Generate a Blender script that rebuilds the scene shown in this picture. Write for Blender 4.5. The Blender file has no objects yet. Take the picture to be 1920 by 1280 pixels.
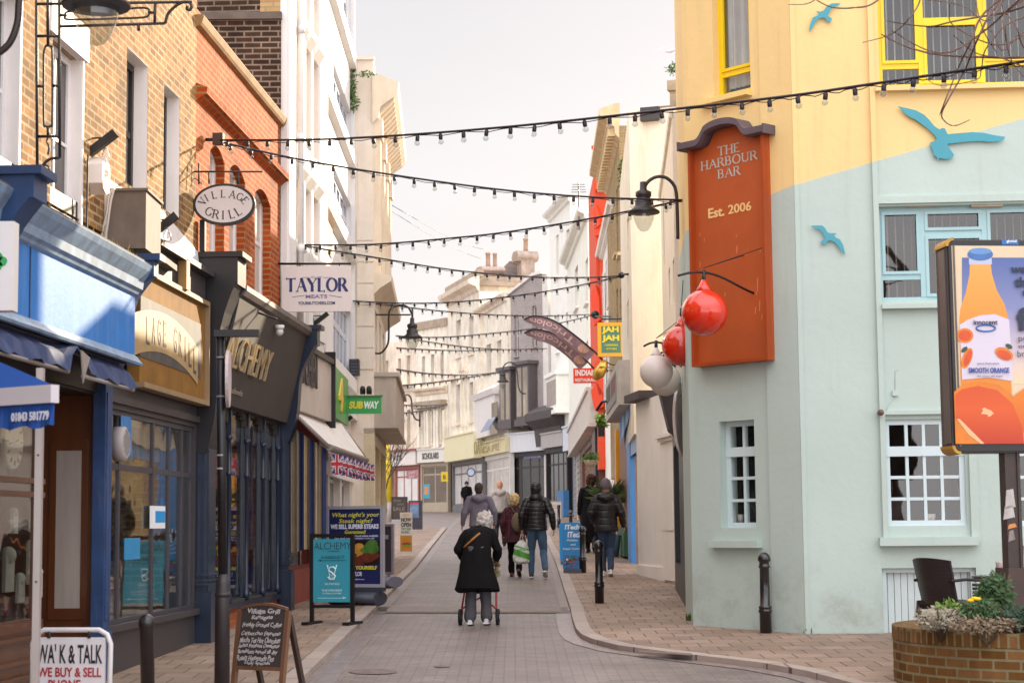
import bpy, math, random
from mathutils import Vector, Matrix, noise
R = math.radians
rnd = random.Random(11)
S = bpy.context.scene
COL = S.collection
# ------------------------------------------------------------ camera
F = 3400.0                       # focal length in pixels of the 1920 px wide photograph
TH = math.atan(345 / F); RO = R(0.57)
CAM = Vector((0, 0, 1.7))
_F = Vector((0, math.cos(TH), math.sin(TH))); _U = Vector((0, -math.sin(TH), math.cos(TH))); _R = Vector((1, 0, 0))
cr = _R * math.cos(RO) - _U * math.sin(RO)
cu = _R * math.sin(RO) + _U * math.cos(RO)
cam = bpy.data.cameras.new('camera'); camo = bpy.data.objects.new('camera', cam); COL.objects.link(camo)
cam.sensor_width = 36; cam.lens = F / 1920 * 36
cam.clip_start = .1; cam.clip_end = 3000
m = Matrix.Identity(4)
for i in range(3):
    m[i][0] = cr[i]; m[i][1] = cu[i]; m[i][2] = -_F[i]; m[i][3] = CAM[i]
camo.matrix_world = m
S.camera = camo
cam.dof.use_dof = True; cam.dof.focus_distance = 24; cam.dof.aperture_fstop = 4.2
# ------------------------------------------------------------ light
SUN_AZ = R(28); SUN_EL = R(18.5)          # azimuth from +Y towards +X
w = bpy.data.worlds.new("World"); S.world = w; w.use_nodes = True
nt = w.node_tree; nt.nodes.clear()
def _n(t, **k):
    o = nt.nodes.new(t)
    for a, v in k.items(): setattr(o, a, v)
    return o
def _l(a, b): nt.links.new(a, b)
sky = _n('ShaderNodeTexSky', sky_type='NISHITA', sun_disc=False)
sky.sun_elevation = SUN_EL; sky.sun_rotation = SUN_AZ; sky.dust_density = 4
sd = Vector((math.sin(SUN_AZ) * math.cos(SUN_EL), math.cos(SUN_AZ) * math.cos(SUN_EL), math.sin(SUN_EL)))
# thin high cloud: even near the horizon, brighter overhead and round the sun
geo = _n('ShaderNodeTexCoord'); dt = _n('ShaderNodeVectorMath', operation='DOT_PRODUCT'); dt.inputs[1].default_value = sd; _l(geo.outputs['Generated'], dt.inputs[0])
mx0 = _n('ShaderNodeMath', operation='MAXIMUM'); mx0.inputs[1].default_value = 0; _l(dt.outputs['Value'], mx0.inputs[0])
pw = _n('ShaderNodeMath', operation='POWER'); pw.inputs[1].default_value = 24; _l(mx0.outputs[0], pw.inputs[0])
sp = _n('ShaderNodeSeparateXYZ'); _l(geo.outputs['Generated'], sp.inputs[0])
mr = _n('ShaderNodeMapRange', interpolation_type='SMOOTHSTEP'); mr.inputs[1].default_value = .27; mr.inputs[2].default_value = .8; mr.inputs[3].default_value = 0; mr.inputs[4].default_value = 1.75; _l(sp.outputs[2], mr.inputs[0])
bk = _n('ShaderNodeMapRange', interpolation_type='SMOOTHSTEP'); bk.inputs[1].default_value = .2; bk.inputs[2].default_value = -.8; bk.inputs[4].default_value = 1.9; _l(sp.outputs[1], bk.inputs[0])  # extra sky brightness added behind the camera to lift the facade fill
a1 = _n('ShaderNodeMath', operation='MULTIPLY_ADD'); a1.inputs[1].default_value = .25; a1.inputs[2].default_value = 1; _l(pw.outputs[0], a1.inputs[0])
a2 = _n('ShaderNodeMath', operation='ADD'); _l(a1.outputs[0], a2.inputs[0]); _l(mr.outputs[0], a2.inputs[1])
a3 = _n('ShaderNodeMath', operation='ADD'); _l(a2.outputs[0], a3.inputs[0]); _l(bk.outputs[0], a3.inputs[1])
vc = _n('ShaderNodeMixRGB'); vc.inputs[1].default_value = (4.65, 4.48, 4.48, 1); vc.inputs[2].default_value = (3.85, 3.78, 3.92, 1)
hz = _n('ShaderNodeMapRange'); hz.inputs[1].default_value = .1; hz.inputs[2].default_value = .3; _l(sp.outputs[2], hz.inputs[0]); _l(hz.outputs[0], vc.inputs[0])
cn = _n('ShaderNodeTexNoise'); cn.inputs['Scale'].default_value = 2.2; cn.inputs['Detail'].default_value = 5; cm_ = _n('ShaderNodeMapping'); cm_.inputs['Scale'].default_value = (1, 1, 3.5); _l(geo.outputs['Generated'], cm_.inputs[0]); _l(cm_.outputs[0], cn.inputs['Vector'])
cl = _n('ShaderNodeMapRange'); cl.inputs[1].default_value = .3; cl.inputs[2].default_value = .7; cl.inputs[3].default_value = .94; cl.inputs[4].default_value = 1.05; _l(cn.outputs[0], cl.inputs[0])
a4 = _n('ShaderNodeMath', operation='MULTIPLY'); _l(a3.outputs[0], a4.inputs[0]); _l(cl.outputs[0], a4.inputs[1])
sc = _n('ShaderNodeVectorMath', operation='SCALE'); _l(vc.outputs[0], sc.inputs[0]); _l(a4.outputs[0], sc.inputs['Scale'])
veil = _n('ShaderNodeMixRGB'); veil.inputs[0].default_value = .95; _l(sky.outputs[0], veil.inputs[1]); _l(sc.outputs[0], veil.inputs[2])
bg = _n('ShaderNodeBackground'); bg.inputs[1].default_value = .1
out = _n('ShaderNodeOutputWorld'); _l(veil.outputs[0], bg.inputs[0]); _l(bg.outputs[0], out.inputs[0])
sl = bpy.data.lights.new('sun', 'SUN'); sl.energy = 5; sl.angle = R(.5); sl.color = (1, .84, .62)
so = bpy.data.objects.new('sun', sl); COL.objects.link(so)
so.rotation_euler = sd.to_track_quat('Z', 'Y').to_euler(); so.location = (20, 30, 60)
S.view_settings.view_transform = 'Standard'; S.view_settings.look = 'None'
S.view_settings.exposure = 1.02; S.view_settings.gamma = 1
# ------------------------------------------------------------ pixel -> world
def ray(px, py):
    d = cr * (px - 960) + cu * (640 - py) + _F * F
    return d / d.y
GS = ray(960, 905).z                     # the street climbs away from the camera
def G(px, py, h=0):                      # point of the pavement (h above it) seen at a pixel
    r = ray(px, py); t = (CAM.z - h) / (GS - r.z)
    return CAM + r * t
def gz(y): return GS * y
def D(px, py, d): return CAM + ray(px, py) * d
def gp(px, d, h=0):                      # ground point at depth d in the column px (at the horizon)
    p = CAM + ray(px, 985) * d
    return Vector((p.x, p.y, gz(d) + h))
# ------------------------------------------------------------ mesh builder
OFF = {}
SPLIT = {'bracket', 'dentil', 'quoin', 'cutout_figure', 'trickle_vent', 'window_hood', 'display_stand', 'hook', 'clamp_band', 'chair_back', 'table', 'band', 'panel_joint', 'rail', 'screw', 'paint_scratch', 'ornament', 'bloom', 'blue_fabric', 'pale_fabric'}
class MB:
    def __init__(s, M=None):
        s.v = []; s.f = []; s.mi = []; s.sm = []; s.M = M or Matrix.Identity(4)
    def add(s, vs, fs, m=0, smooth=False):
        b = len(s.v); s.v += [Vector(p) for p in vs]
        for f in fs: s.f.append([b + i for i in f]); s.mi.append(m); s.sm.append(smooth)
        return s
    def quad(s, a, b, c, d, m=0): return s.add([a, b, c, d], [(0, 1, 2, 3)], m)
    def box(s, x0, x1, y0, y1, z0, z1, m=0):
        v = [(x, y, z) for z in (z0, z1) for y in (y0, y1) for x in (x0, x1)]
        return s.add(v, [(0, 2, 3, 1), (4, 5, 7, 6), (0, 1, 5, 4), (2, 6, 7, 3), (0, 4, 6, 2), (1, 3, 7, 5)], m)
    def prism(s, pts, y0, y1, m=0):      # outline in x,z (counter-clockwise from -y), extruded y0..y1
        n = len(pts)
        v = [(p[0], y0, p[1]) for p in pts] + [(p[0], y1, p[1]) for p in pts]
        f = [tuple(range(n)), tuple(range(2 * n - 1, n - 1, -1))]
        f += [(i, i + n, (i + 1) % n + n, (i + 1) % n) for i in range(n)]
        return s.add(v, f, m)
    def prof(s, pts, x0, x1, m=0):       # outline in y,z extruded along x
        n = len(pts)
        v = [(x0, p[0], p[1]) for p in pts] + [(x1, p[0], p[1]) for p in pts]
        f = [tuple(range(n)), tuple(range(2 * n - 1, n - 1, -1))]
        f += [(i, i + n, (i + 1) % n + n, (i + 1) % n) for i in range(n)]
        return s.add(v, f, m)
    def tube(s, pts, rad, seg=8, m=0, smooth=True, rx=None, caps=True, up=None):
        pts = [Vector(p) for p in pts]; n = len(pts)
        if not isinstance(rad, (list, tuple)): rad = [rad] * n
        b = len(s.v); pa = None
        for i, p in enumerate(pts):
            t = (pts[min(i + 1, n - 1)] - pts[max(i - 1, 0)])
            if t.length < 1e-9: t = Vector((0, 0, 1))
            t.normalize()
            if up is not None:
                a = Vector(up) - t * t.dot(Vector(up))
            else:
                if pa is None: pa = Vector((0, 0, 1)) if abs(t.z) < .9 else Vector((0, 1, 0))
                a = pa - t * t.dot(pa)
            if a.length < 1e-6: a = t.orthogonal()
            a.normalize(); pa = a
            c = t.cross(a)
            r = rad[i]; r1, r2 = r if isinstance(r, (list, tuple)) else (r, r)
            for k in range(seg):
                an = 2 * math.pi * k / seg
                s.v.append(p + a * (r1 * math.cos(an)) + c * (r2 * math.sin(an)))
        for i in range(n - 1):
            for k in range(seg):
                k2 = (k + 1) % seg
                s.f.append([b + i * seg + k, b + i * seg + k2, b + (i + 1) * seg + k2, b + (i + 1) * seg + k]); s.mi.append(m); s.sm.append(smooth)
        if caps:
            s.f.append([b + k for k in range(seg)][::-1]); s.mi.append(m); s.sm.append(False)
            s.f.append([b + (n - 1) * seg + k for k in range(seg)]); s.mi.append(m); s.sm.append(False)
        return s
    def lathe(s, prof, c=(0, 0, 0), seg=16, m=0, smooth=True):    # prof: (r, z)
        return s.tube([(c[0], c[1], c[2] + z + i * 1e-6) for i, (r, z) in enumerate(prof)], [max(r, 1e-4) for r, z in prof], seg, m, smooth, up=(0, 1, 0)) if False else s._lathe(prof, c, seg, m, smooth)
    def _lathe(s, prof, c, seg, m, smooth):
        b = len(s.v); n = len(prof)
        for r, z in prof:
            for k in range(seg):
                an = 2 * math.pi * k / seg
                s.v.append(Vector((c[0] + r * math.cos(an), c[1] + r * math.sin(an), c[2] + z)))
        for i in range(n - 1):
            for k in range(seg):
                k2 = (k + 1) % seg
                s.f.append([b + i * seg + k, b + i * seg + k2, b + (i + 1) * seg + k2, b + (i + 1) * seg + k]); s.mi.append(m); s.sm.append(smooth)
        s.f.append([b + k for k in range(seg)][::-1]); s.mi.append(m); s.sm.append(False)
        s.f.append([b + (n - 1) * seg + k for k in range(seg)]); s.mi.append(m); s.sm.append(False)
        return s
    def ball(s, c, r, seg=16, rings=10, m=0, sc=(1, 1, 1)):
        b = len(s.v)
        for i in range(rings + 1):
            th = math.pi * i / rings
            for k in range(seg):
                an = 2 * math.pi * k / seg
                s.v.append(Vector((c[0] + r * sc[0] * math.sin(th) * math.cos(an), c[1] + r * sc[1] * math.sin(th) * math.sin(an), c[2] - r * sc[2] * math.cos(th))))
        for i in range(rings):
            for k in range(seg):
                k2 = (k + 1) % seg
                s.f.append([b + i * seg + k, b + i * seg + k2, b + (i + 1) * seg + k2, b + (i + 1) * seg + k]); s.mi.append(m); s.sm.append(True)
        return s
    def pieces(s):
        n = len(s.v); pa = list(range(n))
        def fd(i):
            while pa[i] != i: pa[i] = pa[pa[i]]; i = pa[i]
            return i
        for f in s.f:
            for i in f[1:]: pa[fd(i)] = fd(f[0])
        B = {}
        for i, p in enumerate(s.v):
            b = B.setdefault(fd(i), [p.copy(), p.copy()])
            for k in range(3): b[0][k] = min(b[0][k], p[k]); b[1][k] = max(b[1][k], p[k])
        R_ = list(B)
        for a in range(len(R_)):
            for b in range(a):
                A, C_ = B[R_[a]], B[R_[b]]; g_ = math.sqrt(sum(max(0, A[0][k] - C_[1][k], C_[0][k] - A[1][k]) ** 2 for k in range(3)))
                if g_ <= max(.02, .5 * max(max(A[1] - A[0]), max(C_[1] - C_[0]))): pa[fd(R_[a])] = fd(R_[b])
        out_ = {}
        for f, mi, sm in zip(s.f, s.mi, s.sm):
            q = out_.setdefault(fd(f[0]), (MB(s.M), {})); o, mp = q
            for i in f:
                if i not in mp: mp[i] = len(o.v); o.v.append(s.v[i])
            o.f.append([mp[i] for i in f]); o.mi.append(mi); o.sm.append(sm)
        return [q[0] for q in out_.values()]
    # ---- lettering
    def glyphs(s, txt, fit, y=0, th=.004, m=0, shear=0, bold=0, align='C'):
        """text fitted in fit=(u0,u1,z0,z1); u1 None keeps the natural width"""
        vs, fs, (a0, a1, b0, b1) = text_mesh(txt, bold)
        u0, u1, z0, z1 = fit
        sz = (z1 - z0) / (b1 - b0)
        su = (u1 - u0) / (a1 - a0) if u1 is not None else sz
        out = []
        for p in vs:
            x = (p[0] - a0) * su; z = (p[1] - b0) * sz
            out.append((u0 + x + shear * z, y - (th if p[2] > 0 else 0), z0 + z))
        return s.add(out, fs, m)
    def build(s, name, mats, parent=None):
        if name in SPLIT:
            P_ = s.pieces()
            if len(P_) > 1: return [q.build(name + '_', mats, parent) for q in P_][0]
        name = name.rstrip('_')
        if not isinstance(mats, (list, tuple)): mats = [mats]
        off = OFF.get(parent.name, Vector((0, 0, 0))) if parent else Vector((0, 0, 0))
        me = bpy.data.meshes.new(name)
        me.from_pydata([tuple(s.M @ p - off) for p in s.v], [], s.f)
        for mt in mats: me.materials.append(mt)
        me.polygons.foreach_set('material_index', s.mi)
        me.polygons.foreach_set('use_smooth', s.sm)
        uvl = me.uv_layers.new(name='UVMap')
        k = 0; uvs = []
        for f in s.f:
            a, b, c = s.v[f[0]], s.v[f[1]], s.v[f[2]]
            n = (b - a).cross(c - a); ax, ay, az = abs(n.x), abs(n.y), abs(n.z)
            for i in f:
                p = s.v[i]
                if ay >= ax and ay >= az: uvs += [p.x, p.z]
                elif ax >= az: uvs += [p.y, p.z]
                else: uvs += [p.x, p.y]
        uvl.data.foreach_set('uv', uvs)
        me.update()
        o = bpy.data.objects.new(name, me); COL.objects.link(o)
        if parent: o.parent = parent
        OFF[o.name] = off
        return o
_tc = {}
def text_mesh(txt, bold=0):
    key = (txt, bold)
    if key in _tc: return _tc[key]
    cu_ = bpy.data.curves.new('t', 'FONT'); cu_.body = txt; cu_.size = 1; cu_.extrude = .01; cu_.offset = bold; cu_.resolution_u = 3
    if '\n' in txt: cu_.align_x = 'CENTER'
    o = bpy.data.objects.new('t', cu_); COL.objects.link(o)
    dg = bpy.context.evaluated_depsgraph_get(); me = o.evaluated_get(dg).to_mesh()
    vs = [tuple(v.co) for v in me.vertices]; fs = [tuple(p.vertices) for p in me.polygons]
    o.evaluated_get(dg).to_mesh_clear()
    bpy.data.objects.remove(o); bpy.data.curves.remove(cu_)
    b = (min(v[0] for v in vs), max(v[0] for v in vs), min(v[1] for v in vs), max(v[1] for v in vs))
    _tc[key] = (vs, fs, b); return _tc[key]
# ---- things
def thing(name, label, cat, loc=(0, 0, 0), group=None, parent=None):
    o = bpy.data.objects.new(name, None); COL.objects.link(o); o.location = loc; o.empty_display_size = .2
    if label: o['label'] = label
    if cat: o['category'] = cat
    if group: o['group'] = group
    OFF[o.name] = Vector(loc)
    return o
def tag(o, label, cat, group=None):
    o['label'] = label; o['category'] = cat
    if group: o['group'] = group
    return o
def struct(o, kind='structure'): o['kind'] = kind; return o
def copy_tree(o, loc, rz=None, label=None, scale=None):
    c = o.copy(); COL.objects.link(c); c.location = loc
    if rz is not None: c.rotation_euler = (0, 0, rz)
    if scale: c.scale = scale
    if label: c['label'] = label
    for ch in o.children:
        d = ch.copy(); COL.objects.link(d); d.parent = c
        for g2 in ch.children:
            e = g2.copy(); COL.objects.link(e); e.parent = d
    return c
# ------------------------------------------------------------ materials
def lin(h):
    if isinstance(h, (tuple, list)): return (*h[:3], 1)
    h = h.lstrip('#'); c = [int(h[i:i + 2], 16) / 255 for i in (0, 2, 4)]
    return (*[x / 12.92 if x <= .04045 else ((x + .055) / 1.055) ** 2.4 for x in c], 1)
_m = {}
def newmat(name):
    mt = bpy.data.materials.new(name); mt.use_nodes = True
    n = mt.node_tree; b = n.nodes['Principled BSDF']
    return mt, n, b
def paint(hexc, rough=.6, var=.12, scale=2.5, bump=.0, metal=0, stretch=(1, 1, 1), dirt=0, k=1.0, spec=.5, coat=0, dirtc='#4a4036'):
    key = ('p', hexc, rough, var, scale, bump, metal, stretch, dirt, k, spec, coat, dirtc)
    if key in _m: return _m[key]
    mt, n, b = newmat('paint_' + str(hexc).replace('#', ''))
    c = lin(hexc); c = [min(.85, x * k) for x in c[:3]]
    b.inputs['Roughness'].default_value = rough; b.inputs['Metallic'].default_value = metal
    b.inputs['Specular IOR Level'].default_value = spec; b.inputs['Coat Weight'].default_value = coat
    tc = n.nodes.new('ShaderNodeTexCoord'); mp = n.nodes.new('ShaderNodeMapping'); mp.inputs['Scale'].default_value = stretch
    n.links.new(tc.outputs['Object'], mp.inputs[0])
    nz = n.nodes.new('ShaderNodeTexNoise'); nz.inputs['Scale'].default_value = scale; nz.inputs['Detail'].default_value = 6; nz.inputs['Roughness'].default_value = .65
    n.links.new(mp.outputs[0], nz.inputs['Vector'])
    r = n.nodes.new('ShaderNodeValToRGB')
    r.color_ramp.elements[0].position = .3; r.color_ramp.elements[1].position = .7
    r.color_ramp.elements[0].color = (*[max(0, x * (1 - var)) for x in c], 1); r.color_ramp.elements[1].color = (*[min(.9, x * (1 + var * .6)) for x in c], 1)
    n.links.new(nz.outputs[0], r.inputs[0]); last = r.outputs[0]
    if dirt:
        m2 = n.nodes.new('ShaderNodeMapping'); m2.inputs['Scale'].default_value = (3, 3, .45); n.links.new(tc.outputs['Object'], m2.inputs[0])
        n2 = n.nodes.new('ShaderNodeTexNoise'); n2.inputs['Scale'].default_value = 1.6; n2.inputs['Detail'].default_value = 8; n2.inputs['Roughness'].default_value = .7
        n.links.new(m2.outputs[0], n2.inputs['Vector'])
        rr = n.nodes.new('ShaderNodeMapRange'); rr.inputs[1].default_value = .48; rr.inputs[2].default_value = .78; rr.inputs[3].default_value = 0; rr.inputs[4].default_value = dirt
        n.links.new(n2.outputs[0], rr.inputs[0])
        mx = n.nodes.new('ShaderNodeMixRGB'); mx.inputs[2].default_value = lin(dirtc)
        n.links.new(rr.outputs[0], mx.inputs[0]); n.links.new(last, mx.inputs[1]); last = mx.outputs[0]
    n.links.new(last, b.inputs['Base Color'])
    if bump:
        nb = n.nodes.new('ShaderNodeTexNoise'); nb.inputs['Scale'].default_value = scale * 8; nb.inputs['Detail'].default_value = 5
        n.links.new(mp.outputs[0], nb.inputs['Vector'])
        bp = n.nodes.new('ShaderNodeBump'); bp.inputs['Strength'].default_value = bump; bp.inputs['Distance'].default_value = .02
        n.links.new(nb.outputs[0], bp.inputs['Height']); n.links.new(bp.outputs[0], b.inputs['Normal'])
    _m[key] = mt; return mt
def brick(name, c1, c2, mortar, bw=.225, bh=.075, ms=.012, rough=.85, var=.35, vscale=1.2, stain=None, bump=.5, coord='UV', sq=.5, stainpos=(.5, .75), msmooth=.1, gum=0):
    key = ('b', name)
    if key in _m: return _m[key]
    mt, n, b = newmat(name)
    tc = n.nodes.new('ShaderNodeTexCoord')
    br = n.nodes.new('ShaderNodeTexBrick'); br.offset = sq
    br.inputs['Color1'].default_value = lin(c1); br.inputs['Color2'].default_value = lin(c2); br.inputs['Mortar'].default_value = lin(mortar)
    br.inputs['Scale'].default_value = 1; br.inputs['Brick Width'].default_value = bw; br.inputs['Row Height'].default_value = bh
    br.inputs['Mortar Size'].default_value = ms; br.inputs['Mortar Smooth'].default_value = msmooth; br.inputs['Bias'].default_value = 0
    n.links.new(tc.outputs[coord], br.inputs['Vector'])
    nz = n.nodes.new('ShaderNodeTexNoise'); nz.inputs['Scale'].default_value = vscale; nz.inputs['Detail'].default_value = 7; nz.inputs['Roughness'].default_value = .7
    n.links.new(tc.outputs['Object'], nz.inputs['Vector'])
    mr = n.nodes.new('ShaderNodeMapRange'); mr.inputs[1].default_value = .3; mr.inputs[2].default_value = .7; mr.inputs[3].default_value = 1 - var; mr.inputs[4].default_value = 1 + var * .6
    n.links.new(nz.outputs[0], mr.inputs[0])
    mul = n.nodes.new('ShaderNodeVectorMath'); mul.operation = 'SCALE'
    n.links.new(br.outputs['Color'], mul.inputs[0]); n.links.new(mr.outputs[0], mul.inputs['Scale'])
    last = mul.outputs[0]
    if stain:
        n2 = n.nodes.new('ShaderNodeTexNoise'); n2.inputs['Scale'].default_value = .6; n2.inputs['Detail'].default_value = 8; n2.inputs['Roughness'].default_value = .75
        n.links.new(tc.outputs['Object'], n2.inputs['Vector'])
        rr = n.nodes.new('ShaderNodeMapRange'); rr.inputs[1].default_value = stainpos[0]; rr.inputs[2].default_value = stainpos[1]; rr.inputs[4].default_value = .8
        n.links.new(n2.outputs[0], rr.inputs[0])
        mx = n.nodes.new('ShaderNodeMixRGB'); mx.inputs[2].default_value = lin(stain)
        n.links.new(rr.outputs[0], mx.inputs[0]); n.links.new(last, mx.inputs[1]); last = mx.outputs[0]
    if gum:
        vo = n.nodes.new('ShaderNodeTexVoronoi'); vo.inputs['Scale'].default_value = 2.3; n.links.new(tc.outputs['Object'], vo.inputs['Vector'])
        lt = n.nodes.new('ShaderNodeMath'); lt.operation = 'LESS_THAN'; lt.inputs[1].default_value = .055; n.links.new(vo.outputs['Distance'], lt.inputs[0])
        ml = n.nodes.new('ShaderNodeMath'); ml.operation = 'MULTIPLY'; ml.inputs[1].default_value = gum; n.links.new(lt.outputs[0], ml.inputs[0])
        mg = n.nodes.new('ShaderNodeMixRGB'); mg.inputs[2].default_value = lin('#3d3532'); n.links.new(ml.outputs[0], mg.inputs[0]); n.links.new(last, mg.inputs[1]); last = mg.outputs[0]
    n.links.new(last, b.inputs['Base Color'])
    b.inputs['Roughness'].default_value = rough; b.inputs['Specular IOR Level'].default_value = .12 if rough > .8 else .4
    bp = n.nodes.new('ShaderNodeBump'); bp.inputs['Strength'].default_value = bump; bp.inputs['Distance'].default_value = .01; bp.invert = True
    n.links.new(br.outputs['Fac'], bp.inputs['Height']); n.links.new(bp.outputs[0], b.inputs['Normal'])
    _m[key] = mt; return mt
def glass_dark(hexc='#1c1a19', rough=.06, name='dark_glass'):
    key = ('gd', hexc, rough)
    if key in _m: return _m[key]
    mt, n, b = newmat(name)
    tc = n.nodes.new('ShaderNodeTexCoord'); nz = n.nodes.new('ShaderNodeTexNoise'); nz.inputs['Scale'].default_value = 1.3; nz.inputs['Detail'].default_value = 3
    n.links.new(tc.outputs['Object'], nz.inputs['Vector'])
    c = lin(hexc)[:3]
    r = n.nodes.new('ShaderNodeValToRGB'); r.color_ramp.elements[0].position = .4; r.color_ramp.elements[1].position = .62
    r.color_ramp.elements[0].color = (*[x * .6 for x in c], 1); r.color_ramp.elements[1].color = (*[x * 2.0 for x in c], 1)  # mottled tone put in to imitate reflections in the glass
    n.links.new(nz.outputs[0], r.inputs[0]); n.links.new(r.outputs[0], b.inputs['Base Color'])
    bp = n.nodes.new('ShaderNodeBump'); bp.inputs['Strength'].default_value = .12; bp.inputs['Distance'].default_value = .05
    n.links.new(nz.outputs[0], bp.inputs['Height']); n.links.new(bp.outputs[0], b.inputs['Normal'])
    b.inputs['Roughness'].default_value = rough; b.inputs['Specular IOR Level'].default_value = .9
    _m[key] = mt; return mt
def glass_clear(tint=(.8, .82, .8)):
    if 'gc' in _m: return _m['gc']
    mt, n, b = newmat('clear_glass'); n.nodes.remove(b)
    tr = n.nodes.new('ShaderNodeBsdfTransparent'); tr.inputs[0].default_value = (*tint, 1)
    gl = n.nodes.new('ShaderNodeBsdfGlossy'); gl.inputs['Roughness'].default_value = .02; gl.inputs[0].default_value = (.95, .95, .95, 1)
    lw = n.nodes.new('ShaderNodeLayerWeight'); lw.inputs[0].default_value = .5
    p5 = n.nodes.new('ShaderNodeMath'); p5.operation = 'POWER'; p5.inputs[1].default_value = 4; n.links.new(lw.outputs['Facing'], p5.inputs[0])
    fr = n.nodes.new('ShaderNodeMath'); fr.operation = 'MULTIPLY_ADD'; fr.inputs[1].default_value = .9; fr.inputs[2].default_value = .09; n.links.new(p5.outputs[0], fr.inputs[0])
    tc = n.nodes.new('ShaderNodeTexCoord'); nz = n.nodes.new('ShaderNodeTexNoise'); nz.inputs['Scale'].default_value = 1.5
    n.links.new(tc.outputs['Object'], nz.inputs['Vector'])
    bp = n.nodes.new('ShaderNodeBump'); bp.inputs['Strength'].default_value = .1; bp.inputs['Distance'].default_value = .04
    n.links.new(nz.outputs[0], bp.inputs['Height']); n.links.new(bp.outputs[0], gl.inputs['Normal'])
    mx = n.nodes.new('ShaderNodeMixShader')
    n.links.new(fr.outputs[0], mx.inputs[0]); n.links.new(tr.outputs[0], mx.inputs[1]); n.links.new(gl.outputs[0], mx.inputs[2])
    n.links.new(mx.outputs[0], n.nodes['Material Output'].inputs[0])
    _m['gc'] = mt; return mt
BLACK = paint('#131113', .4, .3); IRON = paint('#2a2325', .45, .25, 6); WHITE = paint('#dcd6d2', .55, .06, 2, dirt=.12)
GD = glass_dark(); GL = glass_clear()
# ------------------------------------------------------------ walls
class Wall:
    """vertical plane; p0 is its screen-left end, the outside is on the right of p0->p1. Local x=u along, y=inward, z=up"""
    def __init__(s, p0, p1):
        s.p0 = Vector((p0[0], p0[1], 0)); d = Vector((p1[0] - p0[0], p1[1] - p0[1], 0)); s.len = d.length
        s.u = d.normalized(); s.n = Vector((s.u.y, -s.u.x, 0))
        s.M = Matrix(((s.u.x, -s.n.x, 0, s.p0.x), (s.u.y, -s.n.y, 0, s.p0.y), (0, 0, 1, 0), (0, 0, 0, 1)))
    def px(s, x, y, off=0):
        r = ray(x, y); q = s.p0 + s.n * off - CAM; t = q.dot(s.n) / r.dot(s.n)
        p = CAM + r * t
        return (p - s.p0).dot(s.u), p.z
    def rect(s, xl, xr, yt, yb, off=0):
        ym = (yt + yb) / 2; xm = (xl + xr) / 2
        return (s.px(xl, ym, off)[0], s.px(xr, ym, off)[0], s.px(xm, yb, off)[1], s.px(xm, yt, off)[1])
    def at(s, u, z=0, off=0): return s.p0 + s.u * u + s.n * off + Vector((0, 0, z))
    def g(s, u): return gz((s.p0 + s.u * u).y)
    def mb(s): return MB(s.M)
def wallmesh(mb, u0, u1, z0, z1, holes=(), th=.25, y0=0, m=0):
    us = sorted({u0, u1} | {min(max(h[i], u0), u1) for h in holes for i in (0, 1)})
    zs = sorted({z0, z1} | {min(max(h[i], z0), z1) for h in holes for i in (2, 3)})
    for i in range(len(us) - 1):
        if us[i + 1] - us[i] < 1e-5: continue
        for j in range(len(zs) - 1):
            if zs[j + 1] - zs[j] < 1e-5: continue
            cu_, cz = (us[i] + us[i + 1]) / 2, (zs[j] + zs[j + 1]) / 2
            if any(h[0] < cu_ < h[1] and h[2] < cz < h[3] for h in holes): continue
            a, b, c, d = us[i], us[i + 1], zs[j], zs[j + 1]
            mb.quad((a, y0, c), (b, y0, c), (b, y0, d), (a, y0, d), m)
            mb.quad((a, y0 + th, c), (a, y0 + th, d), (b, y0 + th, d), (b, y0 + th, c), m)
    for h in list(holes) + [(u1, u0, z1, z0)]:
        a, b, c, d = h[:4]; ya, yb = y0, y0 + th
        mb.quad((a, ya, c), (a, ya, d), (a, yb, d), (a, yb, c), m); mb.quad((b, ya, c), (b, yb, c), (b, yb, d), (b, ya, d), m)
        mb.quad((a, ya, d), (b, ya, d), (b, yb, d), (a, yb, d), m); mb.quad((a, ya, c), (a, yb, c), (b, yb, c), (b, ya, c), m)
    return mb
def shell(W, par, u0, u1, z0, z1, depth, mat, y0=.25, roof=None):
    """the rest of the building behind its front wall"""
    e = .012; mb = W.mb()
    a, b = u0 + e, u1 - e
    mb.quad((a, y0, z0), (a, y0, z1), (a, depth, z1), (a, depth, z0)); mb.quad((b, y0, z0), (b, depth, z0), (b, depth, z1), (b, y0, z1))
    mb.quad((a, depth, z0), (a, depth, z1), (b, depth, z1), (b, depth, z0))
    mb.quad((a, y0, z1 - .01), (b, y0, z1 - .01), (b, depth, z1 - .01), (a, depth, z1 - .01))
    o = mb.build('side_walls', mat, par)
    return o
FW = paint('#e8e4e4', .4, .05, dirt=.1)
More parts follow.
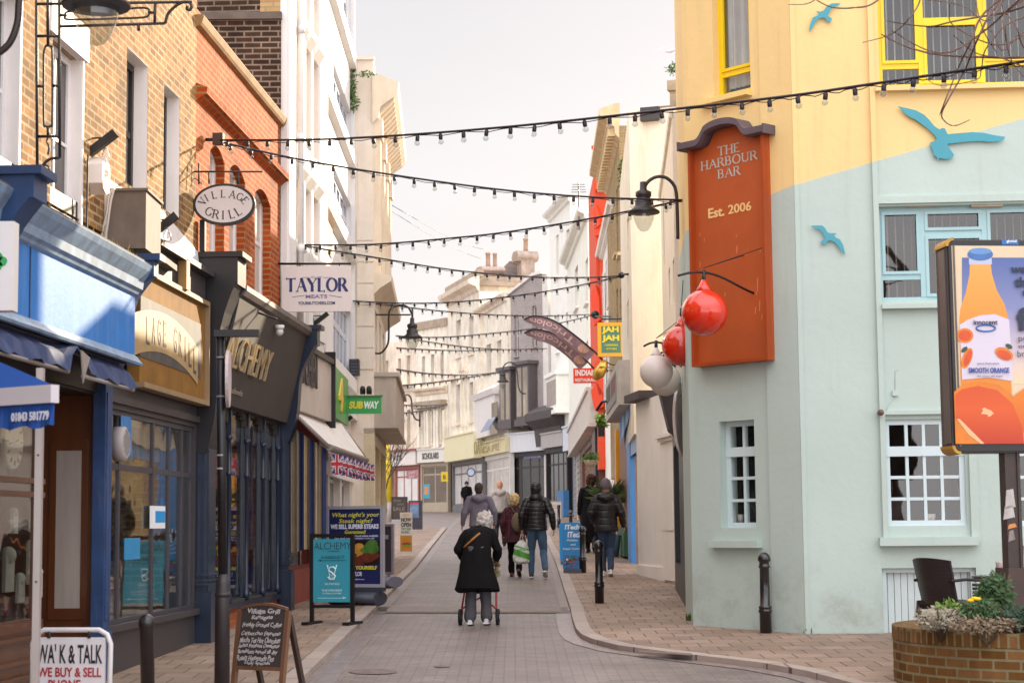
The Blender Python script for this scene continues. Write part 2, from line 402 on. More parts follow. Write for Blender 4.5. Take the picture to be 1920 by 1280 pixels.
def window(W, par, r, y=.1, fw=.05, vs=(), hs=(), fm=None, pane=None, bar=.03, sill=0, sillm=None, name='window', back=None, lintel=0):
    fm = fm or FW; pane = pane or GD
    u0, u1, z0, z1 = r[:4]; mb = W.mb(); t = .05
    mb.box(u0, u0 + fw, y, y + t, z0, z1); mb.box(u1 - fw, u1, y, y + t, z0, z1)
    mb.box(u0 + fw, u1 - fw, y, y + t, z0, z0 + fw); mb.box(u0 + fw, u1 - fw, y, y + t, z1 - fw, z1)
    for v in vs:
        c = u0 + (u1 - u0) * v; mb.box(c - bar / 2, c + bar / 2, y + .004, y + t - .004, z0 + fw, z1 - fw)
    for h in hs:
        c = z0 + (z1 - z0) * h; mb.box(u0 + fw, u1 - fw, y + .008, y + t - .008, c - bar / 2, c + bar / 2)
    o = mb.build(name, fm, par)
    pb = W.mb(); pb.box(u0 + fw * .5, u1 - fw * .5, y + .02, y + .028, z0 + fw * .5, z1 - fw * .5); pb.build('pane', pane, o)
    if back: bb = W.mb(); bb.box(u0, u1, y + .12, y + .13, z0, z1); bb.build('blind', back, o)
    if sill:
        sb = W.mb(); sb.box(u0 - .06, u1 + .06, -sill, y, z0 - .08, z0 - .002); sb.build('sill', sillm or fm, o)
    return o
def cornice(W, par, u0, u1, z, mat, prof=((.0, 0), (.10, .05), (.12, .12), (.22, .16), (.24, .26), (0, .3)), name='cornice', y=0, ends=0):
    """prof: (projection, height) from bottom to top"""
    mb = W.mb(); pts = [(y - p[0], z + p[1]) for p in prof] + [(y + .02, z + prof[-1][1]), (y + .02, z + prof[0][1])]
    mb.prof(pts, u0 - ends, u1 + ends)
    return mb.build(name, mat, par)
# ------------------------------------------------------------ ground
ROADM = brick('road_setts', '#877a74', '#766a65', '#665b57', .21, .105, .009, .5, .34, 1.0, stain='#62575a', gum=.4, coord='Object', bump=.4, stainpos=(.45, .8), msmooth=.6)
PAVEM = brick('paving_bricks', '#9b8474', '#86705f', '#5a4b41', .32, .42, .011, .72, .32, .9, stain='#75645a', gum=.5, coord='Object', bump=.35, msmooth=.5)
KERBM = brick('kerb_stone', '#a5958b', '#988a82', '#5d5049', 5.0, .9, .012, .6, .16, 1.5, coord='Object', bump=.25)
GUTM = paint('#8d7e7b', .3, .35, 5, bump=.15, stretch=(3, .6, 1))
SL = Matrix.Identity(4); SL[2][1] = GS     # the street's own slope
def slab(name, pts, h, mat, th=.3):
    mb = MB(); n = len(pts)
    P = [Vector((p.x, p.y, gz(p.y) + h)) for p in pts]
    mb.add(P + [q - Vector((0, 0, th)) for q in P], [tuple(range(n)), tuple(range(2 * n - 1, n - 1, -1))] + [(i, i + n, (i + 1) % n + n, (i + 1) % n) for i in range(n)])
    return struct(mb.build(name, mat))
RH = -.055                                # road surface relative to the pavement
big = MB(); q = [(-400, -60), (400, -60), (400, 900), (-400, 900)]
big.add([(x, y, gz(y) + RH) for x, y in q], [(0, 1, 2, 3)])
struct(big.build('road', ROADM))
V = lambda x, y: Vector((x, y, 0))
lk = [G(*p) for p in [(556, 1280), (698, 1143), (735, 1105), (781, 1060), (810, 1022), (838, 988), (862, 966)]]
lk = [V(-1.83, -5), V(-1.84, 8)] + lk
kw = .17
lin_in = [V(p.x - kw, p.y) for p in lk]
end = lk[-1]
slab('pavement', lin_in[:8] + [V(-4.0, 74), V(-40, 80), V(-40, -5)], 0, PAVEM)
slab('kerb', lk[:8] + lin_in[:8][::-1], .004, KERBM)
# gutter stones in front of the crossing drain, left
gl_ = [V(p.x + .02, p.y) for p in [lk[0], lk[1], lk[2], G(698, 1143)]]
slab('gutter', [V(-1.80, 5), V(-1.58, 5), V(-1.60, 15), V(-1.66, 24.6), V(-1.86, 24.6), V(-1.82, 15)], RH + .006, GUTM, .02)
mb = MB()
for i in range(22):
    y = 5 + i * .9 + .4; mb.add([(-1.81, y, gz(y) + RH + .0085), (-1.6, y + .03, gz(y) + RH + .0085), (-1.6, y + .05, gz(y) + RH + .0085), (-1.81, y + .02, gz(y) + RH + .0085)], [(0, 1, 2, 3)])
struct(mb.build('gutter_joints', paint('#4a3f40')))
# right pavement with its rounded corner
rk = [G(*p) for p in [(1606, 1282), (1513, 1257), (1429, 1242), (1370, 1235), (1300, 1227), (1233, 1219), (1158, 1209), (1110, 1197), (1090, 1188), (1080, 1177), (1074, 1160), (1070, 1140), (1057, 1100), (1043, 1055), (1026, 1017), (1019, 1000)]]
rk = [V(9, 13.2), V(5.2, 14.6)] + rk
fr = rk[-1]
rk2 = rk + [V(1.6, 75), V(2.2, 90)]
kin = []
for i, p in enumerate(rk2):
    a = rk2[max(i - 1, 0)]; b = rk2[min(i + 1, len(rk2) - 1)]; t = (b - a).normalized(); kin.append(p + V(t.y, -t.x) * kw)
slab('pavement', kin + [V(2.2, 96), V(40, 96), V(40, 13.2)], 0, PAVEM)
mb = MB()
for i in range(len(rk2) - 1):
    a, b, c, d = rk2[i], rk2[i + 1], kin[i + 1], kin[i]
    P = [Vector((p.x, p.y, gz(p.y) + .004)) for p in (a, b, c, d)]
    mb.add(P + [q - Vector((0, 0, .3)) for q in P], [(3, 2, 1, 0), (0, 1, 5, 4)])
struct(mb.build('kerb', KERBM))
# gutter along the right kerb (smooth channel near, narrow line further)
def strip(name, line, o0, o1, h, mat):
    mb = MB(); A = []; B = []
    for i, p in enumerate(line):
        a = line[max(i - 1, 0)]; b = line[min(i + 1, len(line) - 1)]; t = (b - a).normalized(); n = V(-t.y, t.x); A.append(p + n * o0); B.append(p + n * o1)
    for i in range(len(line) - 1):
        mb.add([(p.x, p.y, gz(p.y) + h) for p in (A[i], A[i + 1], B[i + 1], B[i])], [(0, 1, 2, 3)])
    return struct(mb.build(name, mat))
strip('gutter', rk2[2:14], .005, .2, RH + .006, GUTM)
strip('gutter', rk2[13:], .005, .12, RH + .006, paint('#83766f', .5, .3, 6))
strip('gutter', lk[3:], -.16, -.01, RH + .006, paint('#83766f', .5, .3, 6))
# drain strip and worn patches across the road
def patch(name, px, h, mat):
    P = [G(*p, h) for p in px]
    mb = MB(); mb.add([(p.x, p.y, gz(p.y) + h) for p in P], [tuple(range(len(P)))]); return struct(mb.build(name, mat))
patch('drain_channel', [(700, 1146), (1066, 1146), (1064, 1136), (706, 1136)], RH + .006, paint('#85766f', .7, .4, 7, stretch=(1, 3, 1)))
patch('drain_edge', [(700, 1148.5), (1068, 1148.5), (1068, 1147), (700, 1147)], RH + .009, paint('#6b5d59'))
for c, rr in (((700, 1258), (42, 5)), ((828, 1248), (14, 2)), ((1062, 1146), (10, 2))):
    cx, cy = c; P = []
    for k in range(14):
        a = 2 * math.pi * k / 14; P.append((cx + rr[0] * math.cos(a) * (1 + .15 * rnd.random()), cy - rr[1] * math.sin(a)))
    patch('manhole_cover', P[::-1], RH + .007, paint('#6d5c58', .6, .5, 9))
patch('manhole_cover', [(1196, 1220), (1296, 1228), (1298, 1224), (1200, 1217)][::1], .006, paint('#6b584e', .6, .4, 9))
patch('red_tile_threshold', [(1225, 1074), (1282, 1099), (1274, 1072.5), (1212, 1073)], .006, brick('threshold_tiles', '#a85f45', '#9a543c', '#6e4a3c', .15, .15, .008, coord='Object'))
# ------------------------------------------------------------ left row: one long frontage line
SLP = .055; X0 = -3.66
lx = lambda y: X0 + SLP * (y - 16.7)
WA = Wall((lx(6), 6), (lx(29), 29))
def ud(d): return (d - 6) * math.hypot(1, SLP)
def fascia_text(W, par, txt, xl, xr, ytl, ybl, off, mat, th=.02, bold=0, name='lettering', shear=0):
    u0, u1, z0, z1 = W.rect(xl, xr, ytl, ybl, off)
    mb = W.mb(); mb.glyphs(txt, (u0, u1, z0, z1), -off - .001, th, 0, shear, bold); return mb.build(name, mat, par)
YB = brick('yellow_stock_brick', '#a87840', '#7c5630', '#ab997c', var=.42, vscale=1.8, stain='#6b523a', stainpos=(.5, .78))
# --- building 1
b1 = thing('brick_building', 'tall yellow stock brick building at far left above the blue shopfront', 'building', WA.at(0, gz(6)), None)
u19 = ud(19.8)
hol = []
W1 = []
for (xl, xr, yt, yb) in [(-80, 35, -60, 330), (96, 152, 86, 430)]:
    h = WA.rect(xl, xr, yt, yb); hol.append(h); W1.append(h)
a0, a1, _, _ = WA.rect(237, 277, 106, 300); zt = WA.px(276, 123)[1]; zb = WA.px(276, 370)[1]; W2 = [(a0, a1, zb, zt)]
a0, a1, _, _ = WA.rect(307, 337, 170, 300); W2.append((a0, a1, zb, zt)); hol += W2
shopz = WA.px(300, 470)[1]
wb = WA.mb(); wallmesh(wb, 0, u19, shopz - .15, 10.5, hol); wb.build('wall', YB, b1)
shell(WA, b1, 0, u19, 0, 10.5, 7, YB)
SUR = paint('#e6dfdc', .6, .06, 2, dirt=.15)
for h in W1:
    window(WA, b1, h, .1, .07, (.5,), (.5,), FW, GD)
    s = WA.mb(); s.box(h[0] - .12, h[1] + .12, -.03, .05, h[3] - .001, h[3] + .3)
    s.box(h[1] + .0, h[1] + .04, -.012, .24, h[2], h[3] - .003); s.box(h[1] - .004, h[1] + .003, 0, .24, h[2], h[3]); s.build('window_surround', SUR, b1)
for h in W2:
    s = WA.mb(); s.box(h[1] - .004, h[1] + .003, .003, .24, h[2], h[3] - .004); s.box(h[0], h[1], .003, .24, h[3] - .005, h[3] + .003); s.box(h[0] - .003, h[0] + .004, .003, .24, h[2], h[3] - .004)
    s.build('window_surround', SUR, b1)
    window(WA, b1, (h[0] + .005, h[1] - .005, h[2], h[3] - .006), .14, .07, (), (.45,), BLACK, GD, .06)
# white render patches low on the wall
s = WA.mb()
r = WA.rect(196, 236, 345, 400); s.box(*r[:2], -.012, 0.01, r[2] - .4, r[3])
r = WA.rect(278, 372, 400, 470); s.prism([(r[0], r[2] - .1), (r[1] + .2, r[2] - .1), (r[1] + .2, r[2] + .12), (r[0], r[3])], -.012, .01)
s.build('render_patch', SUR, b1)
# --- blue shopfront fascia (part of building 1)
BLU = paint('#2f74bd', .6, .12, 3, bump=.1, dirt=.25, dirtc='#8fb4d4', spec=.25); DBL = paint('#1d3c66', .45, .2, 3, dirt=.3); LBL = paint('#7d93ac', .5, .3, 6, dirt=.6, dirtc='#3c3d44')
of = .30
zf0 = WA.px(133, 622, of)[1]; zf1 = WA.px(165, 512, of)[1]; ztop = WA.px(200, 455, of)[1]; zc = WA.px(200, 490, of)[1]
ua = WA.px(-250, 600, of)[0]; ub = WA.px(257, 600, of)[0]
print('blue fascia', ua, ub, zf0, zf1, ztop)
s = WA.mb(); s.box(ua, ub, -of + .02, .0, zf0, zf1); s.build('fascia', BLU, b1)
cornice(WA, b1, ua, ub, zf1, LBL, ((.0, 0), (.03, .015), (.04, .04), (.07, .06), (.08, .13), (.14, .22), (.16, .27), (0.15, .28)), y=-of + .02)
s = WA.mb(); s.box(ua, ub + .1, -of - .12, .02, zf1 + .28, zf1 + .30); s.build('lead_flashing', paint('#5b5148', .8, .4, 8), b1)
cornice(WA, b1, ua, ub, zf0 - .1, LBL, ((.07, 0), (.08, .02), (.05, .05), (.03, .08), (0, .1)), 'lower_moulding', y=-of + .02)
s = WA.mb()
for x in (12, 60): 
    uu = WA.px(x, 560, of)[0]; s.box(uu - .008, uu + .008, -of + .012, -of + .03, zf0, zf1)
s.build('panel_joint', DBL, b1)
def console(W, par, u, w_, z0, z1, pr0, pr1, mat, name='console'):
    mb = W.mb(); h = z1 - z0; pts = [(0, z0)]
    for i in range(13):
        t = i / 12; pts.append((-(pr0 + (pr1 - pr0) * (t ** 1.5) + .05 * math.sin(t * 2 * math.pi)), z0 + h * t * .86))
    pts += [(-pr1 - .03, z0 + h * .86), (-pr1 - .03, z1), (0, z1)]
    mb.prof(pts, u, u + w_); mb.box(u - .03, u + w_ + .03, -pr1 - .09, 0, z1, z1 + .06)
    return mb.build(name, mat, par)
zc0 = WA.px(262, 706, .15)[1]
console(WA, b1, ub, .16, zc0, zf1 + .33, .12, .42, DBL)
console(WA, b1, WA.px(35, 500, .45)[0] - .1, .3, WA.px(30, 640, .4)[1], WA.px(60, 345, .45)[1] , .2, .55, DBL)
# dark navy awning rolled under the fascia, torn
NAVY = paint('#2b3a62', .75, .2, 2, dirt=.3, dirtc='#7f86a0')
z1_ = zf0 - .1; z0_ = WA.px(150, 694, .32)[1] - .03; ue = WA.px(242, 690, .3)[0]
aw = thing('awning', 'torn navy awning folded beneath the blue shop fascia', 'awning', WA.at(ue - 3, z0_, .3))
s = WA.mb(); n = 40; t0 = WA.px(118, 690, .3)[0]; t1 = WA.px(146, 690, .3)[0]
prevs = None
for i in range(n + 1):
    u = ua + (ue - ua) * i / n; tz = z0_ + .02 * math.sin(i * 1.9)
    if t0 < u < t1: tz = z0_ + .16 + .05 * math.sin(i * 3)
    col = [(u, -.2, z1_), (u, -.32 - .015 * math.sin(i * 2.3), (z1_ + tz) / 2 + .02), (u, -.36 - .02 * math.sin(i * 1.3), tz)]
    if prevs: s.quad(prevs[0], col[0], col[1], prevs[1]); s.quad(prevs[1], col[1], col[2], prevs[2])
    prevs = col
s.build('fabric', NAVY, aw)
s = WA.mb(); s.box(ua, ue, -.30, -.08, z1_ + .0, z1_ + .03); s.tube([(ua, -.34, z0_ - .015), (t0, -.34, z0_ - .015)], .018); s.tube([(t1, -.34, z0_ - .015), (ue, -.34, z0_ - .015)], .018)
s.prism([(t0 + .25, z0_ + .18), (t0 + .32, z0_ - .08), (t0 + .36, z0_ - .02), (t0 + .5, z0_ + .14)], -.37, -.36)
s.build('frame', paint('#8d8580', .4), aw)
# --- recessed brown timber shopfront
WOOD = paint('#5a3018', .35, .4, 3, stretch=(1, 1, .2), coat=.3); DWOOD = paint('#22130d', .5, .3, 3)
gA = WA.g
zh = z0_ - .02
uq0 = WA.px(85, 1000)[0]; uq1 = WA.px(190, 1000)[0]
s = WA.mb(); s.box(ua, uq1, .02, .1, zh, shopz); s.box(uq0 + .05, uq1, 1.25, 1.3, .1, zh); s.box(uq0 + .05, uq1, .05, 1.25, zh - .02, zh)
s.build('shop_lining', DWOOD, b1)
# display window near
s = WA.mb(); zs_ = WA.px(30, 1165)[1]
s.box(ua, uq0, .04, .4, gA(8) - .3, zs_); 
for x in (-60, 82): uu = WA.px(x, 1000)[0]; s.box(uu - .03, uu + .03, .02, .1, zs_, zh)
for y, t in ((900, .03), (925, .03), (1165, .05)): zz = WA.px(82, y)[1]; s.box(ua, uq0 + .03, .015, .1, zz - t, zz + t * .4)
for dz in (.12, .3, .42): s.box(ua, uq0, -.01, .04, zs_ - dz - .03, zs_ - dz)
o = s.build('shop_window', WOOD, b1)
s = WA.mb(); s.box(ua, uq0, .06, .068, zs_, zh); s.build('pane', GL, o)
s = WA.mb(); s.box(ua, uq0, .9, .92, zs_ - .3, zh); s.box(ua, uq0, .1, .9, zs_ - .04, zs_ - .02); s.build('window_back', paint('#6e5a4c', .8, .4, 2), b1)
s = WA.mb()
for x, y, w_, h_ in ((10, 1110, .22, .3), (35, 1130, .16, .2), (55, 1095, .18, .32), (70, 1120, .14, .22), (-30, 1100, .3, .3), (25, 1000, .12, .18), (60, 990, .12, .2)):
    uu, zz = WA.px(x, y, -.4); s.box(uu, uu + w_, .4, .43, zz, zz + h_); s.ball((uu + w_ / 2, .42, zz + h_), w_ / 3, 8, 6)
s.build('display_stand', paint('#b9b2a4', .7, .3), b1)
r = WA.rect(-30, 66, 1104, 1114, -.5); s = WA.mb(); s.box(ua, uq0 - .1, .3, .7, r[2] - .04, r[2]); s.build('display_shelf', paint('#9c6b3a'), b1)
cz = WA.px(18, 828, -.3); s = WA.mb(); s.tube([(cz[0], .3, cz[1]), (cz[0], .26, cz[1])], .22, 28); o = s.build('clock_reflection', paint('#e9e2cf', .5, .03), b1)  # clock reflected in the window, shaped as a disc behind the glass
s = WA.mb()
for k in range(12):
    a = k * math.pi / 6; s.tube([(cz[0] + .15 * math.sin(a), .255, cz[1] + .15 * math.cos(a)), (cz[0] + .19 * math.sin(a), .255, cz[1] + .19 * math.cos(a))], .008, 4)
s.tube([(cz[0], .252, cz[1]), (cz[0] - .15, .252, cz[1] - .02)], .007, 4); s.tube([(cz[0], .252, cz[1]), (cz[0] + .09, .252, cz[1] + .02)], .009, 4); s.build('clock_hands', BLACK, o)
# glazed door at the back of the recess
s = WA.mb(); d0, z0d = WA.px(106, 1145, -1.2); d1 = WA.px(166, 1000, -1.2)[0]; zdt = WA.px(130, 838, -1.2)[1]
d0 = min(d0, uq0 + .4)
s.box(d0 - .12, d0, 1.16, 1.22, .3, zdt + .12); s.box(d1, d1 + .12, 1.16, 1.22, .3, zdt + .12); s.box(d0, d1, 1.165, 1.22, zdt, zdt + .12); s.box(d0, d1, 1.165, 1.22, .3, z0d)
o = s.build('door', WOOD, b1)
s = WA.mb(); s.box(d0, d1, 1.18, 1.19, z0d, zdt); s.build('pane', paint('#a79c95', .15, .3, 1, stretch=(3, 3, .3)), o)
s = WA.mb(); s.box(uq1 - .04, uq1 - .02, .0, 1.3, .1, zh); zq0, zq1 = WA.px(150, 1145)[1], WA.px(150, 838)[1]
for a_, b_, c_, e_ in ((.12, .17, zq0 - .1, zq1 + .1), (.40, .46, zq0 - .1, zq1 + .1), (.17, .40, zq1, zq1 + .1), (.17, .40, zq0 - .1, zq0)): s.box(uq1 - .055, uq1 - .04, a_, b_, c_, e_)
o = s.build('side_door', WOOD, b1); s = WA.mb(); s.box(uq1 - .05, uq1 - .041, .17, .40, zq0, zq1); s.build('pane', paint('#a79c95', .15, .3, 1, stretch=(3, 3, .3)), o)
# blue pilaster
s = WA.mb(); p0, p1 = WA.px(195, 1000, .06)[0], WA.px(208, 1000, .06)[0]; s.box(p0, p1, -.06, .05, 0, zh + .1); s.box(p0 + .04, p1 - .04, -.07, -.06, .9, zh); s.box(p0 - .02, p1 + .01, -.08, .05, 0, .8); s.build('pilaster', paint('#24406e', .5, .3, 4, dirt=.3, dirtc='#8b94a8'), b1)
# --- Village Grill front
GREYP = paint('#3c3739', .5, .12, 3); VGW = paint('#413d44', .45, .15, 3)
v0 = p1; v1 = WA.px(366, 1100)[0]
zsill = WA.px(290, 1157)[1]; zr1 = WA.px(290, 882)[1]; zr2 = WA.px(290, 783)[1]; zpb = WA.px(320, 740, .1)[1]
s = WA.mb(); wallmesh(s, v0, v1, gA(v0) - .3, zpb, [(v0 + .03, v1 - .06, zsill, zr2)], .2); s.box(v0, v1, -.06, 0, zsill - .05, zsill + .01)
s.box(v0, v1, -.04, 0, zr2 + .05, zr2 + .12); s.build('shopfront', GREYP, b1)
def fr(x): return (WA.px(x, 980)[0] - v0 - .03) / (v1 - .06 - v0 - .03)
o = window(WA, b1, (v0 + .03, v1 - .06, zsill, zr2), .03, .05, [fr(x) for x in (230, 293, 323, 347)], [(zr1 - zsill) / (zr2 - zsill)], VGW, GL, .055, name='shop_window')
s = WA.mb()
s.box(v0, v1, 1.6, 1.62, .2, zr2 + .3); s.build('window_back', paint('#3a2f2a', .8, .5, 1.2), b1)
for r_ in ((246, 281, 783, 803), (299, 317, 786, 808), (331, 346, 790, 812)):  # yellow and wood-brown panels imitate a reflection in the glass
    r = WA.rect(*r_, -.14); s = WA.mb(); s.box(r[0], r[1], .14, .16, r[2], r[3]); s.build('band', paint('#f2b31c', .5, .3, 3), b1)
    s = WA.mb(); L = (r[1] - r[0])
    for t_ in (.1, .45, .8): s.prism([(r[0] + L * t_, r[2] - .42), (r[0] + L * (t_ + .14), r[2] - .42), (r[0] + L * (t_ + .05), r[2]), (r[0] + L * (t_ - .06), r[2])], .16, .18)
    s.box(r[0], r[1], .16, .18, r[2] - .46, r[2] - .42); s.build('reflected_slats', paint('#a4743f', .5, .3, 5), b1)
def clutter(W, par, u0, u1, z0, z1, y0, y1, n, pal):
    for i in range(n):
        s = W.mb(); u = rnd.uniform(u0, u1); z = rnd.uniform(z0, z1); y = rnd.uniform(y0, y1); w_ = rnd.uniform(.06, .25); h = rnd.uniform(.08, .35)
        if i % 3: s.box(u, u + w_, y, y + .08, z, z + h)
        else: s.lathe([(w_ * .35, 0), (w_ * .5, h * .5), (w_ * .25, h * .8), (w_ * .3, h)], (u, y, z), 10)
        s.build('display_item', paint(pal[i % len(pal)], .5, .2, 5), par)
clutter(WA, b1, v0 + .3, v1 - .5, zsill, zr2 - .3, .3, 1.3, 16, ['#8a5a34', '#2c2320', '#c9bfb0', '#5b3a26', '#1d1a1c', '#3f7fa8'])
s = WA.mb(); uu, za = WA.px(262, 1150, -.6); s.box(uu - .5, uu + .4, .5, 1.2, za - .3, za + .35); uu, za = WA.px(335, 1150, -.6); s.box(uu - .2, uu + .3, .5, .9, za - .3, za + .25); s.build('table', paint('#a89a8a', .7, .3), b1)
s = WA.mb()
for x in (262, 300, 340):
    uu, za = WA.px(x, 1120, -.8); s.tube([(uu, .8, za - .4), (uu + .03, .8, za + .5), (uu - .05, .82, za + .75)], [.16, .2, .05], 8)
s.build('chair_back', paint('#4b2f22', .7, .5), b1)
r = WA.rect(284, 312, 948, 990, .0); s = WA.mb(); s.box(*r[:2], .012, .018, r[2], r[3]); o2 = s.build('window_poster', paint('#e6e9ec', .5, .02), b1)
s = WA.mb(); s.box(r[0] + .2, r[1] - .02, .008, .013, r[2] + .06, r[3] - .05); s.build('blue_panel', paint('#1f8fd0', .5, .02), o2)
r = WA.rect(236, 265, 1008, 1048, .0); s = WA.mb(); s.box(*r[:2], .012, .018, r[2], r[3]); o2 = s.build('window_poster', paint('#2a85b8', .5, .1, 5), b1)
r = WA.rect(229, 250, 780, 870, .0); s = WA.mb(); s.prism([(r[0], r[3]), (r[0], r[2] + .05), (r[1], r[2] + .1), (r[1] - .05, r[3])], .012, .016); s.build('blue_cloth', paint('#3a78b5', .6, .2), b1)
# Village Grill painted fascia
GOLD = paint('#86602f', .8, .25, 3, spec=.15, dirt=.45, dirtc='#4d3b2a'); 
ofs = .12
zA = WA.px(340, 551, ofs)[1]; zB = WA.px(310, 730, ofs)[1]; x0_, x1_ = WA.px(262, 640, ofs)[0], WA.px(384, 640, ofs)[0]
f = WA.mb(); f.box(x0_, x1_, -ofs, 0, zB, zA); fo = f.build('fascia', GOLD, b1)
f = WA.mb(); f.box(x0_ , x1_ - .22, -ofs - .006, -ofs, zB + .24, zA - .22); f.build('slate_panel', paint('#4a4440', .7, .35, 4, dirt=.3, dirtc='#8b8378'), fo)
# curved scroll ribbon with painted words
def ribbon(W, par, uL, uR, zc_, bow, hh, y, mat, wiggle=0):
    mb = W.mb(); n = 24; P = []
    for i in range(n + 1):
        t = i / n; u = uL + (uR - uL) * t; c = zc_ + bow * (4 * t * (1 - t)) 
        P.append((u, c))
    for i in range(n):
        (a, ca), (b, cb) = P[i], P[i + 1]; mb.quad((a, y, ca - hh), (b, y, cb - hh), (b, y, cb + hh), (a, y, ca + hh))
    return mb.build('ribbon', mat, par)
um = (x0_ + x1_ - .22) / 2; zm = (zA + zB) / 2
uL = x0_ - .55; uR = x1_ - .36
ribbon(WA, fo, uL, uR, zm - .17, .2, .2, -ofs - .009, paint('#a5895f', .6, .2, 4))
mb = WA.mb(); txt = 'VILLAGE GRILL'; n = len(txt)
for i, ch in enumerate(txt):
    if ch == ' ': continue
    t = (i + .7) / (n + .4); u = uL + (uR - uL) * t; c = zm - .17 + .2 * 4 * t * (1 - t)
    if u < x0_ + .05: continue
    w_ = .125 if ch != 'I' else .04
    mb.glyphs(ch, (u - w_ / 2, u + w_ / 2, c - .13, c + .13), -ofs - .011, .002)
mb.build('lettering', paint('#4a3f36'), fo)
s = WA.mb()
for a, b, c, d in ((x0_, x1_ + .04, zA, zA + .05), (x0_, x1_ + .04, zB - .05, zB), (x1_, x1_ + .04, zB, zA)): s.box(a, b, -ofs - .05, 0, c, d)
s.build('fascia_frame', paint('#8c7455', .6, .2), fo)
s = WA.mb(); zt_ = WA.px(340, 500, .2)[1]; s.box(ub + .16, x1_ + .1, -.1, .02, zA + .05, zt_ + .1); s.box(ub + .16, x1_ + .1, -.2, .02, zt_ + .1, zt_ + .16)
s.box(WA.px(330, 520, .1)[0], WA.px(330, 520, .1)[0] + .02, -.12, -.1, zA + .05, zt_ + .1); s.build('frieze', GREYP, b1)
s = WA.mb(); uu, za = WA.px(344, 515, .15); s.box(uu - .07, uu + .07, -.2, -.1, za - .16, za + .16); s.build('speaker', paint('#a07a45', .6, .3), b1)
s = WA.mb(); s.box(v0, v1, -.05, .0, zpb - .02, zB - .05); s.build('lower_frieze', GREYP, b1)
# --- building 2 : red brick with Alchemy shopfront
RB = brick('red_brick', '#bb5520', '#964018', '#a87c58', var=.38, vscale=1.8, stain='#7a3a20', stainpos=(.55, .85))
u25 = ud(24.95)
b2 = thing('brick_building', 'low orange red brick building with arched windows over the dark Alchemy shopfront', 'building', WA.at(u19, gz(19.8)))
ztop2 = WA.px(447, 127)[1]
zsh2 = WA.px(480, 575)[1]
hol = []
for xl, xr, yt, yb in ((393, 408, 272, 600), (430, 447, 315, 600), (478, 495, 342, 600)):
    r = WA.rect(xl, xr, yt, 500); zt = WA.px((xl + xr) / 2, yt)[1]; hol.append((r[0], WA.px(xr + 12, 500)[0], zsh2 + .1, zt))
zt = max(h[3] for h in hol) - .05; hol = [(h[0], h[1], h[2], zt) for h in hol]
s = WA.mb(); wallmesh(s, u19, u25, zsh2 - .3, ztop2, hol, .3)
for h in hol:   # arched heads
    a, b, t = h[0], h[1], h[3]; n = 20
    for sgn in (0, 1):
        for i in range(n // 2):
            x0a = a + (b - a) * (i / n); x1a = a + (b - a) * ((i + 1) / n)
            if sgn: x0a, x1a = a + b - x1a, a + b - x0a
            xm_ = (x0a + x1a) / 2; q = (2 * (xm_ - a) / (b - a) - 1); s.box(x0a, x1a, .001, .299, t - .01 - .13 * q * q, t + .002)
wl = s.build('wall', RB, b2)
shell(WA, b2, u19, u25, 0, ztop2, 7, RB, .3)
for h in hol: window(WA, b2, (h[0], h[1], h[2], h[3]), .11, .09, (), (.55,), FW, paint('#c9c0b8', .3, .2, 1, stretch=(6, 6, .3)), .05, name='window')
zst = WA.px(443, 262)[1]
cornice(WA, b2, u19, u25, zst - .02, RB, ((0, 0), (.06, .05), (.12, .08), (.13, .15), (0, .2)), 'string_course')
cornice(WA, b2, u19 - .03, u25 + .05, ztop2 - .12, paint('#9d7a4c', .8, .3, 3, dirt=.3), ((0, 0), (.05, .02), (.07, .05), (.09, .12), (0.08, .14)), 'coping', ends=0)
s = WA.mb(); s.box(u19 - .01, u25 + .02, .02, .4, ztop2, ztop2 + .12); s.build('parapet', RB, b2)
# Alchemy shopfront
AG = paint('#4b4542', .7, .15, 2, dirt=.15, spec=.2); NV = paint('#16243a', .35, .25, 5, coat=.2)
c0 = WA.px(378, 1100, .1)[0]; c1 = WA.px(540, 1100, .1)[0]
a0 = ud(20.4); a1 = u25 - .1
zlow = WA.px(470, 770, .15)[1]; zhi = WA.px(490, 590, .3)[1]
print('alch', zlow, zhi, a0, a1)
s = WA.mb(); s.prof([(0, zlow), (-.12, zlow), (-.38, zhi), (-.38, zhi + .02), (0, zhi + .02)], a0, a1); s.build('fascia', AG, b2)
cornice(WA, b2, a0, a1 + .1, zhi, paint('#6d645f', .6, .3, 5, dirt=.3), ((.3, 0), (.42, .03), (.46, .08), (.46, .14), (.3, .18)), y=0)
nrm = (zhi - zlow)
def lean(o_par, txt, xl, xr, yt, yb, mat, bold, th=.02):
    u0, u1, z0, z1 = WA.rect(xl, xr, yt, yb, .27)
    mb = WA.mb(); mb.glyphs(txt, (u0, u1, z0, z1), 0, th, 0, 0, bold)
    for p in mb.v: t = (p.z - zlow) / nrm; p.y += -.12 - .26 * t - .012
    return mb.build('lettering', mat, o_par)
lean(b2, 'ALCHEMY', 424, 505, 640, 700, paint('#cdb58c', .25, .1, metal=.6), -.008, .03)
lean(b2, 'by saltworks', 443, 470, 728, 742, paint('#a59a8b', .3, metal=.5), 0, .01)
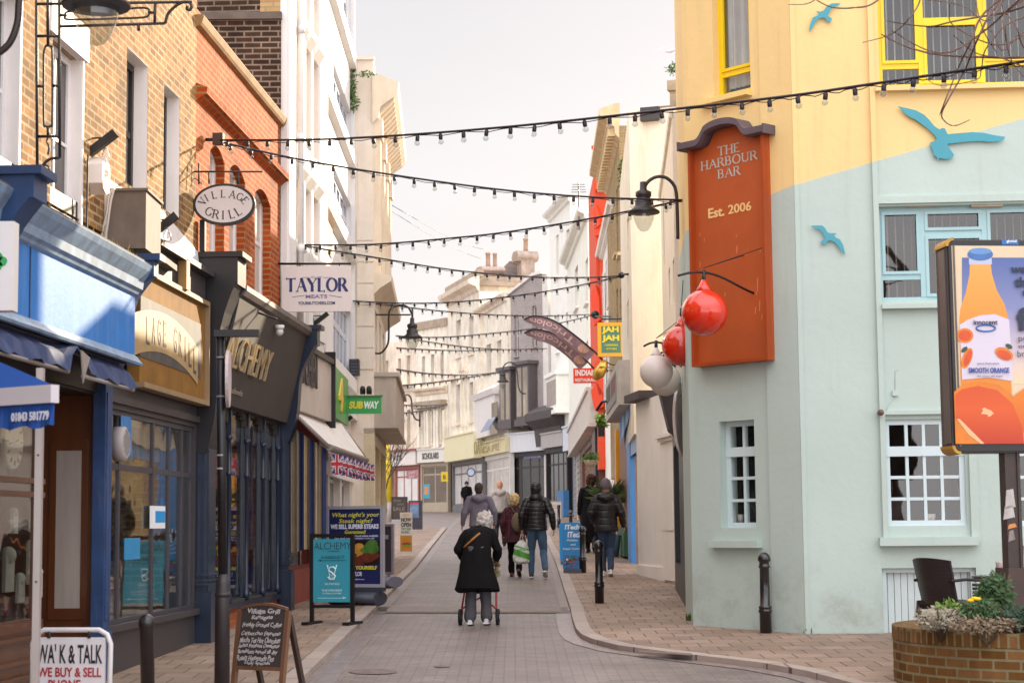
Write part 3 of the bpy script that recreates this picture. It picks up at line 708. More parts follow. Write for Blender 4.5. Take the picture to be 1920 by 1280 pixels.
# frontage below: arches between columns
zsl = WA.px(450, 1122)[1]; zar = WA.px(465, 776)[1]; 
uc = [WA.px(x, 900)[0] for x in (382, 402, 446, 480, 509, 532)]
uc = [uc[0], uc[1] + .1, (uc[1] + uc[2]) / 2 + .35, uc[3], uc[4], uc[5]]
b0_, b1_ = ud(20.6), u25 - .15
ncol = 4; cols = [b0_ + (b1_ - b0_) * i / ncol for i in range(ncol + 1)]
holes = [(cols[i] + .02, cols[i + 1] - .02, zsl, zar) for i in range(ncol)]
s = WA.mb(); wallmesh(s, b0_ - .2, b1_ + .1, zsl - .05, zlow, holes, .05)
for h in holes:
    a, b, t = h[0], h[1], h[3]; n = 10
    for i in range(n):
        xa, xb = a + (b - a) * i / n, a + (b - a) * (i + 1) / n; q = 2 * ((xa + xb) / 2 - a) / (b - a) - 1
        s.box(xa, xb, .002, .048, t - .3 * (1 - math.sqrt(max(0, 1 - q * q))), t + .002)
s.build('shopfront', AG, b2)
for h in holes:
    o = window(WA, b2, h, .03, .02, (), (), NV, GL, name='shop_window')
s = WA.mb(); s.box(b0_ - .2, b1_ + .1, -.04, .15, zsl - .1, zsl - .03); s.build('sill', NV, b2)
s = WA.mb(); s.box(b0_ - .2, b1_ + .1, .02, .15, 0, zsl - .1); s.build('stall_riser', brick('riser_brick', '#b4613a', '#a35232', '#94705a', var=.2), b2)
for c in cols:
    s = WA.mb(); z0 = zsl - .03; H = zar - .42 - z0
    s.lathe([(.045, 0), (.045, .1), (.03, .12), (.036, .16), (.027, .18), (.027, H * .8), (.038, H * .805), (.038, H * .82), (.027, H * .825), (.027, H + .04), (.045, H + .06), (.045, H + .1)], (c, .0, z0), 12)
    s.box(c - .03, c + .03, -.03, .02, z0 + H + .1, zar); s.build('column', NV, b2)
# big end pilasters with slanted consoles
for nm, ul, ur, ytop in (('pilaster', v1 + .02, b0_ - .22, 455), ('pilaster', b1_ + .1, u25 + .13, 610)):
    s = WA.mb(); s.box(ul, ur, -.12, .1, 0, zlow); s.box(ul - .04, ur + .04, -.18, .1, 0, gA(ul) + .55)
    s.box(ul + .03, ur - .03, -.13, -.115, .9, zlow - .3)
    for q in (.62, .66, .72): s.box(ul - .03, ur + .03, -.16, .05, gA(ul) + q, gA(ul) + q + .03)
    s.build(nm, NV, b2)
zk = WA.px(400, 455, .4)[1]
console(WA, b2, v1 + .0, b0_ - .2 - v1, zlow - .6, zk, .12, .42, paint('#1c1a1f', .4, .2), 'console')
console(WA, b2, b1_ + .08, .22, zlow - .25, zhi + .12, .14, .5, NV, 'console')
# interior: dark back wall, display items, counter
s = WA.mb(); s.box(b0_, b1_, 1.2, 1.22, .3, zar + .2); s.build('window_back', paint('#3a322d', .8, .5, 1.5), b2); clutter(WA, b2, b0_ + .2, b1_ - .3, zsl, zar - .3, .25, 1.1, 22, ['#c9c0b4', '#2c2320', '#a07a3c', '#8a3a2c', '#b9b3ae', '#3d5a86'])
s = WA.mb(); s.box(b0_ + .3, b1_ - .2, .3, .9, zsl - .2, zsl + .5); s.build('counter', paint('#33261f', .6, .4), b2)
# --- dark brick side of the tall white building behind the red one
DB = brick('dark_brick', '#4a3a30', '#3a2c25', '#8c7b6b', .24, .08, .012, var=.45, vscale=2, stain='#2b221e')
WS = Wall((-9, 24.93), (lx(24.93) + .015, 24.93))
# --- building 3 : tall white panelled building (Taylor)
u28 = ud(28.3)
b3 = thing('white_building', 'tall building with white painted pilasters, yellow brick panels and dark side wall', 'building', WA.at(u25, gz(25)))
ztop3 = 12.5
def zz(x, y, off=0): return WA.px(x, y, off)[1]
zT1 = WA.px(545, 640)[1]
wins = []
WX = [(544, 553), (560, 568), (575, 584)]
# window rows from the photograph: rows of three, steep in perspective
rows3 = [(WA.px(561, 100)[1] + 1.5, WA.px(561, 100)[1] + 3.2), (WA.px(561, 275)[1], WA.px(561, 95)[1]), (WA.px(561, 460)[1], WA.px(561, 360)[1]), ]
uw = [(WA.px(a, 400)[0], WA.px(b, 400)[0]) for a, b in WX]
for z0, z1 in rows3:
    for a, b in uw: wins.append((a, b, z0, z1))
s = WA.mb(); wallmesh(s, u25, u28, zT1 - .2, ztop3, wins, .3); s.build('wall', brick('pale_brick', '#c9a775', '#b8945f', '#a8977c', var=.2), b3)
shell(WA, b3, u25, u28, 0, ztop3, 9, DB, .3)
WP = paint('#e9e6e4', .5, .05, 2, dirt=.12)
for r in wins: window(WA, b3, r, .14, .06, (), (.5,), paint('#3d3532', .5), GD, .05)
for x0, x1 in ((526, 541), (554.5, 558.5), (569.5, 573.5), (585.5, 597.5)):
    s = WA.mb(); a = WA.px(x0, 400)[0]; b = WA.px(x1, 400)[0]; s.box(a, b, -.09, .01, zT1 - .2, ztop3 - .1); s.box(a + .03, b - .03, -.12, -.085, zT1 + .2, ztop3 - .4); s.build('pilaster', WP, b3)
for z0, z1 in rows3:
    for a, b in uw:
        s = WA.mb(); s.prof([(0, z1 + .02), (-.1, z1 + .06), (-.2, z1 + .2), (-.22, z1 + .28), (0, z1 + .28)], a - .06, b + .06); s.box(a, b, -.1, .02, z0 - .32, z0 - .02); s.build('window_hood', WP, b3)
s = WA.mb(); uq = WA.px(543, 300)[0]; s.tube([(uq, -.16, zT1), (uq, -.16, ztop3)], .045, 8); 
for z in (4, 5.6, 7.2, 8.8): s.tube([(uq, -.16, z), (uq, -.16, z + .12)], .06, 8)
s.build('drainpipe', WP, b3)
# raised rear block seen above the dark brick: parapet and pale brick upper part
s = WS.mb(); L = WS.len
za = WS.px(440, 38)[1]
xa = WS.px(363, 100)[0]
s.box(xa - 1.0, L - .012, -.02, .2, 3, za); s.build('side_wall', DB, b3)
s = WS.mb(); s.box(xa - 1.0, L, -.06, .22, za, za + .1); s.build('coping', paint('#6a6058', .8, .3), b3)
b3b = thing('brick_building', 'pale brick building with white sash window at top, rising behind the dark brick wall', 'building', Vector((-5, 31, gz(31))))
WS2 = Wall((-8.5, 25.6), (lx(25.6) - .25, 25.6))
r = WS2.rect(440, 520, -60, 60); wx = WS2.rect(461, 506, -80, 36)
s = WS2.mb(); wallmesh(s, r[0], r[1] + .02, za - .5, 12.3, [wx], .2); s.build('wall', brick('pale_brick2', '#c4a878', '#b39462', '#a8977c', var=.2), b3b)
window(WS2, b3b, wx, .08, .06, (.5,), (.6,), FW, GD, sill=.05)
# Taylor shop: fascia, awning
k0, k1 = u25 + .15, WA.px(640, 700, .15)[0]
k1 = u28
of = .2
fz0, fz1 = WA.px(580, 775, of)[1], WA.px(580, 660, of)[1]
s = WA.mb(); s.box(u25 + .15, u28, -of, 0, fz0, fz1); fo = s.build('fascia', paint('#cfc4bb', .35, .15, 2, dirt=.2), b3)
fascia_text(WA, fo, 'KITCHEN', 556, 592, 655, 722, of, paint('#4f4744', .6), .03, .01)
s = WA.mb(); s.box(u28 - .07, u28, -of - .06, 0, fz0 - .1, fz1 + .2); s.box(u25 + .15, u28, -of - .05, 0, fz1, fz1 + .08); s.build('fascia_frame', BLACK, b3)
s = WA.mb(); wallmesh(s, u25 + .15, u28, 0, fz0, [(u25 + .5, u28 - .2, 1.1, fz0 - .3)], .2); s.build('shopfront', paint('#96392c', .5, .2, 3), b3)
window(WA, b3, (u25 + .5, u28 - .2, 1.1, fz0 - .3), .1, .05, (.33, .66), (), paint('#7a2c22', .5), GD, name='shop_window')
for x, y in ((524, 700), (560, 720)):
    pass
# floodlights on the Taylor wall
# --- building 4 : white modern block
CX0, CX1 = (-3.02, 28.3), (-3.12, 35.0)
WC = Wall(CX0, CX1)
b4 = thing('white_building', 'white modern block with tall ribbon windows above the green shop signs', 'building', WC.at(0, gz(28.3)))
c_in = []
for yt, yb in ((-120, 45), (160, 245), (345, 430), (560, 690)):
    r = WC.rect(625, 656, yt, yb); c_in.append((r[0], WC.len - .1, r[2], r[3]))
zg = WC.px(630, 740)[1]
s = WC.mb(); wallmesh(s, 0, WC.len, zg, 15, c_in, .3); s.build('wall', WP, b4)
shell(WC, b4, 0, WC.len, 0, 15, 9, WP, .3)
for r in c_in:
    window(WC, b4, r, .08, .08, (.2, .4, .6, .8), (.6,), paint('#c9cdd6', .4), paint('#6d7c95', .1, .3, .6), .12)
s = WC.mb(); s.box(0, .35, -.1, 0, zg, 14.9); s.box(WC.len - .12, WC.len - .02, -.08, 0, zg, 14.9)
for r in c_in: s.prof([(0, r[2] - .35), (-.12, r[2] - .3), (-.12, r[2] - .05), (0, r[2] - .02)], .35, WC.len - .12)
s.build('wall_rib', WP, b4)
r = WC.rect(603, 621, 385, 470); s = WC.mb(); s.box(r[0], r[1], -.02, 0, r[2], r[3]); s.build('cladding_panel', paint('#d9a25b', .7, .2, 2), b4)
r = WC.rect(609, 634, 700, 790); s = WC.mb(); s.box(*r[:2], -.18, 0, r[2], r[3]); fo = s.build('fascia', paint('#3f9a41', .35, .1), b4)
s = WC.mb(); s.glyphs('4', (r[0] + .5, r[0] + 1.3, r[2] + .15, r[3] - .1), -.181, .02, bold=.04); s.build('lettering', paint('#e9c53a', .4), fo)
s = WC.mb(); s.box(0, WC.len, -.12, 0, zg - .25, zg)
s.box(0, WC.len, -.05, .02, 2.55, 2.75); s.build('shop_cornice', WP, b4)
s = WC.mb(); wallmesh(s, 0, WC.len, 0, zg, [(.3, 1.5, .75, 3.0), (1.9, 4.0, .75, 3.0), (4.4, 6.3, .75, 3.0)], .2); s.build('shopfront', paint('#d8d2cc', .5, .1, dirt=.1), b4)
for a, b in ((.3, 1.5), (1.9, 4.0), (4.4, 6.3)): window(WC, b4, (a, b, .75, 3.0), .1, .08, (.5,), (.78,), WHITE, paint('#26314a', .1, .4, 1), .06, name='shop_window')
# --- building 5 : cream stucco building with the heavy cornice
CRM = paint('#e6d9c9', .75, .1, 1.2, bump=.1, dirt=.22, dirtc='#8d7c66'); CRM2 = paint('#e3d3bd', .75, .12, 1.5, bump=.1, dirt=.25, dirtc='#a0875f')
d0 = (-2.68, 35.0); d1 = (-2.94, 42.0)
WDs = Wall((-3.6, 35.0), d0); WD = Wall(d0, d1)
b5 = thing('cream_building', 'cream stucco building with heavy bracketed cornice and projecting box over its shop', 'building', Vector((-3, 36, gz(36))))
zt5 = WDs.px(680, 113)[1]
s = WDs.mb(); s.box(0, WDs.len, 0, .3, 0, zt5); s.build('side_wall', CRM, b5)
s = WDs.mb()
for k in range(9): z = 3.9 + k * .42; s.box(WDs.len - .32, WDs.len + .0, -.03, 0, z, z + .39)
s.box(WDs.len - .40, WDs.len + .02, -.05, .1, zt5, zt5 + .06); s.build('quoin', CRM, b5)
w5 = []
for k in range(3):
    ua_ = .7 + k * 2.15
    w5 += [(ua_, ua_ + 1.1, 6.9, 9.0), (ua_, ua_ + 1.1, 4.75, 6.0)]
s = WD.mb(); wallmesh(s, 0, WD.len, 3.5, 10.2, w5, .3); s.build('wall', CRM, b5)
shell(WD, b5, 0, WD.len, 0, 10.2, 3, CRM, .3)
for r in w5: window(WD, b5, r, .14, .07, (.5,), (.5,), WHITE, GD, .05)
for k in range(4): s = WD.mb(); x = .12 + k * 2.15; s.box(x, x + .4, -.14, 0, 6.6, 9.6); s.box(x - .05, x + .45, -.18, 0, 9.3, 9.7); s.build('pilaster', CRM2, b5)
cornice(WD, b5, -.05, WD.len, 9.6, CRM2, ((0, 0), (.1, .1), (.14, .3), (.4, .5), (.48, .6), (.5, .8), (.1, .95)))
s = WD.mb(); n = 16
for k in range(n): x = .1 + k * (WD.len - .2) / n; s.prof([(0, 9.75), (-.12, 9.78), (-.4, 10.06), (-.4, 10.14), (0, 10.14)], x, x + .18)
s.build('bracket', CRM2, b5)
s = WD.mb(); s.box(0.3, WD.len, .0, .25, 10.5, 10.9); s.build('parapet', CRM, b5)
cornice(WD, b5, -.02, WD.len, 6.2, CRM2, ((0, 0), (.05, .05), (.12, .12), (.34, .26), (.36, .36), (.05, .42)), 'string_course')
s = WD.mb(); s.box(.05, WD.len + .2, -.42, 0, 3.65, 4.6); s.box(0, WD.len + .25, -.48, 0, 4.6, 4.68); s.box(0, WD.len + .25, -.46, 0, 3.6, 3.66); s.build('shop_sign_box', paint('#b8ab9d', .6, .25, 1.5, stretch=(1, 1, .4), dirt=.3), b5)
s = WD.mb(); wallmesh(s, 0, WD.len, 0, 3.6, [(.5, 3.0, 1.3, 3.3), (3.5, 6.6, 1.3, 3.3)], .2); s.build('shopfront', paint('#cdbd9c', .6, .15), b5)
for a, b in ((.5, 3.0), (3.5, 6.6)): window(WD, b5, (a, b, 1.3, 3.3), .08, .07, (.33, .66), (.75,), paint('#c4ad72', .5), paint('#b9a98a', .1, .35, 1), .06, name='shop_window')
# greenery growing on ledges
LEAF = paint('#4f6a2a', .8, .4, 9); LEAF2 = paint('#6e7f3f', .8, .4, 9); MOSS = paint('#6d6c3c', .95, .5, 12)
def leaves(mb, c, rx, ry, rz, n, sz, m=0):
    for i in range(n):
        while True:
            p = Vector((rnd.uniform(-1, 1), rnd.uniform(-1, 1), rnd.uniform(-1, 1)))
            if p.length < 1: break
        q = Vector(c) + Vector((p.x * rx, p.y * ry, p.z * rz))
        a = Vector((rnd.gauss(0, 1), rnd.gauss(0, 1), rnd.gauss(0, 1))).normalized(); b = a.orthogonal().normalized(); e = sz * rnd.uniform(.5, 1.3)
        mb.add([q, q + a * e * .5 + b * e * .25, q + a * e, q + a * e * .5 - b * e * .25], [(0, 1, 2, 3)], m)
def tuft(label, c, rx, ry, rz, n, sz, mat=None, group=None):
    c = Vector(c); s = MB(); leaves(s, c, rx, ry, rz, n, sz); t = thing('wall_plant', label, 'plant', c, group); s.build('foliage', mat or LEAF, t); return t
tuft('green weed hanging in the corner above the cream building', D(660, 150, 34.8), .06, .1, .35, 120, .09)
tuft('bushy green weed halfway down the cream side wall', D(662, 190, 34.8), .10, .12, .22, 120, .09)
tuft('small weed along the ledge at top of the cream building', D(688, 138, 34.7), .2, .1, .06, 80, .07)
# ------------------------------------------------------------ the far side of the bend and the right row
def P(px, d): p = CAM + ray(px, 985) * d; return (p.x, p.y)
def mkwall(pa, da, pb, db): return Wall(P(pa, da), P(pb, db))
def terrace(name, label, W, u0, u1, ztop, mat, wins, depth=6, corn=None, trim=None, shopz=None, shopm=None, wm=None, gm=None, cprof=None, pane=None, sills=True, y=.14):
    b = thing(name, label, 'building', W.at((u0 + u1) / 2, W.g((u0 + u1) / 2)))
    s = W.mb(); zb = (shopz if shopz else 0)
    wallmesh(s, u0, u1, zb, ztop, wins, .3); s.build('wall', mat, b)
    shell(W, b, u0, u1, 0, ztop, depth, mat, .3)
    trim = trim or mat
    for r in wins: window(W, b, r, y, .06, (), (.5,), wm or WHITE, pane or gm or GD, .05, sill=.12 if sills else 0, sillm=trim)
    if corn is not None: cornice(W, b, u0, u1, corn, trim, cprof or ((0, 0), (.1, .05), (.14, .2), (.35, .3), (.4, .42), (.1, .5)))
    return b
E_ = paint('#e6d6c2', .8, .22, 1.0, bump=.1, dirt=.7, dirtc='#8a7360'); E2_ = paint('#eee1d0', .8, .2, 1.2, bump=.1, dirt=.65, dirtc='#937d68')
STN = paint('#a89683', .85, .25, 2, dirt=.4)
# E1a / E1b
WE = mkwall(600, 126, 842, 113)
def wr(W, *L): return [W.rect(*l) for l in L]
ue0 = WE.px(781, 800)[0]
e1 = terrace('terraced_building', 'far cream terrace front with tall arched windows at left of the bend', WE, 0, ue0, WE.px(750, 640)[1], E_, wr(WE, (700, 706, 680, 735), (722, 728, 676, 734), (746, 752, 672, 732), (763, 769, 666, 724), (742, 748, 770, 838), (763, 770, 768, 840)), corn=WE.px(760, 735)[1], trim=E2_, shopz=WE.px(760, 845)[1], y=.25, pane=paint('#655a4b', .2, .3, 1))
e1b = terrace('terraced_building', 'far cream terrace front with grouped windows and mossy hood above a white shop', WE, ue0, WE.px(840, 800)[0], WE.px(810, 610)[1], E2_, wr(WE, (791, 797, 668, 718), (808, 814, 664, 716), (826, 832, 660, 713), (792, 799, 771, 836), (810, 817, 768, 832), (827, 833, 765, 830)), corn=WE.px(810, 740)[1], trim=E_, shopz=WE.px(810, 840)[1], y=.25, pane=paint('#4a423c', .2, .3, 1))
r = WE.rect(782, 838, 752, 764); s = WE.mb(); s.box(r[0], r[1], -.5, 0, r[2], r[3]); s.build('window_hood', STN, e1b)
s = WE.mb(); z = WE.px(810, 615)[1]; s.box(ue0, WE.px(840, 800)[0], -.1, .3, z, z + .5); s.build('parapet', STN, e1b)
for x in (789, 801, 806, 819, 824, 836):
    q = WE.px(x, 800)[0]; s = WE.mb(); s.box(q - .12, q + .12, -.2, 0, WE.px(x, 838)[1], WE.px(x, 768)[1]); s.build('pilaster', E2_, e1b)
def shop(W, par, xl, xr, yft, yfb, fm, gmx=GD, frame=None, txt=None, tm=None, n=3, proj=.25, ybase=None, door=False):
    """fascia board plus glazed shopfront underneath"""
    r = W.rect(xl, xr, yft, yfb, proj); s = W.mb(); s.box(r[0], r[1], -proj, 0, r[2], r[3]); s.box(r[0], r[1], -proj - .06, 0, r[3], r[3] + .08); f = s.build('fascia', fm, par)
    if txt:
        s = W.mb(); L = r[1] - r[0]; s.glyphs(txt, (r[0] + L * .2, r[1] - L * .2, r[2] + (r[3] - r[2]) * .25, r[3] - (r[3] - r[2]) * .25), -proj - .002, .03, bold=.02); s.build('lettering', tm or BLACK, f)
    zb = W.g(r[0]) - .3; s = W.mb(); st = W.g((r[0] + r[1]) / 2) + .45
    wallmesh(s, r[0], r[1], zb, r[2], [(r[0] + .15, r[1] - .15, st, r[2] - .25)], .25); s.build('shopfront', frame or STN, par)
    window(W, par, (r[0] + .15, r[1] - .15, st, r[2] - .25), .1, .08, [i / n for i in range(1, n)], (.78,), frame or WHITE, gmx, .1, name='shop_window')
    return f
shop(WE, e1, 733, 779, 846, 872, paint('#d9d0ca', .5, .06, dirt=.1), paint('#d6d2cc', .3, .15, 2), paint('#9a5f58', .6))
r = WE.rect(700, 780, 843, 847, .3); s = WE.mb(); s.box(r[0], r[1], -.35, 0, r[2], r[3]); s.build('red_trim', paint('#93524c', .6), e1)
shop(WE, e1b, 782, 833, 842, 866, paint('#d8d3cb', .5, .06, dirt=.1), paint('#6f6154', .3, .3, 1), paint('#a89a86', .6), 'SCHOLARS', paint('#5a5750'), 2)
# passage-like front beneath the white shop sign
s = WE.mb(); r = WE.rect(842, 842, 880, 955)
# E2: tall cream with parapet
W2_ = mkwall(842, 113, 902, 105)
e2 = terrace('terraced_building', 'tall far cream building with mossy parapet, pedimented windows and pale yellow shop sign', W2_, 0, W2_.len, W2_.px(872, 560)[1], E2_, wr(W2_, (855, 864, 600, 670), (879, 888, 593, 664), (855, 864, 720, 795), (880, 889, 716, 791)), corn=W2_.px(872, 560)[1], trim=E_, shopz=W2_.px(870, 820)[1], y=.28, pane=paint('#574d46', .2, .3, 1), cprof=((0, 0), (.12, .1), (.2, .3), (.6, .45), (.65, .7), (.2, .9)))
for x, y in ((849, 703), (872, 697)):
    a, z = W2_.px(x, y); w_ = .75; s = W2_.mb(); s.prism([(a - .3, z), (a + w_ * 1.35, z), (a + w_ * .52, z + .75)], -.35, 0); s.box(a - .3, a + w_ * 1.35, -.3, 0, z - .35, z); s.build('pediment', E_, e2)
s = W2_.mb(); z = W2_.px(872, 560)[1] + .9; s.box(-.3, W2_.len, -.1, .3, z, z + .4); s.build('parapet', STN, e2)
for x in (850, 868, 874, 893):
    q = W2_.px(x, 760)[0]; s = W2_.mb(); s.box(q - .14, q + .14, -.14, 0, W2_.px(x, 800)[1], W2_.px(x, 712)[1]); s.build('pilaster', E2_, e2)
shop(W2_, e2, 833, 888, 816, 862, paint('#ddd3ac', .5, .06, dirt=.1, dirtc='#b8a878'), paint('#c9c6c4', .2, .2, 2), paint('#6d6a6c', .6), None, n=4, proj=.5)
fascia_text(W2_, e2, 'DAYS', 890, 908, 826, 850, .52, paint('#8d8254'), .03)
# return wall of E2 above the lower neighbour, with roof and chimneys
W3 = mkwall(902, 106, 955, 98); zlow3 = W3.px(928, 572)[1]
WR = Wall(P(899, 107), (P(899, 107)[0] + 3.2, P(899, 107)[1] + 1.2))
s = WR.mb(); zr = WR.px(940, 560)[1]; zt = WR.px(940, 537)[1]; s.box(0, 2.75, .05, .5, zr - 2.6, zt); s.build('return_wall', E_, e2)
s = WR.mb(); s.box(-.4, 2.85, -.25, .4, zt, zt + .25); s.box(-.3, 2.8, -.15, .4, zt + .25, zt + .55); s.build('parapet', STN, e2)
s = WR.mb(); a = WR.px(935, 500)[0]; b = WR.px(1035, 500)[0]; t_ = WR.px(985, 480)[1]; c = (a + b) / 2
s.add([(a, .6, zt), (b, .6, zt), (b, 4, zt), (a, 4, zt), (c - .2, 2.2, t_), (c + .2, 2.2, t_)], [(0, 1, 5, 4), (1, 2, 5), (2, 3, 4, 5), (3, 0, 4)]); s.build('roof', paint('#6b5e58', .8, .3, 3), e2)
def chimney(par, W, xl, xr, yt, yb, mat, pots, ptm, y=.6, cap=True):
    r = W.rect(xl, xr, yt, yb); u0, u1, z0, z1 = r; s = W.mb(); e = (u1 - u0) * .22
    s.box(u0 + e, u1 - e, y, y + (u1 - u0) * .6, z0 - 1, z0 + (z1 - z0) * .55)
    h = z1 - z0; s.prof([(y - .02, z0 + h * .55), (y - .2, z0 + h * .7), (y - .2, z0 + h * .8), (y, z1), (y + (u1 - u0) * .5, z1), (y + (u1 - u0) * .7, z0 + h * .8), (y + (u1 - u0) * .7, z0 + h * .7), (y + (u1 - u0) * .6, z0 + h * .55)], u0, u1)
    o = s.build('chimney', mat, par)
    for x, yt2, w_ in pots:
        q = W.px(x, yt2)[0]; zt2 = W.px(x, yt2)[1]; s = W.mb(); s.lathe([(w_, z1 - .1), (w_ * .85, z1 + .2), (w_ * .8, zt2 - .12), (w_, zt2 - .1), (w_, zt2)], (q, y + .25, 0), 10); s.build('chimney_pot', ptm, o)
CHM = paint('#a8958a', .85, .35, 2, dirt=.6, dirtc='#7c6f3a')
chimney(e2, WR, 908, 952, 497, 524, CHM, ((924, 470, .17), (937, 471, .15)), paint('#a58773', .8, .2))
chimney(e2, WR, 976, 1015, 468, 510, CHM, ((995, 443, .17),), paint('#a58773', .8, .2))
s = WR.mb(); r = WR.rect(984, 1009, 482, 545); s.box(r[0], r[1], .55, 1.3, r[2] - .5, r[3]); s.build('chimney_stack', CHM, e2)
# E3
e3 = terrace('terraced_building', 'low cream building with mossy eaves and a bay window whose casement is propped open', W3, 0, W3.len, zlow3, E2_, wr(W3, (912, 921, 645, 700), (932, 940, 638, 692)), corn=zlow3 - .2, trim=E_, shopz=W3.px(928, 825)[1], y=.25, pane=paint('#5d534c', .2, .3, 1))
r = W3.rect(906, 944, 745, 818); s = W3.mb(); s.box(r[0], r[1], -.5, 0, r[2], r[3]); s.prof([(0, r[3]), (-.6, r[3]), (-.7, r[3] + .3), (-.5, r[3] + .35), (0, r[3] + .7)], r[0] - .2, r[1] + .2); bay = s.build('bay_window', WHITE, e3)
r2 = W3.rect(922, 933, 754, 781, .5); s = W3.mb(); s.box(*r2[:2], -.512, -.5, r2[2], r2[3]); r3 = W3.rect(920, 934, 784, 813, .5); s.box(*r3[:2], -.512, -.5, r3[2], r3[3]); s.build('pane', GD, bay)
s = W3.mb(); a, b, c, d = W3.rect(918, 932, 784, 812, .5); s.add([(a, -.55, d), (b, -.55, d), (b, -1.0, c + .1), (a, -1.0, c + .1), (a, -.59, d), (b, -.59, d), (b, -1.04, c + .1), (a, -1.04, c + .1)], [(0, 1, 2, 3), (7, 6, 5, 4), (3, 2, 6, 7), (0, 3, 7, 4), (1, 5, 6, 2)]); s.build('open_casement', paint('#6f8db5', .1, .2), bay)
s = W3.mb(); q = W3.rect(904, 952, 738, 742); s.prof([(0, q[2]), (-.3, q[2] + .1), (-.3, q[3] + .1), (0, q[3] + .2)], 0, W3.len); s.build('string_course', E_, e3)
shop(W3, e3, 894, 947, 828, 852, paint('#d5c79c', .5, .06, dirt=.1), paint('#cfc8c0', .2, .3, 1), paint('#d9d4cd', .6), 'CAFE', paint('#b6a877'), 3)
# F grey painted brick
GB = brick('grey_painted_brick', '#aca3a0', '#a19895', '#8a807e', .3, .1, .012, var=.12)
WFw = mkwall(952, 98.5, 1021, 95.2)
f_ = terrace('terraced_building', 'dark grey painted brick building with two glazed bay windows over a white shop sign', WFw, 0, WFw.len, WFw.px(985, 552)[1], GB, wr(WFw, (965, 972, 590, 668), (998, 1006, 573, 650)), corn=None, shopz=WFw.px(985, 800)[1], sills=True, pane=paint('#39353a', .2, .2))
s = WFw.mb(); z = WFw.px(985, 552)[1]; s.prism([(0, z), (WFw.len, z), (WFw.len, z + .9), (WFw.len * .8, z + .9), (0, z + .02)], 0, .3); s.build('parapet', GB, f_)
s = WFw.mb(); s.prism([(-.1, z + .02), (WFw.len * .8, z + .9), (WFw.len + .1, z + .9), (WFw.len + .1, z + 1.05), (WFw.len * .78, z + 1.05), (-.1, z + .15)], -.12, .3); s.build('coping', WHITE, f_)
for xl, xr, yt, yb in ((953, 974, 695, 792), (984, 1008, 684, 786)):
    r = WFw.rect(xl, xr, yt, yb); s = WFw.mb(); s.box(r[0], r[1], -.55, 0, r[2], r[3]); s.box(r[0] - .1, r[1] + .1, -.62, 0, r[2] - .35, r[2]); s.box(r[0] - .15, r[1] + .15, -.7, 0, r[3], r[3] + .18); o = s.build('bay_window', paint('#5a5253', .5), f_)
    s = WFw.mb(); L = (r[1] - r[0])
    for k in range(2):
        a = r[0] + .1 + k * L / 2; s.box(a, a + L / 2 - .2, -.56, -.55, r[2] + .15, r[3] - .15)
    s.build('pane', paint('#a39684', .15, .6, 1.2, stretch=(1, 1, .3)), o)
shop(WFw, f_, 948, 1019, 812, 846, paint('#cfd0d4', .4, .06, dirt=.1), GD, paint('#3a3536', .5), None, n=4)
s = WFw.mb(); r = WFw.rect(980, 1012, 848, 858, .0); s.box(*r[:2], .08, .1, r[2], r[3]); s.build('painted_glow', paint('#8a7bb0', .3, .3), f_)  # purple shop light put in as paint colour
s = WFw.mb(); zt = WFw.px(1020, 545)[1]; s.box(WFw.len, WFw.len + .55, .02, .3, 0, zt + .8); s.build('painted_pier', paint('#d5cfc9', .7, .1, 2, dirt=.15), f_)
# red pot + further stacks
# G
WTF = paint('#f4ece4', .7, .08, 1.3, dirt=.2, dirtc='#a39182')
WG = mkwall(1037, 94.5, 1078, 88)
g_ = terrace('terraced_building', 'tall slim white rendered building at the bend, windows in its front', WG, 0, WG.len, WG.px(1056, 383)[1], WTF, wr(WG, (1043, 1048, 440, 520), (1062, 1068, 430, 515), (1043, 1049, 590, 660), (1061, 1067, 585, 655)), corn=WG.px(1056, 392)[1], shopz=WG.px(1056, 800)[1], depth=5)
r = WG.rect(1046, 1066, 706, 770); s = WG.mb(); s.box(r[0], r[1], -.6, 0, r[2], r[3]); s.box(r[0] - .1, r[1] + .1, -.7, 0, r[2] - .2, r[2]); s.box(r[0] - .1, r[1] + .1, -.7, 0, r[3], r[3] + .2); o = s.build('bay_window', WTF, g_)
s = WG.mb(); s.box(r[0] + .15, r[1] - .15, -.612, -.6, r[2] + .25, r[3] - .2); s.build('pane', paint('#a59b94', .2, .2), o)
gs = [P(1008, 95), P(1060, 90.5)]
WG2 = Wall(*gs)
s = WG2.mb(); zc = WG2.px(1040, 800)[1]; s.prof([(0, zc - .9), (-.1, zc - .9), (-.2, zc), (-.7, zc + .4), (-.7, zc + .8), (0, zc + 1.2)], .2, WG2.len); s.build('shop_cornice', paint('#4a4443', .6, .3), g_)
shop(WG2, g_, 1014, 1054, 812, 838, paint('#a9a3a0', .5, .1), GD, paint('#2b2628', .5), None, n=4)
WG3 = mkwall(1054, 92, 1079, 88.5)
shop(WG3, g_, 1055, 1073, 800, 844, paint('#c3cbd8', .4, .06), GD, paint('#5f93c0', .5, .2), None, n=3, proj=.5)
s = WG3.mb(); q = WG3.g(1); s.box(.3, 2.0, -.3, 0, q, q + 1.3); s.build('stall_riser', paint('#3f74a8', .5, .2), g_)
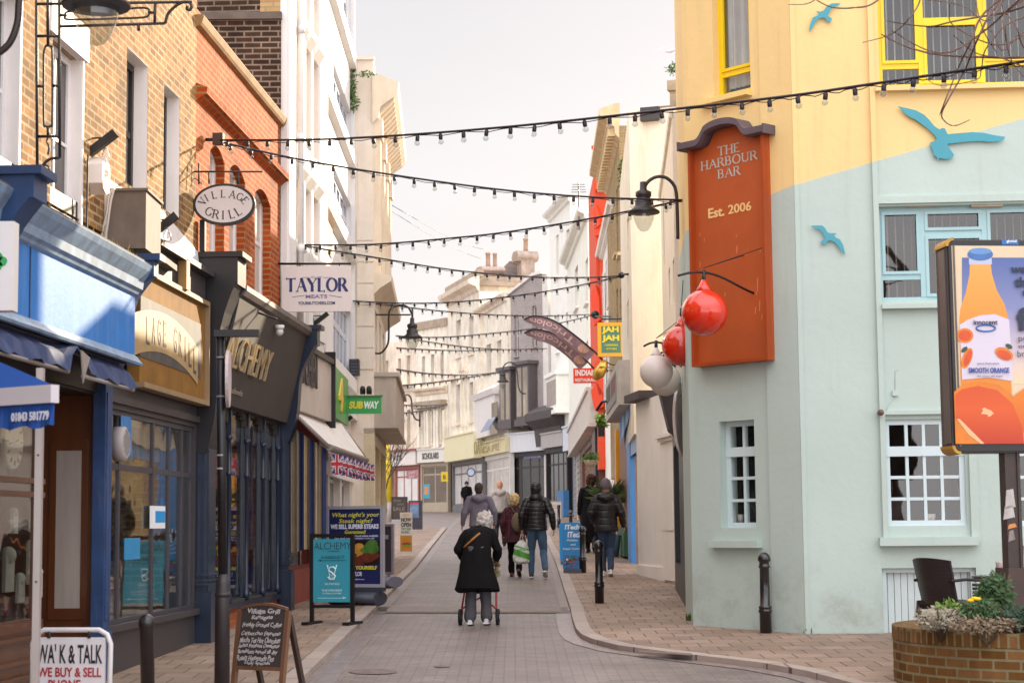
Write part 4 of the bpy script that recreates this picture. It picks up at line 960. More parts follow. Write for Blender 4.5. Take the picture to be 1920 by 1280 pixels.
# H
WH = mkwall(1070, 83, 1110, 69)
h_ = terrace('terraced_building', 'white stucco building with a swept eaves line left of the orange house', WH, 0, WH.len, WH.px(1090, 430)[1], paint('#f4ece0', .75, .1, 1.2, dirt=.2, dirtc='#a99a88'), wr(WH, (1078, 1084, 500, 580), (1098, 1103, 485, 570), (1078, 1083, 640, 690), (1098, 1103, 640, 690)), corn=WH.px(1090, 440)[1], shopz=WH.px(1090, 770)[1], depth=5)
WH2 = mkwall(1078, 89, 1124, 60)
s = WH2.mb(); r = WH2.rect(1079, 1124, 795, 868); s.box(r[0], r[1], -.35, 0, 4.95, 6.05); s.box(r[0], r[1], -.42, 0, 6.05, 6.18); s.box(r[0], r[1], -.39, 0, 4.9, 5.0); s.build('shop_sign_box', paint('#c9bfb6', .6, .15, dirt=.3), h_)
zsh = 4.93
s = WH2.mb(); wallmesh(s, 0, WH2.len, 0, zsh, [(WH2.len * .42, WH2.len * .9, 2.2, zsh - .3)], .25); s.build('shopfront', paint('#6a4232', .5, .3), h_)
window(WH2, h_, (WH2.len * .42, WH2.len * .9, 2.2, zsh - .3), .1, .1, [i / 10 for i in range(1, 10)], (.7,), paint('#7a4a34', .5), paint('#9c9489', .15, .4, 1), .12, name='shop_window')
s = WH2.mb(); a = .4; b = WH2.len * .36
for k in range(24): z = 1.9 + k * .14; s.box(a, b, -.03 - .015 * (k % 2), 0, z, z + .12)
s.build('roller_shutter', paint('#8f8883', .5, .1), h_)
s = WH2.mb(); s.box(WH2.len * .9 + .1, WH2.len - .1, -.1, 0, 1, zsh); s.build('door_pier', BLACK, h_)
# orange house
ORG = paint('#d84a22', .7, .08, 2, dirt=.12, dirtc='#b04020')
WO = mkwall(1112, 64.5, 1125, 59); WOs = Wall(P(1122, 59), P(1148, 58.6))
o_ = thing('orange_building', 'narrow bright orange painted house with cut-out figures on its front', 'building', Vector((*P(1135, 60), gz(60))))
zo = WO.px(1118, 305)[1]
s = WO.mb(); wallmesh(s, 0, WO.len, 3.5, zo, wr(WO, (1115, 1117, 330, 360)), .3); s.build('wall', ORG, o_); shell(WO, o_, 0, WO.len, 3.5, zo, 3, ORG, .3)
s = WOs.mb(); z1 = WOs.px(1135, 276)[1]; zm_ = WOs.px(1130, 440)[1]; s.box(0, WOs.len, 0, .6, zm_, z1); s.box(WOs.px(1126, 600)[0], WOs.px(1141, 600)[0], .01, .6, WOs.px(1130, 740)[1], zm_); s.box(-.02, WOs.len + .02, -.05, .62, z1, z1 + .12); s.build('party_wall', ORG, o_)
s = WOs.mb()
for x, y, w_, h2 in ((1118, 400, .22, .5), (1116, 560, .25, .9), (1118, 735, .35, .6), (1125, 690, .4, .9)):
    a, z = WOs.px(x, y); s.prism([(a, z - h2), (a + w_, z - h2 * .8), (a + w_ * .9, z), (a + w_ * .3, z + h2 * .5), (a - w_ * .5, z + h2 * .1), (a - w_ * .3, z - h2 * .4)], -.08, -.0)
s.build('cutout_figure', paint('#e0431c', .5, .05), o_)
WO3 = mkwall(1124, 60, 1153, 48)
s = WO3.mb(); s.box(.6, WO3.len - .3, .2, .6, 2.5, 10.6); s.build('white_wall', WTF, o_)
cornice(WO3, o_, .6, WO3.len * .9, 10.3, WTF, y=.2)
for a, z in ((2, 5.6), (5, 5.6), (8, 5.6), (2, 8.2), (5, 8.2), (8, 8.2)): window(WO3, o_, (a, a + 1.0, z, z + 1.5), .13, .06, (.5,), (.5,), WHITE, GD, .05)
# R2 brick with dentil cornice
WB = mkwall(1147, 53, 1173, 45)
r2b = terrace('brick_building', 'yellow stock brick building with curved dentil cornice beside the orange house', WB, 0, WB.len, WB.px(1160, 240)[1], brick('yellow_brick_far', '#a98f68', '#94794f', '#a39477', var=.3), wr(WB, (1156, 1159, 350, 480), (1163, 1166, 350, 480), (1156, 1159, 540, 620), (1163, 1166, 540, 620)), corn=WB.px(1160, 265)[1], trim=paint('#d9c29a', .8, .25, dirt=.3), shopz=3, cprof=((0, 0), (.1, .1), (.12, .3), (.3, .4), (.3, .5), (.5, .6), (.5, .75), (.1, .9)))
s = WB.mb()
for k in range(20): x = k * WB.len / 20; z = WB.px(1160, 265)[1]; s.box(x, x + .2, -.28, 0, z + .1, z + .38)
s.build('dentil', paint('#d9c29a', .8, .25), r2b)
WS3 = Wall(P(1153, 48), P(1192, 38.2))
s = WS3.mb(); wallmesh(s, 0, WS3.len, 0, 4.2, [(2.0, 3.2, 1.4, 3.6), (4.2, 5.6, 1.4, 3.6)], .25); s.build('shopfront', paint('#8a7668', .6, .3), r2b)
for a, b in ((2.0, 3.2), (4.2, 5.6)): window(WS3, r2b, (a, b, 1.4, 3.6), .1, .08, (.5,), (), paint('#8a4f24', .5), GD, name='shop_window')
s = WS3.mb(); a = WS3.px(1163, 900)[0]; s.box(a, a + .45, -.12, 0, 1.0, 4.0); s.build('yellow_pier', paint('#e09a1a', .5, .1), r2b)
s = WS3.mb(); a = WS3.px(1168, 900)[0]; b = WS3.px(1181, 900)[0]; s.box(a, b, -.06, 0, 1.6, 3.9); s.build('timber_door', paint('#7d4a26', .5, .3, stretch=(4, 4, .3)), r2b)
s = WS3.mb(); s.box(a, b, -.16, 0, 1.0, 1.65); s.build('stall_riser', paint('#2f5d3a', .5, .2), r2b)
s = WS3.mb(); a = WS3.px(1184, 900)[0]; s.box(a, WS3.len, -.1, 0, .6, 3.8); s.build('blue_door_pier', paint('#3f85cf', .45, .1, 2), r2b)
s = WS3.mb(); z0, z1 = WS3.px(1150, 850, .4)[1], WS3.px(1150, 772, .4)[1]; s.box(WS3.px(1136, 800, .4)[0], WS3.px(1161, 800, .4)[0], -.4, 0, 4.1, 5.0); sb_ = s.build('shop_sign_box', paint('#bdb6ae', .6, .2, dirt=.3), r2b); a, b = WS3.px(1139, 800, .4)[0], WS3.px(1157, 800, .4)[0]; s = WS3.mb(); s.box(a, b, -.42, -.4, 4.25, 4.85, 0); s.box(a + .2, a + (b - a) * .45, -.425, -.42, 4.45, 4.8, 1); s.box(a + (b - a) * .55, b - .2, -.425, -.42, 4.45, 4.8, 2); s.build('picture_panel', [paint('#8f8a84'), paint('#33302f'), paint('#7a3b33')], sb_)
# R1 cream gable and its pink shopfront
CG = paint('#f0e3d0', .8, .1, .9, bump=.1, dirt=.35, dirtc='#b3966f'); PNK = paint('#f0e6de', .6, .06, 1.2, dirt=.1)
pa = P(1192, 34.2); WR1 = Wall(pa, P(1252, 34.0)); WR1f = Wall(P(1172, 42.5), pa)
r1 = thing('cream_building', 'cream rendered building with blank gable wall over the pale pink shopfront', 'building', Vector((*pa, gz(34))))
z1 = WR1.px(1215, 205)[1]; zb_ = WR1.px(1215, 735)[1]
s = WR1.mb(); s.box(0, WR1.len + .5, 0, .3, zb_, z1); s.build('wall', CG, r1)
s = WR1f.mb(); hs = wr(WR1f, (1176, 1180, 400, 470), (1176, 1180, 560, 640)); hs = [(h[0], h[0] + 1.2, h[2], h[3]) for h in hs]
wallmesh(s, 0, WR1f.len, 3.4, z1 + .05, hs, .3); s.build('front_wall', paint('#f2e4d2', .8, .1, 1, dirt=.2, dirtc='#b59a78'), r1)
for h in hs: window(WR1f, r1, h, .14, .06, (), (.5,), WHITE, GD)
s = WR1.mb(); s.box(-.05, WR1.len + .5, .3, 6, z1 - .1, z1 + .05); s.build('roof', paint('#7a6d5c', .9, .3, 4, dirt=.3), r1)
s = WR1.mb(); r = WR1.rect(1182, 1262, 182, 203); s.box(r[0] + .1, r[1], .8, 4, r[2] - .1, r[3]); s.build('parapet', brick('old_brick', '#8d7b66', '#7c6a55', '#93866f', var=.4), r1)
s = WR1.mb(); r = WR1.rect(1203, 1238, 203, 228); s.box(*r[:2], -.12, 0, r[2], r[3]); s.build('vent_hood', paint('#3e3a3c', .6), r1)
s = WR1.mb(); r = WR1.rect(1228, 1268, 128, 178); s.box(r[0] + .04, r[1], 1, 2, r[2] - .5, r[3] - .15); s.box(r[0], r[1], .95, 2.05, r[3] - .2, r[3]); s.build('chimney', paint('#a8977f', .85, .3, 3, dirt=.4), r1)
# pink shopfront: angled panel, pilaster and cap
pq = P(1196, 33.7); WPk = Wall(pq, P(1284, 29.6))
hl = WPk.rect(1238, 1275, 760, 1060)
s = WPk.mb(); zk = WPk.px(1240, 738)[1]; s.box(0, WPk.len, 0, .3, 0, zk); s.box(-.03, WPk.len, -.03, 0, 0, WPk.g(1) + .2); 
a = WPk.px(1247, 900)[0]; b = WPk.px(1272, 900)[0]; zc = WPk.px(1250, 822)[1]
s.box(a, b, -.07, 0, WPk.g(1), zc); s.box(a - .1, b + .1, -.16, 0, zc, zc + .06); s.box(a - .05, b + .05, -.11, 0, zc - .06, zc)
s.box(a + .12, b - .12, -.085, -.07, 1.6, zc - .2); s.build('shopfront', PNK, r1)
s = WPk.mb(); s.box(-.12, WPk.len * .33, -.2, .3, zk, zk + .14); s.build('shop_cap', paint('#4d4344', .7, .3), r1)
# T: cream frontage between gable and the bar
WT = Wall(P(1250, 33.2), P(1284, 24.6))
t_ = thing('cream_building', 'narrow cream fronted building squeezed between the gable and the yellow and mint bar', 'building', Vector((*P(1268, 29), gz(29))))
zT = WT.px(1266, 165)[1]; WTL = WT.len * .78; hs = wr(WT, (1254, 1257, 500, 580), (1262, 1266, 480, 570)); hs = [(h[0], h[0] + .7, h[2], h[3]) for h in hs] + [(1.2, 2.0, 6.2, 7.4), (4, 4.8, 6.2, 7.4)]
s = WT.mb(); wallmesh(s, 0, WTL, 3.2, zT, hs[:-1], .3); s.build('wall', paint('#eddfca', .8, .1, 1, dirt=.2, dirtc='#b3946c'), t_); shell(WT, t_, 0, WTL, 3.2, zT, 4, CG, .3); hs = hs[:-1]
for h in hs: window(WT, t_, h, .14, .06, (), (.5,), WHITE, GD)
s = WT.mb(); wallmesh(s, 4.2, WT.len, 0, 3.2, [(4.6, 6.8, 1.1, 2.9)], .25); s.build('shopfront', BLACK, t_)
window(WT, t_, (4.6, 6.8, 1.1, 2.9), .1, .08, (.5,), (), BLACK, GD, name='shop_window')
s = WT.mb(); s.prof([(.0, 3.0), (-.12, 3.1), (-.3, 3.9), (-.3, 4.2), (0, 4.2)], 5.6, 6.4); s.build('fascia', paint('#3c3232', .6, .3), t_)
cornice(WT, t_, 0, WTL, zT - .1, CG, ((0, 0), (.04, .02), (.05, .1), (0, .12)), y=0)
# ------------------------------------------------------------ the bar: yellow and mint building
def mural(name, rough=.7):
    """yellow above a painted diagonal, mint below; world x,z decides, as painted on the wall"""
    mt, n, b = newmat(name); b.inputs['Roughness'].default_value = rough
    ge = n.nodes.new('ShaderNodeNewGeometry'); sp_ = n.nodes.new('ShaderNodeSeparateXYZ'); n.links.new(ge.outputs['Position'], sp_.inputs[0])
    mm = n.nodes.new('ShaderNodeMath'); mm.operation = 'MULTIPLY_ADD'; mm.inputs[1].default_value = -MURK; n.links.new(sp_.outputs[0], mm.inputs[0]); n.links.new(sp_.outputs[2], mm.inputs[2])
    gt = n.nodes.new('ShaderNodeMath'); gt.operation = 'GREATER_THAN'; gt.inputs[1].default_value = MURB; n.links.new(mm.outputs[0], gt.inputs[0])
    nz = n.nodes.new('ShaderNodeTexNoise'); nz.inputs['Scale'].default_value = .8; nz.inputs['Detail'].default_value = 7; n.links.new(ge.outputs['Position'], nz.inputs['Vector'])
    m1 = n.nodes.new('ShaderNodeMapRange'); m1.inputs[3].default_value = .86; m1.inputs[4].default_value = 1.08; n.links.new(nz.outputs[0], m1.inputs[0])
    mx = n.nodes.new('ShaderNodeMixRGB'); mx.inputs[1].default_value = lin('#b5c5be'); mx.inputs[2].default_value = lin('#e9ca8c'); n.links.new(gt.outputs[0], mx.inputs[0])
    # grime towards the bottom where splashes and algae collect
    d1 = n.nodes.new('ShaderNodeTexNoise'); d1.inputs['Scale'].default_value = 2.2; d1.inputs['Detail'].default_value = 9; d1.inputs['Roughness'].default_value = .75; n.links.new(ge.outputs['Position'], d1.inputs['Vector'])
    m2 = n.nodes.new('ShaderNodeMapRange'); m2.inputs[1].default_value = 1.5; m2.inputs[2].default_value = .4; n.links.new(sp_.outputs[2], m2.inputs[0])
    m3 = n.nodes.new('ShaderNodeMapRange'); m3.inputs[1].default_value = .48; m3.inputs[2].default_value = .8; m3.inputs[4].default_value = .9; n.links.new(d1.outputs[0], m3.inputs[0])
    m4 = n.nodes.new('ShaderNodeMath'); m4.operation = 'MULTIPLY'; n.links.new(m2.outputs[0], m4.inputs[0]); n.links.new(m3.outputs[0], m4.inputs[1])
    m5 = n.nodes.new('ShaderNodeMapRange'); m5.inputs[1].default_value = .56; m5.inputs[2].default_value = .8; m5.inputs[4].default_value = .2; mp_ = n.nodes.new('ShaderNodeMapping'); mp_.inputs['Scale'].default_value = (5, 5, .45); n.links.new(ge.outputs['Position'], mp_.inputs[0]); d2 = n.nodes.new('ShaderNodeTexNoise'); d2.inputs['Scale'].default_value = 1; d2.inputs['Detail'].default_value = 8; d2.inputs['Roughness'].default_value = .7; n.links.new(mp_.outputs[0], d2.inputs['Vector']); n.links.new(d2.outputs[0], m5.inputs[0])
    m6 = n.nodes.new('ShaderNodeMath'); m6.operation = 'MAXIMUM'; n.links.new(m4.outputs[0], m6.inputs[0]); n.links.new(m5.outputs[0], m6.inputs[1])
    dm = n.nodes.new('ShaderNodeMixRGB'); dm.inputs[2].default_value = lin('#87836c'); n.links.new(m6.outputs[0], dm.inputs[0]); n.links.new(mx.outputs[0], dm.inputs[1])
    sc_ = n.nodes.new('ShaderNodeVectorMath'); sc_.operation = 'SCALE'; n.links.new(dm.outputs[0], sc_.inputs[0]); n.links.new(m1.outputs[0], sc_.inputs['Scale'])
    n.links.new(sc_.outputs[0], b.inputs['Base Color'])
    nb = n.nodes.new('ShaderNodeTexNoise'); nb.inputs['Scale'].default_value = 9; nb.inputs['Detail'].default_value = 6; n.links.new(ge.outputs['Position'], nb.inputs['Vector'])
    bp = n.nodes.new('ShaderNodeBump'); bp.inputs['Strength'].default_value = .25; bp.inputs['Distance'].default_value = .02; n.links.new(nb.outputs[0], bp.inputs['Height']); n.links.new(bp.outputs[0], b.inputs['Normal'])
    return mt
cS = G(1300, 1172); cA = G(1440, 1180.5); 
cM = Vector((3.25, 20.38, 0)); cE = Vector((9.5, 19.95, 0))
sB = Vector((2.30, 24.6, 0))
WSd = Wall((sB.x, sB.y), (cS.x, cS.y)); WAf = Wall((cS.x, cS.y), (cM.x, cM.y)); WM = Wall((cM.x, cM.y), (cE.x, cE.y))
# diagonal: through px (1441,368) on the chamfer and (1920,222) on the main wall
qa = WAf.px(1441, 368); qb = WM.px(1920, 222); xa_ = WAf.at(qa[0]).x; xb_ = WM.at(qb[0]).x
MURK = (qb[1] - qa[1]) / (xb_ - xa_); MURB = qa[1] - MURK * xa_
MUR = mural('mural_paint')
bar = thing('corner_bar', 'big yellow and mint rendered corner building decorated with teal gulls', 'building', Vector((cM.x, cM.y, gz(20))))
ZT = 11.5
s = WSd.mb(); wallmesh(s, 0, WSd.len, 0, ZT, [], .3); s.build('side_wall', MUR, bar)
hA = [WAf.rect(1336, 1405, -60, 176), WAf.rect(1350, 1416, 788, 989)]
s = WAf.mb(); wallmesh(s, 0, WAf.len, 0, ZT, hA, .3); s.build('wall', MUR, bar)
hM = [WM.rect(1646, 2120, -60, 158), WM.rect(1648, 2120, 382, 560), WM.rect(1660, 1810, 785, 985), WM.rect(1902, 2060, 780, 985), WM.rect(1655, 1832, 1064, 1182)]
hM[4] = (hM[4][0], hM[4][1], 0, hM[4][3])
s = WM.mb(); wallmesh(s, 0, WM.len, 0, ZT, hM, .3); s.build('wall', MUR, bar)
s = WM.mb(); s.quad((0, .3, ZT - .02), (WM.len, .3, ZT - .02), (WM.len, 7, ZT - .02), (0, 7, ZT - .02)); s.quad((0, 6, 0), (0, 6, ZT), (WM.len, 6, ZT), (WM.len, 6, 0)); s.quad((WM.len, .3, 0), (WM.len, 6, 0), (WM.len, 6, ZT), (WM.len, .3, ZT))
s.quad((-.9, .9, 5.0), (WM.len, .9, 5.0), (WM.len, 6, 5), (-.9, 6, 5))
s.build('roof', paint('#7a7268', .9), bar)
# corner pilaster between the faces, second pilaster and panel mouldings
s = WAf.mb(); a = WAf.px(1441, 700)[0]; s.box(a, WAf.len + .0, -.035, .01, 0, ZT); s.build('pilaster', MUR, bar)
s = WM.mb(); 
s.box(-.02, .035, -.03, .0, 0, ZT - .02)
a = WM.px(1640, 500)[0]; b = WM.px(1650, 500)[0]; z0 = WM.px(1645, 1020)[1]; s.box(a, b, -.05, .01, z0, ZT); s.build('pilaster', MUR, bar)
s = WM.mb(); zc = WM.px(1700, 372)[1]; s.box(b, WM.len, -.04, .01, zc - .06, zc + .02)
for y, p in ((486, .09), (160, .09)): 
    zc = WM.px(1700, y + 85 if y == 486 else y + 4)[1]; s.box(b, WM.len, -p, .01, zc - .05, zc + .0)
r = WM.rect(1650, 1820, 760, 1018); s.box(r[1] - .02, r[1] + .07, -.05, 0, r[2], WM.px(1700, 770)[1]); s.box(b, r[1] + .07, -.05, 0, WM.px(1700, 777)[1], WM.px(1700, 770)[1])
s.build('wall_moulding', MUR, bar)
MINT = paint('#b5c5be', .65, .05, 2, dirt=.08)
s = WM.mb(); r = WM.rect(1648, 1832, 1006, 1022); s.box(r[0], r[1], -.11, 0, r[2], r[3]); s.build('sill', MINT, bar)
s = WAf.mb(); r = WAf.rect(1338, 1430, 1016, 1026); s.box(r[0], r[1], -.1, 0, r[2], r[3] + .02); s.build('sill', MINT, bar)
s = WAf.mb(); r = WAf.rect(1318, 1410, 180, 190); s.box(r[0], r[1], -.1, 0, r[2], r[3]); s.build('sill', paint('#f0cf83', .65, .05, 2), bar)
s = WM.mb(); r = WM.rect(1895, 2070, 1006, 1022); s.box(r[0], r[1], -.11, 0, r[2], r[3]); s.build('sill', MINT, bar)
# windows
YEL = paint('#eecb14', .35, .06, 3); PBL = paint('#a0c3c8', .4, .06, 3); LGR = paint('#c9d8dc', .4, .06, 3)
NET = paint('#cfc8c6', .8, .25, 1.4, stretch=(9, 9, .2))
def split_window(W, par, r, xs, zs, y, fm, pane, fw=.06, bar=.06):
    """panes given as cells of the frame; every casement gets an inner sash"""
    u0, u1, z0, z1 = r; mb = W.mb()
    mb.box(u0, u0 + fw, y, y + .07, z0, z1); mb.box(u1 - fw, u1, y, y + .07, z0, z1); mb.box(u0, u1, y + .003, y + .067, z0, z0 + fw); mb.box(u0, u1, y + .003, y + .067, z1 - fw, z1)
    for x in xs: mb.box(x - bar / 2, x + bar / 2, y - .003, y + .06, z0 + fw, z1 - fw)
    for (xa, xb, z) in zs: mb.box(xa, xb, y + .006, y + .056, z - bar / 2, z + bar / 2)
    o = mb.build('window', fm, par)
    pb = W.mb(); pb.quad((u0 + fw, y + .03, z0 + fw), (u1 - fw, y + .03, z0 + fw), (u1 - fw, y + .03, z1 - fw), (u0 + fw, y + .03, z1 - fw)); pb.build('pane', pane, o)
    return o
def inner_sash(W, o, cells, y, fm, t=.035):
    mb = W.mb()
    for a, b, c, d in cells:
        mb.box(a, a + t, y - .012, y + .02, c, d); mb.box(b - t, b, y - .012, y + .02, c, d); mb.box(a + t, b - t, y - .012, y + .02, c, c + t); mb.box(a + t, b - t, y - .012, y + .02, d - t, d)
    mb.build('sash', fm, o)
def blinds(W, o, r, y, mat, pitch=.088, wd=.085, ang=1.25, skip=()):
    mb = W.mb(); u = r[0] + .05
    while u < r[1] - .05:
        if not any(a < u < b for a, b in skip):
            dx, dy = wd / 2 * math.cos(ang), wd / 2 * math.sin(ang); mb.quad((u - dx, y - dy, r[2]), (u + dx, y + dy, r[2]), (u + dx, y + dy, r[3]), (u - dx, y - dy, r[3]))
        u += pitch * (1 + .06 * rnd.uniform(-1, 1))
    mb.build('blind', mat, o)
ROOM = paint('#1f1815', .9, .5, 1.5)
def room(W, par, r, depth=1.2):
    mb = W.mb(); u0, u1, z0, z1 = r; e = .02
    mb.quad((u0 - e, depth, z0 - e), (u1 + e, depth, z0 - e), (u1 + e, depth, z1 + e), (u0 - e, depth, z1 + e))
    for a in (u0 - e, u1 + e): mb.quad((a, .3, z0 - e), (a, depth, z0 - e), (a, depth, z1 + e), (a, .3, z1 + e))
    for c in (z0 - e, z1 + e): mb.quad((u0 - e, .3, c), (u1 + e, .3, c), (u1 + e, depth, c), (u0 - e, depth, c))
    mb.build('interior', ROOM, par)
# upper yellow window on the chamfer
r = hA[0]; zt = WAf.px(1370, 132)[1]
o = split_window(WAf, bar, r, (), [(r[0], r[1], zt)], .1, YEL, GL, .05, .07)
inner_sash(WAf, o, [(r[0] + .05, r[1] - .05, zt + .03, r[3] - .05)], .1, YEL)
s = WAf.mb(); n = 40; L = r[1] - r[0] - .1
for i in range(n):
    a = r[0] + .05 + L * i / n; b = a + L / n; ya = .22 + .03 * math.sin(i * 1.1) + .012 * math.sin(i * 2.7); yb = .22 + .03 * math.sin((i + 1) * 1.1) + .012 * math.sin((i + 1) * 2.7)
    s.quad((a, ya, r[2] + .12), (b, yb, r[2] + .12), (b, yb, r[3]), (a, ya, r[3]))
s.build('net_curtain', paint('#d8d3d2', .8, .1, 4), o); room(WAf, o, r)
# upper yellow ribbon window
r = hM[0]; xv = [WM.px(x, 80)[0] for x in (1729, 1843, 1960)]; zl = WM.px(1700, 120)[1]; zu = WM.px(1790, 33)[1]
o = split_window(WM, bar, r, xv, [(r[0], xv[0], zl), (xv[0], xv[1], zu), (xv[1], xv[2], zl)], .1, YEL, GL, .05, .065)
inner_sash(WM, o, [(r[0] + .05, xv[0] - .03, zl + .03, r[3] - .05), (xv[0] + .03, xv[1] - .03, r[2] + .05, zu - .03), (xv[1] + .03, xv[2] - .03, zl + .03, r[3] - .05)], .1, YEL)
blinds(WM, o, r, .24, paint('#d9d4d0', .7, .05)); room(WM, o, r)
# blue ribbon window
r = hM[1]; xv = [WM.px(x, 480)[0] for x in (1733, 1851, 1990)]; zl = WM.px(1690, 517)[1]; zu = WM.px(1790, 434)[1]
o = split_window(WM, bar, r, xv, [(r[0], xv[0], zl), (xv[0], xv[1], zu), (xv[1], xv[2], zl)], .1, PBL, GL, .05, .065)
inner_sash(WM, o, [(r[0] + .05, xv[0] - .03, zl + .03, r[3] - .05), (xv[0] + .03, xv[1] - .03, zu + .03, r[3] - .05), (xv[0] + .03, xv[1] - .03, r[2] + .05, zu - .03), (xv[1] + .03, xv[2] - .03, zl + .03, r[3] - .05)], .1, PBL)
blinds(WM, o, r, .24, paint('#a89c93', .7, .1)); room(WM, o, r)
s = WM.mb()
for x0, x1 in ((1704, 1763), (1822, 1881)):
    q = WM.rect(x0, x1, 382, 386); s.box(q[0], q[1], .03, .1, q[2], q[3] + .01)
s.build('trickle_vent', paint('#c9b49c', .5), o)
# ground floor sash-like windows
def bar_win(W, r, ncol, y, lowrows, ztr):
    u0, u1, z0, z1 = r; mb = W.mb(); f = .06; b_ = .035
    mb.box(u0, u0 + f, y, y + .08, z0, z1); mb.box(u1 - f, u1, y, y + .08, z0, z1); mb.box(u0, u1, y + .002, y + .078, z0, z0 + f); mb.box(u0, u1, y + .002, y + .078, z1 - f, z1)
    mb.box(u0, u1, y - .012, y + .07, ztr - .055, ztr + .055)
    for i in range(1, ncol):
        c = u0 + f + (u1 - u0 - 2 * f) * i / ncol; mb.box(c - b_ / 2, c + b_ / 2, y + .004, y + .06, z0 + f, z1 - f)
    for i in range(1, lowrows):
        c = z0 + f + (ztr - .05 - z0 - f) * i / lowrows; mb.box(u0 + f, u1 - f, y + .008, y + .056, c - b_ / 2, c + b_ / 2)
    o = mb.build('window', LGR, bar)
    pb = W.mb(); pb.quad((u0 + f, y + .03, z0 + f), (u1 - f, y + .03, z0 + f), (u1 - f, y + .03, z1 - f), (u0 + f, y + .03, z1 - f)); pb.build('pane', GL, o); room(W, o, r, 1.6)
    return o
o = bar_win(WAf, hA[1], 2, .12, 3, WAf.px(1383, 846)[1])
s = WAf.mb(); a, z = WAf.px(1384, 980, -.2); s.lathe([(.03, 0), (.04, .1)], (a, .25, z), 10); s.build('cup', WHITE, o)
o = bar_win(WM, hM[2], 4, .04, 3, WM.px(1735, 845)[1])
s = WM.mb(); a, z = WM.px(1695, 965, -.6); s.lathe([(.1, -.2), (.2, -.05), (.18, .15), (.06, .2), (.09, .3), (.08, .42), (.02, .46)], (a - .2, .6, z), 12); s.build('seated_shape', paint('#5a4a4c', .8, .3), o)
s = WM.mb()
for x in (1741, 1749): a, z = WM.px(x, 978, -.2); s.lathe([(.025, 0), (.035, .09)], (a, .2, z), 10)
s.build('cup', WHITE, o)
s = WM.mb(); a, z = WM.px(1775, 900, -1); s.box(a - .05, a + .55, 1.2, 1.25, z - .3, z + .55); s.build('wall_picture', paint('#8a6c43', .5, .6, 3), o)
o = bar_win(WM, hM[3], 4, .04, 3, WM.px(1900, 845)[1])
# cellar hatch: pale boarded doors
r = hM[4]; PB = paint('#c4d0d0', .6, .08, 3, dirt=.15)
s = WM.mb(); zb = WM.g(3) - .02; n = 14; L = (r[1] - r[0])
for i in range(n): a = r[0] + L * i / n; s.box(a + .003, a + L / n - .003, .12 + .004 * (i % 2), .16, zb, r[3] - .05)
s.box(r[0], r[1], .06, .12, r[3] - .05, r[3]); s.box(r[0], r[0] + .05, .06, .15, zb, r[3] - .05); s.box(r[1] - .05, r[1], .06, .15, zb, r[3] - .05); d = s.build('cellar_door', PB, bar)
s = WM.mb(); a, z = WM.px(1758, 1098); s.box(a - .13, a + .03, .08, .12, z - .012, z + .012); s.build('handle', WHITE, d)
# little things on the wall
s = WM.mb(); a, z = WM.px(1649, 774); s.tube([(a, .0, z), (a, -.1, z)], .028, 12); s.ball((a, -.12, z), .036, 12, 8); s.build('security_camera', paint('#6b4a40', .3, .2), bar)
s = WM.mb(); a, z = WM.px(1678, 737); s.box(a - .03, a + .03, -.03, 0, z - .03, z + .03); s.tube([(a, -.005, z), (a - .1, -.005, z - .18), (a - .16, -.005, z - .21)], .005, 5); s.tube([(a + .0, -.004, z), (a + .01, -.004, z + .25), (a + .05, -.004, z + .27)], .004, 5); s.build('junction_box', MINT, bar)
# gulls: sheet silhouettes fixed on stand-offs
TEAL = paint('#3f97a8', .5, .06, 2)
def gull(pts, lab, off=.035, W=WM):
    P_ = [W.px(x, y, off) for x, y in pts]
    if sum((P_[i][0] * P_[(i + 1) % len(P_)][1] - P_[(i + 1) % len(P_)][0] * P_[i][1]) for i in range(len(P_))) < 0: P_ = P_[::-1]
    s = W.mb(); s.prism(P_, -off - .012, -off)
    o = s.build('gull_cutout', TEAL)
    tag(o, lab, 'wall decoration', 'teal gull cut-outs on the bar wall')
    k = W.mb(); 
    cx = sum(p[0] for p in P_) / len(P_); cz_ = sum(p[1] for p in P_) / len(P_)
    k.tube([(cx, -off, cz_), (cx, 0.0, cz_)], .01, 6); k.build('stand_off', TEAL, o)
def sc8(L, x0, y0, k): return [(x0 + a / k, y0 + b / k) for a, b in L]
gull(sc8([(592, 582), (640, 592), (690, 604), (735, 628), (762, 655), (790, 690), (818, 708), (830, 700), (848, 702), (862, 734), (900, 730), (950, 726), (1000, 722), (1060, 727), (1120, 740), (1176, 748), (1170, 762), (1140, 772), (1100, 776), (1040, 770), (960, 775), (900, 782), (862, 787), (870, 808), (898, 846), (888, 862), (860, 870), (830, 866), (818, 862), (808, 880), (806, 862), (792, 848), (782, 860), (788, 838), (768, 792), (770, 776), (800, 770), (802, 752), (780, 728), (750, 700), (720, 678), (690, 655), (655, 640), (630, 622), (612, 600)], 1480, 0, 2.909), 'largest teal gull cut-out with wings spread across the painted diagonal')
gull(sc8([(280, 22), (262, 36), (234, 42), (222, 62), (208, 90), (232, 104), (222, 124), (206, 122), (200, 108), (188, 98), (160, 104), (140, 126), (124, 160), (108, 178), (112, 140), (128, 98), (152, 88), (162, 76), (146, 64), (170, 66), (186, 62), (204, 36), (230, 22), (255, 20)], 1480, 0, 2.909), 'small teal gull cut-out gliding on the yellow wall at the top')
gull(sc8([(1078, 12), (1110, 10), (1150, 10), (1166, 24), (1184, 54), (1205, 60), (1228, 58), (1242, 62), (1224, 72), (1232, 86), (1262, 98), (1280, 130), (1295, 190), (1280, 184), (1250, 140), (1225, 112), (1196, 104), (1180, 112), (1168, 134), (1146, 124), (1142, 112), (1168, 92), (1160, 70), (1140, 38), (1105, 28)], 1200, 420, 3.368), 'small teal gull cut-out diving on the mint wall beside the orange sign')
